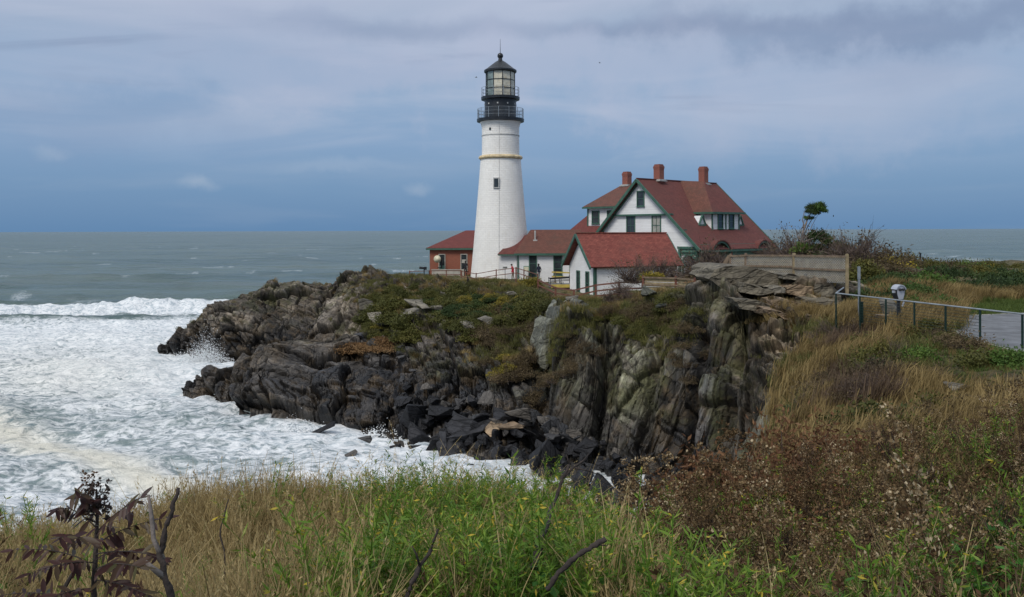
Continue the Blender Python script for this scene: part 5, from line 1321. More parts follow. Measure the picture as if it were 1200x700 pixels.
# bedrock blocks that belong to the headland
def block(px, py, D, size, rot, kind, v=0, dz=0, name='rock_block'):
    p = at(px, py, D)+Vector((0, 0, dz)); o = rock(name, p, size, rot, kind, v, parent=headland); return o
def slab_mesh(name, pts, depth, mat, seed=1, sub=3):
    """outline in the x-z plane (metres) given real depth, edges cracked and roughened"""
    bm = bmesh.new(); vs = [bm.verts.new((x, 0, z)) for x, z in pts]; f = bm.faces.new(vs)
    r = bmesh.ops.extrude_face_region(bm, geom=[f]); bmesh.ops.translate(bm, vec=(0, depth, 0), verts=[g for g in r['geom'] if isinstance(g, bmesh.types.BMVert)])
    bmesh.ops.triangulate(bm, faces=bm.faces); bmesh.ops.subdivide_edges(bm, edges=bm.edges, cuts=sub, use_grid_fill=True)
    bmesh.ops.recalc_face_normals(bm, faces=bm.faces)
    P = np.array([v.co[:] for v in bm.verts]); rc, rb, ft, fu, fv, ed = blocks(P+seed*3.1, frame((1, 0, -.06), (0, .1, 1)), (2.2, 1.5, .42), seed)
    nn = fbm(P[:, 0]*1.3+seed, P[:, 2]*2+P[:, 1], 4, seed)-.5
    for v, a, b, c in zip(bm.verts, rc[0], ft, nn):
        d = (a-.5)*.10-(b < .16)*.08+c*.28; v.co += v.normal*d
    me = bpy.data.meshes.new(name); bm.to_mesh(me); bm.free(); me.materials.append(M[mat]); return me
def put_slab(pts, D, depth, mat, seed, label=None, rz=0., key=None):
    c = at(sum(p[0] for p in pts)/len(pts), sum(p[1] for p in pts)/len(pts), D)
    loc = [((at(x, y, D)-c).x, (at(x, y, D)-c).z) for x, y in pts]
    o = link('rock_slab', slab_mesh('rock_slab', loc, depth, mat, seed), headland); o.location = c; o.rotation_euler = (0, 0, rz)
    if label: o['label'] = label
put_slab([(832, 327), (836, 316), (850, 312), (878, 312.5), (905, 320), (925, 327), (938, 334), (936, 339), (908, 338), (880, 334), (864, 340), (846, 337)], 44.6, 5.5, 'slab', 3, 'huge overhanging flat slab capping the cliff')
put_slab([(917, 322), (930, 321.5), (952, 326), (957, 330), (940, 331), (918, 327)], 43.6, 3, 'pale_rock', 4)
put_slab([(922, 337), (932, 335), (955, 335), (955, 349), (945, 348), (924, 345)], 43.0, 2.5, 'tan_rock', 5)
put_slab([(955, 334), (975, 332), (983, 338), (984, 352), (957, 350)], 42.8, 2.5, 'slab', 6)
put_slab([(908, 338), (920, 337), (920, 345), (908, 345)], 42.6, 2, 'pale_rock', 7)
put_slab([(872, 331), (900, 338), (908, 343), (890, 346), (868, 342)], 42.6, 2.5, 'slab', 8)
put_slab([(903, 351), (918, 350), (944, 356), (948, 367), (930, 366), (905, 360)], 40.8, 2.0, 'tan_rock', 9)
put_slab([(897, 362), (912, 363), (940, 373), (938, 379), (918, 374), (898, 369)], 39.6, 1.8, 'tan_rock', 10)
put_slab([(948, 352), (976, 350), (984, 356), (980, 366), (950, 364)], 41.2, 2., 'slab', 11)
put_slab([(858, 350), (885, 352), (905, 358), (900, 366), (870, 362)], 41.0, 2., 'slab', 12)
# leaning pillars of the towers
for k, (x0, x1, y0, y1, D, ln, kd) in enumerate(((656, 672, 356, 400, 52.4, -6, 'cliff_pillar'), (674, 690, 352, 392, 52.8, -6, 'cliff_pillar'), (641, 651, 374, 430, 52.6, -8, 'cliff_pillar'))):
    put_slab([(x0, y0+6), ((x0+x1)/2, y0), (x1, y0+5), (x1+ln, y1), ((x0+x1)/2+ln, y1+6), (x0+ln-2, y1-3)], D+1.0, 2.6, kd, 20+k, rz=.25)

# ------------------------------------------------------------------ plant meshes
def leaf_quads(C, d, up, L, W, fold=0.):
    """rhombus leaves: centre-base C, direction d, side from d x up"""
    d = d/np.maximum(np.linalg.norm(d, axis=1, keepdims=True), 1e-6); s = np.cross(d, up); s /= np.maximum(np.linalg.norm(s, axis=1, keepdims=True), 1e-6)
    L = np.asarray(L).reshape(-1, 1); W = np.asarray(W).reshape(-1, 1)
    V = np.stack([C, C+d*L*.45+s*W*.5, C+d*L, C+d*L*.45-s*W*.5], 1)
    return V.reshape(-1, 3)
def rdir(rng, n, zb=0.):
    v = rng.normal(size=(n, 3)); v[:, 2] += zb; return v/np.linalg.norm(v, axis=1, keepdims=True)
def shrub_mesh(name, seed, mats, n=1500, r=(1, 1, .75), leaf=(.10, .05), clumps=22, twigs=40, zb=.3, leafy=1.0, tw_len=(.5, 1.1), flat=.0, spread=.17):
    rng = np.random.default_rng(seed); V = []; F = []; A = []; MI = []; nv = 0
    cc = rdir(rng, clumps, .25); cc[:, 2] = np.abs(cc[:, 2]); cc *= rng.uniform(.45, 1.0, (clumps, 1)); cc = cc*np.array(r)
    cs = rng.uniform(.6, 1.35, clumps); ct = rng.random(clumps)
    if n:
        k = rng.integers(0, clumps, n); P = cc[k]+rng.normal(size=(n, 3))*spread*cs[k][:, None]*np.array([r[0], r[1], r[2]*(1-flat)])
        P[:, 2] = np.maximum(P[:, 2], rng.uniform(-.05, .15, n))
        d = rdir(rng, n, zb); up = rdir(rng, n)
        V.append(leaf_quads(P, d, up, rng.uniform(.7, 1.3, n)*leaf[0], rng.uniform(.7, 1.3, n)*leaf[1]))
        F.append(np.arange(n*4).reshape(-1, 4)); A.append(np.repeat(np.clip(ct[k]*.6+rng.random(n)*.4, 0, 1), 4)); MI += [0]*n; nv = n*4
    for q in range(twigs):
        t0 = np.array([rng.normal()*.12*r[0], rng.normal()*.12*r[1], 0]); e = cc[rng.integers(0, clumps)]*rng.uniform(*tw_len) + rng.normal(size=3)*.08
        mid = (t0+e)/2+rng.normal(size=3)*.07; w = .016
        for a, b, wa, wb in ((t0, mid, w, w*.7), (mid, e, w*.7, w*.25)):
            s = np.cross(b-a, rng.normal(size=3)); s /= np.linalg.norm(s)
            V.append(np.array([a-s*wa, a+s*wa, b+s*wb, b-s*wb])); F.append(np.array([[nv, nv+1, nv+2, nv+3]])); A.append(np.full(4, rng.random())); MI.append(1); nv += 4
        for z in range(3):
            a = mid+(e-mid)*rng.random(); b = a+(e-t0)*.3*rng.random()+rng.normal(size=3)*.12; s = np.cross(b-a, rng.normal(size=3)); s /= np.linalg.norm(s)+1e-6
            V.append(np.array([a-s*w*.35, a+s*w*.35, b+s*w*.15, b-s*w*.15])); F.append(np.array([[nv, nv+1, nv+2, nv+3]])); A.append(np.full(4, rng.random())); MI.append(1); nv += 4
    me = np_mesh(name, np.concatenate(V), np.concatenate(F), None, {'rv': np.concatenate(A)})
    for m_ in mats: me.materials.append(m_)
    me.polygons.foreach_set('material_index', np.array(MI, np.int32)); me.update(); return me
LM = {
 'juniper': m_leaf('juniper_foliage', [(0, (.018, .034, .012)), (.5, (.035, .062, .018)), (1, (.075, .10, .026))], .7, .1),
 'olive': m_leaf('olive_foliage', [(0, (.038, .044, .013)), (.5, (.090, .094, .022)), (1, (.165, .140, .036))], .7, .15),
 'gold': m_leaf('golden_foliage', [(0, (.09, .085, .02)), (.45, (.20, .17, .03)), (1, (.48, .36, .05))], .7, .2, .3),
 'brown': m_leaf('brown_scrub', [(0, (.045, .034, .02)), (.5, (.10, .075, .04)), (1, (.17, .125, .065))], .8, .12),
 'green': m_leaf('green_foliage', [(0, (.035, .07, .015)), (.5, (.075, .14, .028)), (1, (.15, .22, .04))], .6, .25),
 'orange': m_leaf('orange_bracken', [(0, (.11, .065, .03)), (.5, (.20, .115, .05)), (1, (.27, .18, .09))], .8, .15),
 'twig': m_leaf('purple_twigs', [(0, (.055, .040, .036)), (.5, (.10, .074, .062)), (1, (.17, .13, .11))], .85, .0),
 'twigdark': m_leaf('dark_twigs', [(0, (.025, .018, .015)), (1, (.07, .05, .04))], .85, .0),
 'straw': m_leaf('straw_grass', [(0, (.15, .105, .045)), (.35, (.30, .22, .10)), (.75, (.44, .34, .16)), (1, (.56, .46, .25))], .7, .3),
 'tan': m_leaf('tan_hill_grass', [(0, (.085, .058, .022)), (.4, (.19, .135, .052)), (.8, (.30, .22, .09)), (1, (.40, .31, .14))], .7, .3, .6),
 'purplegrass': m_leaf('dull_purple_grass', [(0, (.06, .040, .028)), (.5, (.12, .080, .050)), (1, (.20, .14, .085))], .75, .25),
 'greengrass': m_leaf('green_grass', [(0, (.05, .085, .015)), (.5, (.11, .17, .03)), (1, (.22, .27, .06))], .6, .35),
 'lawn': m_leaf('lawn_grass_blades', [(0, (.04, .065, .014)), (.5, (.075, .115, .024)), (1, (.13, .17, .04))], .7, .2),
 'olivegrass': m_leaf('olive_grass', [(0, (.055, .060, .018)), (.5, (.12, .12, .035)), (1, (.22, .20, .07))], .7, .3),
 'weed': m_leaf('bright_weed_leaves', [(0, (.035, .070, .012)), (.45, (.085, .175, .018)), (.8, (.19, .29, .036)), (1, (.38, .42, .08))], .5, .35, .3),
 'broad': m_leaf('broad_leaves', [(0, (.03, .09, .018)), (.5, (.07, .20, .03)), (1, (.14, .30, .05))], .5, .35, .3),
 'pod': m_leaf('yellow_pods', [(0, (.30, .28, .05)), (1, (.62, .45, .05))], .6, .3),
 'plume': m_leaf('brown_seed_plumes', [(0, (.036, .022, .010)), (.45, (.100, .062, .028)), (.75, (.25, .175, .090)), (1, (.62, .52, .35))], .9, .2, .4),
 'deadleaf': m_leaf('dead_leaves', [(0, (.030, .017, .010)), (.6, (.085, .046, .024)), (1, (.16, .095, .045))], .8, .2),
 'russet': m_leaf('russet_leaves', [(0, (.045, .020, .010)), (.5, (.13, .062, .030)), (.85, (.23, .125, .06)), (1, (.34, .23, .13))], .8, .25, .35),
 'sumac': m_leaf('maroon_leaflets', [(0, (.020, .008, .008)), (.4, (.048, .016, .013)), (.75, (.060, .036, .018)), (1, (.075, .075, .026))], .45, .2, .8),
}
# ------------------------------------------------------------------ shrubs on the headland and behind the overlook: each its own object
SM = {
 'juniper': [shrub_mesh('juniper', 40+i, [LM['juniper'], LM['twigdark']], 2600, (1, 1, .5), (.15, .045), 26, 10, .5, flat=.2) for i in range(3)],
 'olive': [shrub_mesh('shrub', 50+i, [LM['olive'], LM['twigdark']], 2300, (1, 1, .7), (.13, .06), 24, 16) for i in range(3)],
 'gold': [shrub_mesh('shrub', 60+i, [LM['gold'], LM['twigdark']], 1700, (1, 1, .6), (.12, .07), 20, 16) for i in range(2)],
 'brown': [shrub_mesh('shrub', 70+i, [LM['brown'], LM['twig']], 1500, (1, 1, .8), (.12, .04), 22, 60, .6) for i in range(3)],
 'green': [shrub_mesh('shrub', 80+i, [LM['green'], LM['twigdark']], 2300, (1, 1, .75), (.12, .07), 24, 14) for i in range(3)],
 'bare': [shrub_mesh('bare_shrub', 90+i, [LM['brown'], LM['twig']], 160, (1, 1, 1.1), (.09, .04), 30, 170, .8, tw_len=(.7, 1.25)) for i in range(3)],
 'orange': [shrub_mesh('bracken_patch', 96+i, [LM['orange'], LM['twig']], 1400, (1, 1, .35), (.14, .06), 20, 8) for i in range(2)],
}
SN = {'brown': 'scrub_bush', 'gold': 'flowering_bush', 'juniper': 'juniper', 'bare': 'bare_shrub', 'orange': 'bracken'}
def shrub(kind, p, s, label, group=None, cat='shrub', squash=1.):
    me = SM[kind][RB.randrange(len(SM[kind]))]; o = link(SN.get(kind, 'shrub'), me); o.location = p
    o.scale = (s*RB.uniform(.85, 1.25), s*RB.uniform(.85, 1.25), s*RB.uniform(.8, 1.2)*squash); o.rotation_euler = (0, 0, RB.uniform(0, 6.28))
    return tagobj(o, label, cat, group)
def shrubs_A(kind, poly, n, s, label, group, sink=.25, squash=1., cat='shrub'):
    xs = [q[0] for q in poly]; ys = [q[1] for q in poly]; k = 0; t = 0
    while k < n and t < n*30:
        t += 1; px, py = RB.uniform(min(xs), max(xs)), RB.uniform(min(ys), max(ys))
        if not inpoly(px, py, poly): continue
        h_ = hit(px, py, tmax=7.3)
        if h_ is None: continue
        sz = RB.uniform(*s); shrub(kind, h_[0]-Vector((0, 0, sink*sz)), sz, label, group, cat, squash); k += 1
G1 = 'bushes covering the headland below the lighthouse'
shrubs_A('olive', [(432, 345), (458, 334), (505, 334), (560, 340), (640, 346), (652, 360), (620, 368), (560, 362), (470, 352), (438, 356)], 50, (.65, 1.15), 'olive green bush in the brush on top of the headland', G1)
shrubs_A('olive', [(425, 345), (475, 340), (480, 385), (500, 392), (470, 402), (430, 395)], 22, (.8, 1.5), 'olive green bush at the left shoulder of the headland brush', 'bushes on the left shoulder of the headland')
shrubs_A('juniper', [(505, 346), (560, 344), (610, 352), (605, 370), (540, 370), (508, 362)], 26, (.8, 1.5), 'dark green spreading juniper in the middle of the headland brush', 'junipers on the headland', .2, .9)
shrubs_A('gold', [(560, 340), (635, 344), (640, 356), (560, 360), (540, 352)], 22, (.5, .9), 'yellow flowering bush among the olive brush below the lighthouse', 'yellow bushes below the lighthouse')
shrubs_A('gold', [(430, 360), (450, 350), (455, 392), (432, 392)], 5, (.5, .9), 'small yellow bush on the left shoulder of the headland', 'small yellow bushes on the left shoulder')
p = at(622, 331, 81); [shrub('gold', p+Vector((dx, dy, dz)), s, 'bright golden bush at the end of the fence by the visitors', 'golden bushes at the fence end') for dx, dy, dz, s in ((0, 0, -.4, 1.25), (.8, .4, -.9, .9), (-.5, -.3, -.9, 1.0))]
shrubs_A('brown', [(600, 350), (650, 345), (650, 372), (648, 460), (620, 490), (590, 465), (565, 420), (540, 395), (560, 372)], 42, (.6, 1.15), 'brown scrub clinging to the dark gully left of the pale rock towers', 'scrub in the gully of the cliff', .3)
shrubs_A('olive', [(520, 368), (600, 366), (590, 398), (540, 398)], 14, (.7, 1.3), 'olive bush hanging over the upper edge of the cliff', 'bushes hanging over the cliff edge', .3)
shrubs_A('gold', [(565, 405), (600, 410), (600, 450), (575, 440)], 5, (.35, .7), 'small yellow tuft on the dark cliff face', 'yellow tufts on the cliff face', .3)
shrubs_A('brown', [(706, 360), (800, 352), (808, 360), (770, 378), (745, 384), (715, 374)], 30, (.35, .75), 'brown brush on the cliff edge in front of the outbuilding', 'brown brush in front of the outbuilding', .2)
shrubs_A('olive', [(690, 358), (790, 352), (780, 390), (735, 405), (700, 380)], 18, (.35, .7), 'olive tuft of brush on the cliff below the outbuilding', 'olive brush below the outbuilding', .25)
shrubs_A('brown', [(650, 390), (695, 380), (700, 440), (665, 450)], 9, (.4, .8), 'brown scrub growing on the pale rock tower', 'scrub on the pale rock tower', .35)
shrubs_A('brown', [(770, 375), (805, 360), (830, 420), (800, 450), (775, 420)], 9, (.35, .7), 'brown tuft in the clefts right of the lichened rocks', 'tufts in the clefts of the right cliff', .35)
for px, py, D, s, kd in ((738, 322, 63, 1.6, 'bare'), (728, 334, 60, 1.1, 'bare'), (714, 344, 60, .9, 'bare'), (733, 344, 58, 1.1, 'bare'), (757, 318, 66, 1.5, 'bare'), (775, 316, 66, 1.5, 'bare'), (790, 318, 65, 1.2, 'bare'), (765, 320, 64, 1.0, 'gold'), (806, 322, 60, 1.3, 'bare'), (822, 314, 58, 1.9, 'bare'), (832, 310, 57, 1.9, 'bare'), (842, 308, 56, 1.7, 'bare'), (815, 322, 57, 1.3, 'brown'), (828, 326, 54, 1.2, 'orange')):
    p = at(px, py+9, D); shrub(kd, p, s, {'bare': 'leafless purple-brown bush rising above the plank fence', 'gold': 'small yellow-leaved bush among the leafless ones above the plank fence', 'brown': 'brown bush in the gap between the outbuilding and the slab', 'orange': 'rusty bush at the left end of the overhanging slab'}[kd],
        'leafless bushes above the plank fence' if kd == 'bare' else None)
shrubs_A('orange', [(410, 397), (455, 392), (458, 412), (415, 414)], 9, (.9, 1.4), 'rust-orange bracken patch on the shoulder of the headland', 'bracken on the headland shoulder', .1, .7, 'bracken')
# right background
def shrubs_C(kind, xr, yr_, n, s, label, group, sink=.15, cond=None, squash=1.):
    k = 0; t = 0
    while k < n and t < n*40:
        t += 1; x = RB.uniform(*xr); y = RB.uniform(*yr_)
        z = float(groundC(x, y)[0]); px, py = proj([x, y, z])
        if signed_edge(np.array([x]), np.array([y]))[0] < .3 or (cond and not cond(px, py, x, y)): continue
        sz = RB.uniform(*s); top = proj([x, y, z+sz*.75])[1]; lim = 306 if px > 1085 else 297
        if top < lim: sz = max(.35, sz-(lim-top)*y/1000/.75)
        shrub(kind, (x, y, z-sink*sz), sz, label, group, squash=squash); k += 1
G2 = 'bushes beyond the overlook'
shrubs_C('juniper', (25, 62), (45, 70), 52, (1.3, 2.3), 'dark green bush beyond the lawn on the right', G2, cond=lambda px, py, x, y: px > 1080)
shrubs_C('olive', (26, 66), (50, 90), 36, (1.1, 2.4), 'olive brown bush beyond the lawn on the right', G2+' olive', cond=lambda px, py, x, y: px > 1060)
shrubs_C('brown', (22, 45), (46, 90), 34, (.8, 1.6), 'brown brush on the rise behind the railing', 'brown brush behind the railing', cond=lambda px, py, x, y: 990 < px < 1130)
shrubs_C('juniper', (17.5, 24), (41, 52), 12, (.9, 1.6), 'dark green bush just behind the corner of the railing', 'dark bushes behind the railing corner', cond=lambda px, py, x, y: 985 < px < 1080)
shrubs_C('green', (17.5, 23), (38, 50), 10, (.6, 1.1), 'green bush behind the coin viewer', 'green bushes behind the viewer', cond=lambda px, py, x, y: 990 < px < 1110)
shrubs_C('juniper', (23.5, 58), (44, 54), 34, (.9, 1.6), 'very dark green low bush along the far edge of the lawn', 'dark bushes along the lawn edge', cond=lambda px, py, x, y: px > 1090)
shrubs_C('gold', (23, 60), (50, 85), 10, (.5, 1.), 'yellowing bush in the brush on the far right rise', 'yellowing bushes on the right rise', cond=lambda px, py, x, y: px > 1040)
for px, pt, D, s, kd in ((1000, 277, 60, 2.3, 'bare'), (986, 279, 58, 1.9, 'bare'), (1008, 285, 57, 1.9, 'bare'), (1020, 283, 62, 2.2, 'brown'), (1034, 293, 64, 2.0, 'gold'), (1050, 297, 66, 2.0, 'brown'), (1066, 295, 70, 2.2, 'brown'), (1076, 300, 66, 1.9, 'olive'),
                         (1010, 298, 54, 1.8, 'brown'), (975, 290, 60, 1.7, 'bare'), (1105, 309, 72, 1.5, 'brown'), (1116, 302, 76, .8, 'orange'), (1136, 302, 70, 1.3, 'green'), (1092, 304, 70, 1.2, 'gold'), (1012, 303, 50, 1.5, 'olive'), (1040, 303, 56, 1.6, 'brown')):
    z = zat(px, pt, D)-s*.85; p = at(px, pt, D); shrub(kd, (p.x, D, z), s, {'bare': 'tall leafless bush silhouetted against the sea right of the tree', 'brown': 'rusty brown bush on the skyline right of the tree', 'gold': 'yellow-tan bush on the skyline right of the tree',
        'olive': 'rounded olive bush on the skyline beside the lone post', 'green': 'green-topped bush standing out on the far right skyline', 'orange': 'small rust-red bush on the far right skyline'}[kd], 'skyline bushes, '+kd)
for px, pt, D, s in ((905, 281, 64, 1.6), (914, 277, 63, 2.0), (922, 274, 62, 2.1), (932, 271, 62, 2.4), (941, 270, 61, 2.4), (948, 276, 60, 2.1), (925, 286, 60, 1.7), (912, 290, 60, 1.5), (958, 284, 60, 1.8), (966, 286, 60, 1.6)):
    z = zat(px, pt, D)-s*1.1; p = at(px, pt, D); shrub('bare', (p.x, D, z), s, 'leafless grey-purple thicket bush between the house and the windswept tree', 'leafless thicket beside the tree')
def on_slope(kind, px, py, s, label, group=None):
    best = None
    for D in np.arange(8, 60, .25):
        p = at(px, py, D); z = float(groundC(p.x, D)[0])
        if p.z <= z: best = (p.x, D, z); break
    if best: shrub(kind, (best[0], best[1], best[2]-.12*s), s, label, group)
for px, py, s in ((1015, 462, .62), (1030, 455, .6), (1002, 470, .55), (1045, 462, .5), (1022, 475, .6), (975, 398, .8), (990, 396, .8), (1010, 392, .7), (962, 402, .7)):
    on_slope('bare', px, py, s, 'dark leafless purple twig bush on the grassy slope below the railing', 'leafless bushes on the slope')
for px, py, s, kd, lb in ((1022, 440, .42, 'green', 'bright green bush among purple twigs on the slope'), (1085, 425, .55, 'green', 'bright green bush just below the railing right of the viewer'), (1070, 418, .45, 'green', 'smaller bright green bush below the railing next to the larger one'),
                      (1125, 412, .75, 'brown', 'dark brown-leaved bush at the edge of the paved path'), (1112, 405, .6, 'olive', 'olive bush under the railing left of the path'), (1150, 432, .6, 'olive', 'olive bush on the bank below the path'), (1185, 430, .6, 'green', 'green bush on the bank at the right edge of the view'),
                      (1100, 395, .5, 'brown', 'brown bush at a railing post right of the viewer'), (880, 500, .35, 'green', 'small green tuft at the top of the cliff edge')):
    on_slope(kd, px, py, s, lb)
for k, (px, py, s) in enumerate(((1060, 520, .5), (1085, 535, .55), (1110, 525, .5), (1140, 540, .55), (1165, 530, .5), (1190, 545, .5), (1120, 560, .4), (1165, 575, .4), (1195, 580, .4), (1080, 565, .4), (1045, 550, .4), (1150, 505, .5))):
    on_slope('juniper' if k % 2 else 'olive', px, py, s, 'low dark scrub in the shadowy hollow on the right slope', 'dark scrub in the hollow on the right slope')
for k in range(64):
    D_ = RB.uniform(13.5, 31); px_ = RB.uniform(915, 1230); x_ = (px_-600)/FPX*D_
    if inpoly(x_, D_, PATH) or (px_ > 1100 and D_ > 19) or signed_edge(np.array([x_]), np.array([D_]))[0] < .1: continue
    kd_ = RB.choice(('brown', 'olive', 'brown', 'bare', 'juniper')); s_ = RB.uniform(.45, .8); shrub(kd_, (x_, D_, float(groundC(x_, D_)[0])-.08), s_, {'brown': 'small brown scrub bush in the dry grass of the right slope', 'olive': 'small olive bush in the dry grass of the right slope', 'bare': 'small leafless bush in the dry grass of the right slope', 'juniper': 'small dark green bush in the dry grass of the right slope'}[kd_], 'small bushes on the right slope, '+kd_)
# windswept tree
def tree():
    D = 60.; B = at(944, 306, D); T = empty('windswept_tree', tuple(B), 0, 'windswept tree with a bare leaning trunk and small green tufted crown on the skyline', 'tree')
    def L(px, py, dy=0.): return at(px, py, D)-B+Vector((0, dy, 0))
    m = MB(); m.tube([L(942, 312), L(942, 290, .1), L(940, 275), L(944, 262, -.1), L(947, 254), L(953, 247)], [.14, .11, .09, .07, .05, .02], 7); m.build('trunk', M['bark_grey'], T)
    for pts, r in (((L(941, 280), L(947, 268, .3), L(952, 258, .2), L(957, 250)), .05), ((L(941, 284), L(950, 280, -.3), L(960, 278), L(968, 279)), .06), ((L(942, 292), L(955, 290, .2), L(968, 288), L(976, 287)), .06), ((L(943, 266), L(940, 258), L(942, 250), L(946, 245)), .035), ((L(941, 286), L(936, 276, .2), L(932, 268)), .045), ((L(940, 296), L(937, 276), L(944, 258, .2), L(949, 249)), .03), ((L(943, 280), L(950, 268), L(956, 256), L(960, 250)), .028), ((L(942, 288), L(946, 278), L(954, 272), L(958, 268)), .03)):
        m = MB(); m.tube(pts, [r, r*.8, r*.5, r*.2], 6); m.build('branch', M['bark_grey'], T)
    me = [shrub_mesh('crown', 300+i, [LM['juniper'] if i else LM['green'], LM['twigdark']], 1300, (1, 1, .55), (.22, .08), 12, 10, .4, spread=.22) for i in range(3)]
    for k, (px, py, s, sz) in enumerate(((958, 243.0, .42, .75), (950, 247, .30, .45), (946, 248, .22, .3), (962, 246, .38, .5), (953, 242, .36, .5), (950, 256, .24, .3), (944, 255, .2, .25), (956, 249, .34, .5), (961, 241, .26, .4), (954, 276, .5, .45), (962, 277, .70, .9), (966, 282, .55, .5), (974, 279, .35, .3), (958, 290, .5, .4), (978, 288, .75, .6), (943, 290, .85, .75), (972, 296, .75, .6), (948, 298, .8, .6))):
        o = link('crown', me[k % 3], T); p = L(px, py, RB.uniform(-.3, .3)); o.location = p-Vector((0, 0, .25*sz)); o.scale = (s*1.15, s, sz*1.2); o.rotation_euler = (0, .2, RB.uniform(0, 6))
tree()

# ------------------------------------------------------------------ scattering of uncountable growth
SRC = {}
def src_collection(name, meshes):
    c = bpy.data.collections.new(name)
    for i, me in enumerate(meshes):
        o = bpy.data.objects.new('%s_%02d' % (name, i), me); c.objects.link(o)
    return c
def scatter(name, P, rot, sc, idx, coll, label, cat):
    me = bpy.data.meshes.new(name); n = len(P); me.vertices.add(n); me.vertices.foreach_set('co', np.asarray(P, np.float32).ravel())
    for nm, tp, a, key in (('rot', 'FLOAT_VECTOR', rot, 'vector'), ('sc', 'FLOAT_VECTOR', sc, 'vector'), ('vi', 'INT', idx, 'value')):
        at_ = me.attributes.new(nm, tp, 'POINT'); at_.data.foreach_set(key, np.asarray(a, np.int32 if tp == 'INT' else np.float32).ravel())
    o = link(name, me); g = bpy.data.node_groups.new(name+'_nodes', 'GeometryNodeTree')
    g.interface.new_socket('Geometry', in_out='INPUT', socket_type='NodeSocketGeometry'); g.interface.new_socket('Geometry', in_out='OUTPUT', socket_type='NodeSocketGeometry')
    N = g.nodes; L = g.links; gi = N.new('NodeGroupInput'); go = N.new('NodeGroupOutput'); ip = N.new('GeometryNodeInstanceOnPoints'); ci = N.new('GeometryNodeCollectionInfo')
    ci.inputs['Collection'].default_value = coll; ci.inputs['Separate Children'].default_value = True; ci.inputs['Reset Children'].default_value = True
    def na(nm, dt):
        q = N.new('GeometryNodeInputNamedAttribute'); q.data_type = dt; q.inputs['Name'].default_value = nm; return q.outputs['Attribute']
    L.new(gi.outputs[0], ip.inputs['Points']); L.new(ci.outputs[0], ip.inputs['Instance']); ip.inputs['Pick Instance'].default_value = True
    L.new(na('vi', 'INT'), ip.inputs['Instance Index'])
    er = N.new('FunctionNodeEulerToRotation'); L.new(na('rot', 'FLOAT_VECTOR'), er.inputs[0]); L.new(er.outputs[0], ip.inputs['Rotation'])
    L.new(na('sc', 'FLOAT_VECTOR'), ip.inputs['Scale']); L.new(ip.outputs[0], go.inputs[0])
    md = o.modifiers.new('scatter', 'NODES'); md.node_group = g
    return tagobj(o, label, cat, kind='stuff')
def strips(paths, widths, side):
    """paths (n, k, 3) -> ribbons of quads"""
    n, k, _ = paths.shape; a = paths-side[:, None]*widths[..., None]; b = paths+side[:, None]*widths[..., None]
    V = np.stack([a, b], 2).reshape(-1, 3); base = (np.arange(n)*k*2)[:, None]; s = (np.arange(k-1)*2)[None]
    i = (base+s).ravel(); return V, np.stack([i, i+1, i+3, i+2], 1)
class PM:
    def __init__(s): s.V = []; s.F = []; s.A = []; s.MI = []; s.n = 0
    def add(s, V, F, A, mi): s.V.append(V); s.F.append(F+s.n); s.A.append(A); s.MI += [mi]*len(F); s.n += len(V)
    def mesh(s, name, mats):
        me = np_mesh(name, np.concatenate(s.V), np.concatenate(s.F), None, {'rv': np.concatenate(s.A)})
        for m_ in mats: me.materials.append(LM[m_])
        me.polygons.foreach_set('material_index', np.array(s.MI, np.int32)); me.update(); return me
def curve_paths(rng, n, base_r, h, lean, bend, k=5, dirb=None):
    b = np.stack([rng.normal(size=n)*base_r, rng.normal(size=n)*base_r, np.zeros(n)], 1)
    az = rng.uniform(0, 2*np.pi, n); out = np.stack([np.cos(az), np.sin(az), 0*az], 1)*rng.uniform(.2, 1, (n, 1))
    if dirb is not None: out = out*.6+np.array(dirb)
    H = rng.uniform(h[0], h[1], n)[:, None]; t = np.linspace(0, 1, k)
    P = np.stack([b+np.array([0, 0, 1])*H*(tt-.25*bend*tt**2)+out*H*(lean*tt+bend*tt**2) for tt in t], 1)
    return P, out
def tuft(name, seed, mats, n=40, h=(.35, .7), w=.004, base_r=.06, lean=.15, bend=.45, heads=0, dirb=None, k=5):
    rng = np.random.default_rng(seed); q = PM(); P, out = curve_paths(rng, n, base_r, h, lean, bend, k, dirb)
    side = np.cross(out+1e-3, [0, 0, 1]); side /= np.linalg.norm(side, axis=1, keepdims=True); side = side+rng.normal(size=side.shape)*.35
    wd = w*(1-np.linspace(0, .85, k)**1.5)[None]*rng.uniform(.6, 1.4, (n, 1)); V, F = strips(P, wd, side); q.add(V, F, np.repeat(rng.random(n), 2*k), 0)
    if heads:
        ii = rng.choice(n, heads, replace=False)
        for i in ii:
            m = 14; t = rng.uniform(.72, 1, m); C = P[i, -2]+(P[i, -1]-P[i, -2])*((t-.72)/.28)[:, None]+rng.normal(size=(m, 3))*.004
            d = (P[i, -1]-P[i, -2])+rng.normal(size=(m, 3))*.05
            q.add(leaf_quads(C, d, rdir(rng, m), np.full(m, .028), np.full(m, .007)), np.arange(m*4).reshape(-1, 4), np.repeat(.5+rng.random(m)*.5, 4), len(mats)-1)
    return q.mesh(name, mats)
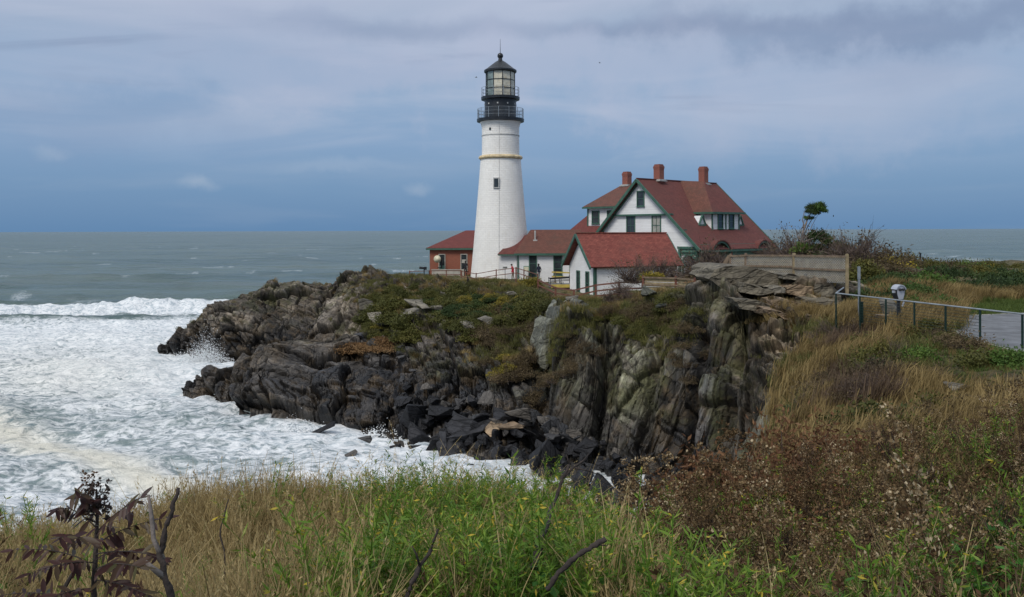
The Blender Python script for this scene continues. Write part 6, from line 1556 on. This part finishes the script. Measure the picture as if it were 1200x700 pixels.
def weed(name, seed, h=.6, nl=54, ll=(.078, .0085), mats=('weed', 'weed', 'pod'), pods=2, stems=3):
    rng = np.random.default_rng(seed); q = PM()
    for s_ in range(stems):
        P, out = curve_paths(rng, 1, .05, (h*.7, h*1.15), .15, .2, 7); side = np.array([[1., .3, 0]])
        V, F = strips(P, np.full((1, 7), .0022), side); q.add(V, F, np.full(14, .4), 1)
        m = nl; t = rng.uniform(.12, 1, m); idx = np.minimum((t*6).astype(int), 5); C = P[0, idx]+(P[0, idx+1]-P[0, idx])*((t*6-idx)[:, None])
        az = rng.uniform(0, 2*np.pi, m); d = np.stack([np.cos(az), np.sin(az), rng.uniform(.1, 1.1, m)], 1)
        L_ = ll[0]*rng.uniform(.5, 1.3, m)*(1.15-.5*t); q.add(leaf_quads(C, d, np.tile([0, 0, 1.], (m, 1))+rng.normal(size=(m, 3))*.4, L_, ll[1]*rng.uniform(.7, 1.4, m)), np.arange(m*4).reshape(-1, 4), np.repeat(rng.random(m)*.5+.5*t, 4), 0)
        if pods:
            m = pods; C = P[0, -1-rng.integers(0, 2, m)]; d = rdir(rng, m, -.6)
            q.add(leaf_quads(C, d, rdir(rng, m), rng.uniform(.02, .045, m), np.full(m, .009)), np.arange(m*4).reshape(-1, 4), np.repeat(rng.random(m), 4), 2)
    return q.mesh(name, mats)
def broad(name, seed, h=.35, n=34):
    rng = np.random.default_rng(seed); q = PM(); P, out = curve_paths(rng, 7, .05, (h*.5, h*1.2), .3, .5, 5); V, F = strips(P, np.full((7, 5), .0018), np.tile([[1., 0, 0]], (7, 1))); q.add(V, F, np.full(len(V), .3), 0)
    i = rng.integers(0, 7, n); j = rng.integers(2, 5, n); C = P[i, j]+rng.normal(size=(n, 3))*.012; d = rdir(rng, n, .3)*[1, 1, .5]
    q.add(leaf_quads(C, d, np.tile([0, 0, 1.], (n, 1))+rng.normal(size=(n, 3))*.5, rng.uniform(.035, .07, n), rng.uniform(.03, .05, n)), np.arange(n*4).reshape(-1, 4), np.repeat(rng.random(n), 4), 0)
    return q.mesh(name, ('broad',))
def goldenrod(name, seed, h=1.0, stems=3, fl=150, leaves=30):
    """dried stems with arching side plumes of small fluffy seed heads"""
    rng = np.random.default_rng(seed); q = PM()
    for s_ in range(stems):
        hh = h*rng.uniform(.75, 1.15); P, out = curve_paths(rng, 1, .07, (hh, hh), .1, .15, 9); V, F = strips(P, np.linspace(.0035, .0012, 9)[None], np.array([[1., .3, 0]])); q.add(V, F, np.full(18, .3), 1)
        m = leaves; t = rng.uniform(.1, .75, m); idx = (t*8).astype(int); C = P[0, idx]; az = rng.uniform(0, 6.28, m); d = np.stack([np.cos(az), np.sin(az), rng.uniform(-.9, .4, m)], 1)
        q.add(leaf_quads(C, d, rdir(rng, m), rng.uniform(.04, .09, m), rng.uniform(.006, .014, m)), np.arange(m*4).reshape(-1, 4), np.repeat(rng.random(m), 4), 1)
        nb = 13
        for b in range(nb):
            t = rng.uniform(.62, 1.0); i0 = min(int(t*8), 7); C0 = P[0, i0]+(P[0, i0+1]-P[0, i0])*(t*8-i0); az = rng.uniform(0, 6.28); Lb = .15*(1.18-t)*rng.uniform(1.2, 2.2)+.03
            u = np.array([math.cos(az), math.sin(az), 0]); m = fl//nb; s = rng.random(m)
            C = C0+u*Lb*s[:, None]+np.array([0, 0, 1])*(Lb*(.75*s-.65*s**2))[:, None]+rng.normal(size=(m, 3))*.0065
            q.add(leaf_quads(C, rdir(rng, m, .3), rdir(rng, m), rng.uniform(.014, .028, m), rng.uniform(.010, .020, m)), np.arange(m*4).reshape(-1, 4), np.repeat(np.clip(rng.normal(.55, .25, m), 0, 1), 4), 0)
    return q.mesh(name, ('plume', 'deadleaf'))
WIND = (.55, -.1, 0)
SRC['straw'] = src_collection('straw_tufts', [tuft('straw', 400+i, ('straw', 'straw'), 42, (.35, .8), .0030, .08, .12, .4, 7) for i in range(5)])
SRC['strawgreen'] = src_collection('green_tufts', [tuft('blades', 420+i, ('greengrass', 'straw'), 44, (.25, .6), .0032, .09, .15, .5, 3) for i in range(4)])
SRC['tan'] = src_collection('tan_tufts', [tuft('tan', 440+i, ('tan',), 64, (.22, .52), .0085, .17, .1, .55, 0, WIND, 4) for i in range(5)])
SRC['purple'] = src_collection('purple_tufts', [tuft('purple', 460+i, ('purplegrass',), 58, (.25, .55), .007, .16, .1, .4, 0, WIND, 4) for i in range(4)])
SRC['olive'] = src_collection('olive_tufts', [tuft('olive', 480+i, ('olivegrass',), 60, (.15, .4), .009, .17, .15, .5, 0, None, 4) for i in range(4)])
SRC['green'] = src_collection('short_green_tufts', [tuft('green', 500+i, ('lawn',), 60, (.10, .30), .009, .17, .2, .5, 0, None, 4) for i in range(3)])
SRC['arch'] = src_collection('arching_stalks', [tuft('arch', 610+i, ('straw', 'straw'), 9, (.6, 1.05), .0026, .05, .25, .75, 5, None, 8) for i in range(4)])
SRC['dead'] = src_collection('dead_leaf_stems', [weed('dead', 630+i, .55, 40, (.07, .018), ('deadleaf', 'deadleaf', 'plume'), 3, 3) for i in range(3)])
SRC['dark'] = src_collection('dark_leaf_stems', [weed('dark', 640+i, .45, 50, (.06, .02), ('olivegrass', 'deadleaf', 'pod'), 2, 3) for i in range(3)])
SRC['weed'] = src_collection('weed_stems', [weed('weed', 520+i) for i in range(6)])
SRC['broad'] = src_collection('broad_weeds', [broad('broad', 540+i) for i in range(4)])
SRC['rod'] = src_collection('seedhead_stems', [goldenrod('rod', 560+i) for i in range(6)])
SRC['leafy'] = src_collection('dark_weeds', [weed('leafy', 580+i, .45, 60, (.06, .02), ('olive2', 'olive2', 'pod') if False else ('weed', 'weed', 'pod'), 1, 3) for i in range(3)])
NG = np.random.default_rng(77)
def sample_C(n, xr, yr_, emin=-.8):
    x = NG.uniform(*xr, n); y = NG.uniform(*yr_, n); e = signed_edge(x, y); z = groundC(x, y)
    px, py = proj(np.stack([x, y, z], 1)); return x, y, z, px, py, e
def place(name, src, x, y, z, keep, s, label, cat, tilt=.18, sink=.03, sy=1.):
    ii = np.nonzero(keep)[0]; n = len(ii); P = np.stack([x[ii], y[ii], z[ii]-sink], 1)
    rot = np.stack([NG.normal(0, tilt, n), NG.normal(0, tilt, n), NG.uniform(0, 6.28, n)], 1)
    if tilt < .02: rot[:, 2] = NG.normal(0, .5, n)
    s_ = NG.uniform(s[0], s[1], n); sc = np.stack([s_, s_, s_*sy*NG.uniform(.8, 1.2, n)], 1)
    return scatter(name, P, rot, sc, NG.integers(0, len(SRC[src].objects), n), SRC[src], label, cat)
def dens(px, py, cx, cy, rx, ry, a=1.): return a*blob(px, py, cx, cy, rx, ry)
# -- slope on the right
x, y, z, px, py, e = sample_C(26000, (4, 40), (9, 46)); rnd = NG.random(len(x)); inpath = inpoly(x, y, PATH)
vis = (px > 780) & (px < 2400) & (e > -.9) & ~inpath & ((y < 40) | (e > 0)) & ~((y > 41.5) & (px > 1085) & (rnd > .35))
verge = (px > 1095) & (y > 19.5) & (y < 30); vis0 = vis; vis = vis & ~verge
pn = fbm(x*.28, y*.28, 3, 201); pn2 = fbm(x*.6+9, y*.6, 3, 202)
lawn = inpoly(x, y, [(17.5, 33.5), (21, 40), (23, 41.5), (28, 44), (60, 45), (70, 42), (45, 37), (24, 37)])
gpatch = dens(px, py, 1085, 418, 45, 26)+dens(px, py, 1022, 432, 22, 14)+dens(px, py, 1180, 432, 50, 16)+dens(px, py, 970, 388, 40, 14)*.6+dens(px, py, 880, 490, 20, 18)*.4
ppatch = dens(px, py, 1010, 455, 55, 45)+dens(px, py, 1060, 540, 80, 40)*.5+dens(px, py, 1000, 395, 40, 14)*.7
thin = rnd < np.clip(1.25-.0*y, 0, 1)
kind = np.where(lawn, 3, np.where(gpatch > .35+.3*(pn2-.5), np.where(rnd > .4, 2, 3), np.where(ppatch*.95 > pn2+.08, 1, np.where(pn > .60, 2, 0))))
place('dry_hill_grass', 'tan', x, y, z, vis & (kind == 0), (.75, 1.45), 'long tan dry grass blown over on the slope right of the cliff', 'grass', .012)
place('purple_hill_grass', 'purple', x, y, z, vis & (kind == 1), (.7, 1.35), 'dull purple-brown grass patches on the slope below the railing', 'grass', .012)
place('olive_hill_grass', 'olive', x, y, z, vis & (kind == 2), (.7, 1.4), 'olive green grass patches on the slope below the railing', 'grass')
place('lawn_grass', 'green', x, y, z, vis & (kind == 3), (.5, .9), 'short green grass beside the paved overlook', 'grass')
place('path_verge_grass', 'green', x, y, z, vis0 & verge & (rnd > .5), (.35, .7), 'short green grass on the verge below the path', 'grass')
place('path_verge_straw', 'tan', x, y, z, vis0 & verge & (rnd < .4), (.25, .5), 'short dry grass on the verge below the path', 'grass')
# grass on the headland turf and ledges (A)
sA = SURF['A']; selA = (sA['t'] > 3.2) & (sA['t'] < 7.4)
def veg_density(ix, iy):
    d = dens(ix, iy, 560, 355, 110, 32)+dens(ix, iy, 605, 410, 45, 60)+dens(ix, iy, 745, 365, 50, 30)+dens(ix, iy, 455, 365, 30, 35)+dens(ix, iy, 665, 415, 25, 45, .5)+dens(ix, iy, 960, 385, 45, 25)+dens(ix, iy, 895, 425, 20, 50, .45)+dens(ix, iy, 790, 400, 20, 60, .4)
    return d
ii = np.nonzero(selA)[0]; ii = NG.choice(ii, 42000, replace=False); Pa = sA['P'][ii]; ixa, iya = sA['ix'][ii], sA['iy'][ii]
flatA = sA['t'][ii] > 6.0; dn = np.clip(veg_density(ixa, iya), 0, 1)
nz = fbm(Pa[:, 0]*.5, Pa[:, 2]*.8+Pa[:, 1]*.3, 3, 301)
keepA = (NG.random(len(ii)) < np.where(flatA, .35*(ixa < 900), dn*smooth01(nz+dn*.25, .50, .62)*.5))
which = np.where(fbm(Pa[:, 0]*.25, Pa[:, 1]*.25+Pa[:, 2]*.3, 3, 302)+.18*(ixa > 900) > .52, 0, 1)
bigs = np.clip(Pa[:, 1]/55, .8, 1.5)
keepA &= ~(flatA & (NG.random(len(ii)) < .45))
place('headland_tan_grass', 'tan', Pa[:, 0], Pa[:, 1], Pa[:, 2]-.12*flatA, keepA & (which == 0), (.6, 1.15), 'tan tufts of grass over the ledges and top of the headland', 'grass', .2)
place('headland_olive_grass', 'olive', Pa[:, 0], Pa[:, 1], Pa[:, 2]-.12*flatA, keepA & (which == 1), (.7, 1.35), 'olive grass tufts over the ledges and top of the headland', 'grass', .2)

# -- foreground
x, y, z, px, py, e = sample_C(65000, (-11.5, 16.5), (1.5, 13.5)); rnd = NG.random(len(x)); vis = (e > -1.6) & (y > 2.6) & ~((y < 3.7) & (px > 440) & (px < 740))
pn = fbm(x*.8, y*.8, 3, 211); pn2 = fbm(x*1.7, y*1.7, 3, 212)
wob = 150*(pn-.5)+170*(pn2-.5)
L1 = smooth01(px+wob, 330, 400)*(1-smooth01(px+wob, 730, 800))      # bright weeds
RR = smooth01(px+wob, 730, 800)
LL = 1-smooth01(px+wob, 350, 410)
place('straw_grass', 'straw', x, y, z, vis & (rnd < .58*LL*(.75+.25*smooth01(px, 60, 200))+.13*L1+.025*RR), (.5, 1.0), 'dry straw-coloured grass along the bottom left of the view', 'grass', .22)
place('foreground_green_grass', 'strawgreen', x, y, z, vis & (NG.random(len(x)) < .34*LL*smooth01(pn, .36, .52)*smooth01(px, 150, 240)*1.4+.14*L1+.13*RR*smooth01(pn, .4, .6)), (.6, 1.05), 'green grass blades mixed into the foreground growth', 'grass', .22)
place('green_weeds', 'weed', x, y, z, vis & (NG.random(len(x)) < .44*L1+.03*LL+.06*RR), (.7, 1.2), 'bright green narrow-leaved weeds with yellow pods in the centre foreground', 'weeds', .2)
place('broad_leaf_weeds', 'broad', x, y, z, vis & (y > 3.5) & (NG.random(len(x)) < .12*L1+.14*RR*smooth01(pn2, .42, .6)*smooth01(py, 560, 700)+.03*LL), (.7, 1.3), 'broad green leaves low among the foreground weeds', 'weeds', .2)
place('edge_wisps', 'arch', x, y, z, vis & (y > 7.2) & (e > -.6) & (NG.random(len(x)) < .16*smooth01(px, 150, 200)*(1-smooth01(px, 640, 700))), (.65, 1.0), 'thin seeding grass stalks sticking up against the surf', 'grass', .14)
place('edge_straw', 'straw', x, y, z, vis & (y > 7.) & (e > -.8) & (NG.random(len(x)) < .5*smooth01(px, 180, 230)*(1-smooth01(px, 360, 430))), (.8, 1.15), 'taller pale straw grass along the brink left of centre', 'grass', .2)
place('arching_straw', 'arch', x, y, z, vis & (NG.random(len(x)) < .05*LL+.03*L1+.03*RR), (.45, .8), 'long arching dry stalks bent over the foreground growth', 'grass', .25)
place('dead_leaf_stems', 'dead', x, y, z, vis & (NG.random(len(x)) < .10*RR+.03*LL+.015*L1), (.5, 1.0), 'dead brown leafy stems among the seedheads at the bottom right', 'weeds', .25)
place('olive_leaf_stems', 'dark', x, y, z, vis & (NG.random(len(x)) < .22*RR*smooth01(pn, .34, .55)+.03*LL+.04*L1), (.5, 1.0), 'olive and yellow-green leafy stems low in the bottom right foreground', 'weeds', .2)
place('foreground_olive_grass', 'olive', x, y, z, vis & (NG.random(len(x)) < .05*RR*smooth01(pn, .40, .6)+.01*L1), (.5, 1.1), 'olive grass under the brown seedheads at the bottom right', 'grass')
place('foreground_dull_grass', 'purple', x, y, z, vis & (NG.random(len(x)) < .05*RR*smooth01(1-pn, .45, .6)), (.5, 1.1), 'dull brown grass under the seedheads at the bottom right', 'grass')
k_rod = vis & (NG.random(len(x)) < .022*RR*smooth01(y, 2.5, 4.)*(.25+1.6*smooth01(pn2, .40, .6))) & (y > 3.4)
place('brown_seedheads', 'rod', x, y, z, k_rod, (.6, 1.05), 'dried brown goldenrod seedheads filling the bottom right foreground', 'dried weeds', .16)
# seedheads and brown weeds spilling onto the mid slope
x, y, z, px, py, e = sample_C(6000, (1.5, 15), (11, 20)); pn = fbm(x*.5, y*.5, 3, 221)
place('slope_seedheads', 'rod', x, y, z, (e > -.9) & (NG.random(len(x)) < .06*smooth01(pn, .47, .6)*smooth01(py, 500, 560)), (.55, .95), 'brown seedhead stems on the slope above the foreground growth', 'dried weeds', .16)

def gz(x, y): return float(groundC(x, y)[0])
# tall dried stalks that stand out
def stalk(px, pt, D, label, s=1.):
    p = at(px, pt, D); z = gz(p.x, D); h = (p.z-z)
    me = goldenrod('dried_stalk', int(px), h, 1, 330, 26); o = link('dried_stalk', me); o.location = (p.x, D, z); tagobj(o, label, 'dried plant', 'tall dried stalks')
for px, pt, D in ((918, 500, 6.2), (938, 535, 5.6), (875, 520, 6.6), (1000, 495, 7.5), (1075, 500, 8.), (1118, 545, 6.5), (640, 632, 4.4), (700, 640, 4.5), (980, 560, 5.2), (840, 545, 6.2), (1160, 560, 6), (780, 530, 7), (815, 548, 6.6), (720, 560, 7), (742, 548, 6.4), (756, 535, 6.8), (768, 545, 6.1), (790, 540, 6.5), (802, 528, 7.2), (826, 535, 6.4), (832, 520, 7.4), (850, 532, 6.8), (862, 515, 7.2), (885, 508, 7.), (898, 520, 6.5), (955, 505, 6.9), (1030, 520, 6.5), (1050, 505, 7.2), (1098, 530, 6.8), (1140, 550, 6.4), (1180, 570, 6), (735, 575, 5.4), (775, 565, 5.4), (905, 545, 5.2), (860, 560, 4.8), (1010, 550, 4.9), (1060, 560, 5.2), (1110, 580, 5)):
    stalk(px, pt, D, 'tall dried brown seedhead stalk standing above the foreground weeds')
# bare black branches
def branch(pts, r0, r1, label, mat='bark', twigs=(), name='bare_branch', kn=True):
    P = [at(*p) for p in pts]; T0 = P[0]; rnd = random.Random(int(pts[0][0]))
    Q = []; n = 5
    for a, b in zip(P[:-1], P[1:]):
        for k in range(n): Q.append(a+(b-a)*(k/n)+Vector([rnd.gauss(0, .0022) for _ in range(3)]))
    Q.append(P[-1]); rad = [(r0+(r1-r0)*i/(len(Q)-1))*rnd.uniform(.8, 1.3) for i in range(len(Q))]
    E = empty(name, tuple(T0), 0, label, 'branch'); m = MB(); m.tube([q-T0 for q in Q], rad, 7); m.build('stem', M[mat], E, True)
    for tw in twigs:
        W = [at(*p)-T0 for p in tw[0]]; m = MB(); m.tube(W, [tw[1]]+[tw[1]*.75]*(len(W)-2)+[tw[1]*.4] if len(W) > 2 else [tw[1], tw[1]*.4], 6); m.build('twig', M[tw[2]], E, True)
branch([(205, 720, 2.7), (192, 672, 2.72), (188, 648, 2.74), (196, 615, 2.76), (205, 588, 2.78), (209, 572, 2.8)], .0115, .0055, 'dark forked bare branch standing up at the left foreground', 'bark',
       [([(191, 656, 2.74), (180, 632, 2.74), (178, 610, 2.75), (174, 580, 2.77)], .010, 'bark_grey'), ([(192, 676, 2.72), (180, 667, 2.7), (167, 655, 2.68)], .012, 'bark_grey'), ([(190, 650, 2.74), (184, 640, 2.75), (178, 631, 2.76)], .007, 'bark')])
branch([(470, 720, 3.1), (480, 690, 3.1), (492, 664, 3.12), (505, 645, 3.14), (513, 620, 3.16)], .011, .005, 'thin dark bare branch curving up through the green weeds', 'bark', [([(492, 664, 3.12), (488, 650, 3.1), (483, 640, 3.1)], .005, 'bark')])
branch([(626, 665, 3.9), (634, 632, 4.1), (643, 607, 4.5), (652, 582, 4.9), (660, 560, 4.95), (667, 545, 5.0)], .017, .008, 'black bare branch leaning right in front of the dark cleft', 'bark',
       [([(660, 560, 4.95), (672, 548, 5.0), (684, 540, 5.05), (690, 532, 5.1)], .009, 'bark'), ([(667, 545, 5.), (664, 533, 5.)], .006, 'bark'), ([(672, 548, 5.), (690, 552, 5.02), (700, 556, 5.05)], .006, 'bark')])
branch([(640, 692, 3.1), (655, 672, 3.1), (672, 655, 3.12), (690, 643, 3.14), (710, 632, 3.16)], .009, .010, 'dark bare branch slanting up to the right at the bottom centre', 'bark', [([(700, 638, 3.15), (712, 640, 3.15)], .004, 'bark')])
branch([(262, 720, 4.2), (264, 660, 4.2), (258, 620, 4.25), (268, 585, 4.3)], .005, .003, 'thin dark upright stem among the straw grass', 'bark')

for px, py, D, s, kd, lb in ((40, 660, 3.6, .42, 'bare', 'tangled leafless twiggy bush behind the sumac at the bottom left'), (150, 650, 3.7, .34, 'bare', 'small tangled twiggy bush between the sumac and the forked branch'), (5, 690, 3.2, .36, 'brown', 'brown dead-leaved bush at the extreme bottom left corner')):
    p = at(px, py, D); shrub(kd, (p.x, D, gz(p.x, D)), s, lb, squash=1.2)
SM['ruddy'] = [shrub_mesh('ruddy_bush', 700+i, [LM['russet'], LM['twigdark']], 1900, (1, 1, .95), (.085, .030), 30, 70, .2, spread=.13) for i in range(3)]; SN['ruddy'] = 'ruddy_bush'
for px, D, s in ((800, 8.6, .50), (838, 8.9, .62), (872, 9.2, .70), (905, 9.6, .75), (940, 9.4, .72), (975, 9.2, .62), (860, 7.4, .48), (920, 7.4, .55), (985, 7.6, .5), (1030, 9.6, .6), (1080, 9.2, .55), (1060, 7.4, .45), (1130, 8.6, .5), (1190, 8.4, .5), (1010, 5.6, .34), (900, 5.4, .34), (1120, 5.6, .34), (770, 7.2, .36), (835, 10.2, .95), (862, 10.8, 1.05), (890, 11.2, 1.1), (925, 11.4, 1.05), (960, 11.2, .95), (1000, 11., .85), (1045, 10.8, .75), (812, 9.6, .7), (880, 8.4, .7), (945, 8.2, .65), (1090, 10.2, .7), (1140, 10, .65), (1180, 10.4, .6), (850, 5.8, .38), (950, 6., .4), (1050, 6.2, .4), (1150, 6.2, .4)):
    x_ = (px-600)/FPX*D; shrub('ruddy', (x_, D, gz(x_, D)-.05), s, 'dark red-brown withered bush among the seedheads at the bottom right', 'withered bushes at the bottom right')
SM['seedbush'] = [shrub_mesh('seedhead_bush', 720+i, [LM['plume'], LM['twigdark']], 1500, (1, 1, 1.1), (.038, .030), 46, 90, .3, tw_len=(.85, 1.05), spread=.062) for i in range(4)]; SN['seedbush'] = 'seedhead_bush'
rs = random.Random(21)
for k in range(70):
    D = rs.uniform(5.2, 10.4); px = rs.uniform(745, 1260); x_ = (px-600)/FPX*D
    if signed_edge(np.array([x_]), np.array([D]))[0] < .2: continue
    s = rs.uniform(.30, .52)*(.75+.03*D); shrub('seedbush', (x_, D, gz(x_, D)+.06), s, 'russet dried bush carrying pale fluffy seedheads at the bottom right', 'russet seedhead bushes at the bottom right', squash=1.25)
# sumac with maroon leaflets
def sumac():
    T0 = at(108, 700, 3.1); T = empty('sumac_shrub', tuple(T0), 0, 'maroon-leaved sumac shrub with drooping leaflets at the bottom left corner', 'shrub')
    rng = random.Random(8); lm = []
    for q in range(3):
        V = []; F = []; n = 6
        for i in range(n+1):
            t = i/n; w = .15*math.sin(math.pi*min(1, t*.93+.07))**.8*(1-.15*t); zf = .05*t*t*(-1.2)
            V += [(t, -w, zf+.05*w*3), (t, 0, zf), (t, w, zf+.05*w*3)]
        for i in range(n):
            for j in range(2): F.append((i*3+j, i*3+j+1, i*3+j+4, i*3+j+3))
        rv = np.full(len(V), .1+.4*q)
        lm.append(np_mesh('leaf', np.array(V), np.array(F), LM['sumac'], {'rv': rv}, smooth=True))
    def P(px, py, D): return at(px, py, D)-T0
    m = MB(); m.tube([P(112, 730, 3.1), P(110, 690, 3.1), P(112, 650, 3.12), (P(114, 605, 3.15)), P(113, 575, 3.18)], [.012, .010, .009, .006, .004], 7); m.build('stem', M['bark'], T)
    m = MB(); m.tube([P(60, 735, 3.0), P(75, 690, 3.05), P(95, 655, 3.1)], [.009, .008, .005], 6); m.build('stem', M['bark'], T)
    fronds = [((112, 625, 3.13), (140, 595, 3.0), (165, 583, 2.9)), ((112, 618, 3.13), (85, 590, 3.2), (66, 597, 3.1)), ((112, 650, 3.12), (150, 640, 2.9), (190, 655, 2.8)), ((112, 660, 3.1), (80, 655, 3.0), (35, 672, 2.9)),
              ((112, 640, 3.12), (135, 618, 3.2), (195, 607, 3.2)), ((110, 680, 3.1), (140, 680, 2.85), (178, 700, 2.75)), ((108, 690, 3.05), (70, 690, 2.9), (40, 715, 2.8)), ((95, 655, 3.1), (60, 640, 3.1), (15, 645, 3.1)), ((112, 605, 3.15), (98, 578, 3.1), (88, 575, 3.0)),
              ((70, 700, 3.0), (40, 690, 3.), (-10, 700, 2.95)), ((112, 668, 3.1), (130, 655, 2.7), (165, 665, 2.6)), ((112, 640, 3.1), (100, 625, 2.8), (70, 630, 2.7))]
    cnt = 0
    for a, b, c in fronds:
        A_, B_, C_ = P(*a), P(*b), P(*c); pts = [A_*(1-t)**2+B_*2*t*(1-t)+C_*t*t for t in [i/14 for i in range(15)]]
        m = MB(); m.tube(pts, [.0026-.0018*i/14 for i in range(15)], 5); m.build('leaf_stalk', M['bark'], T)
        for i in range(2, 15):
            d = (pts[i]-pts[i-1]).normalized(); up = Vector((rng.gauss(0, .5), -.55+rng.gauss(0, .3), .85)).normalized(); sd_ = d.cross(up).normalized()
            for s in (-1, 1):
                if i == 14 and s == 1: dirv = d
                else: dirv = (d*.55+sd_*s+Vector((rng.gauss(0, .15), rng.gauss(0, .15), -.1-rng.random()*1.2))).normalized()
                o = link('leaf', lm[rng.randrange(3)], T); y = up.cross(dirv).normalized(); z_ = dirv.cross(y)
                L_ = rng.uniform(.040, .068)*(1.1-.03*abs(i-5)); o.matrix_local = Matrix.Translation(pts[i]) @ (Matrix((dirv, y, z_)).transposed().to_4x4()) @ Matrix.Diagonal((L_, L_, L_, 1)); cnt += 1
    # dark conical fruit cluster
    me = shrub_mesh('fruit_cluster', 801, [LM['twigdark'], LM['twigdark']], 420, (.055, .055, .11), (.013, .009), 14, 0, .4, spread=.03); o = link('fruit_cluster', me, T); o.location = P(112, 612, 3.14)
    me = shrub_mesh('fruit_cluster', 802, [LM['deadleaf'], LM['twigdark']], 300, (.04, .04, .09), (.012, .008), 12, 0, .4, spread=.025); o = link('fruit_cluster', me, T); o.location = P(104, 600, 3.16)
sumac()

# ------------------------------------------------------------------ spray where the surf meets the rock
def spray():
    rng = np.random.default_rng(5); V = []; F = []; n0 = 0
    oct_v = np.array([(1, 0, 0), (-1, 0, 0), (0, 1, 0), (0, -1, 0), (0, 0, 1), (0, 0, -1)], float); oct_f = np.array([(0, 2, 4), (2, 1, 4), (1, 3, 4), (3, 0, 4), (2, 0, 5), (1, 2, 5), (3, 1, 5), (0, 3, 5)])
    for px, py, D, w, h, n in ((238, 424, 84, 2.6, 2.6, 1800), (243, 422, 83.5, 2.2, 3.6, 1300), (252, 424, 82.5, 1.6, 2.6, 500), (330, 432, 74, 2.6, 1.7, 700), (316, 440, 73, 3., 1.4, 600), (362, 424, 77, 1.4, 1.0, 160), (256, 470, 63, 1.6, .8, 250), (349, 501, 55.8, 1.6, .9, 300), (446, 505, 54, 1.5, .9, 250), (214, 415, 88.5, 3, .8, 250)):
        c = at(px, py, D); c.z = 0
        a = rng.normal(size=n); z = np.abs(rng.normal(size=n))**1.1; P = np.stack([c.x+a*w*.5, D+rng.normal(size=n)*.5, z*h*.42*np.exp(-a*a*.35)], 1); r = rng.uniform(.012, .055, n)*(1.4-.8*np.clip(z/2, 0, 1))
        V.append((P[:, None]+oct_v[None]*r[:, None, None]*rng.uniform(.6, 1.5, (n, 6, 1))).reshape(-1, 3)); F.append((oct_f[None]+(np.arange(n)*6)[:, None, None]).reshape(-1, 3)+n0); n0 += n*6
    m = m_plain('spray_white', (.82, .85, .86), .9, 0, .05); o = link('sea_spray', np_mesh('sea_spray', np.concatenate(V), np.concatenate(F), m)); tagobj(o, 'white spray thrown up where the surf hits the dark rocks', 'sea spray', kind='stuff')
spray()
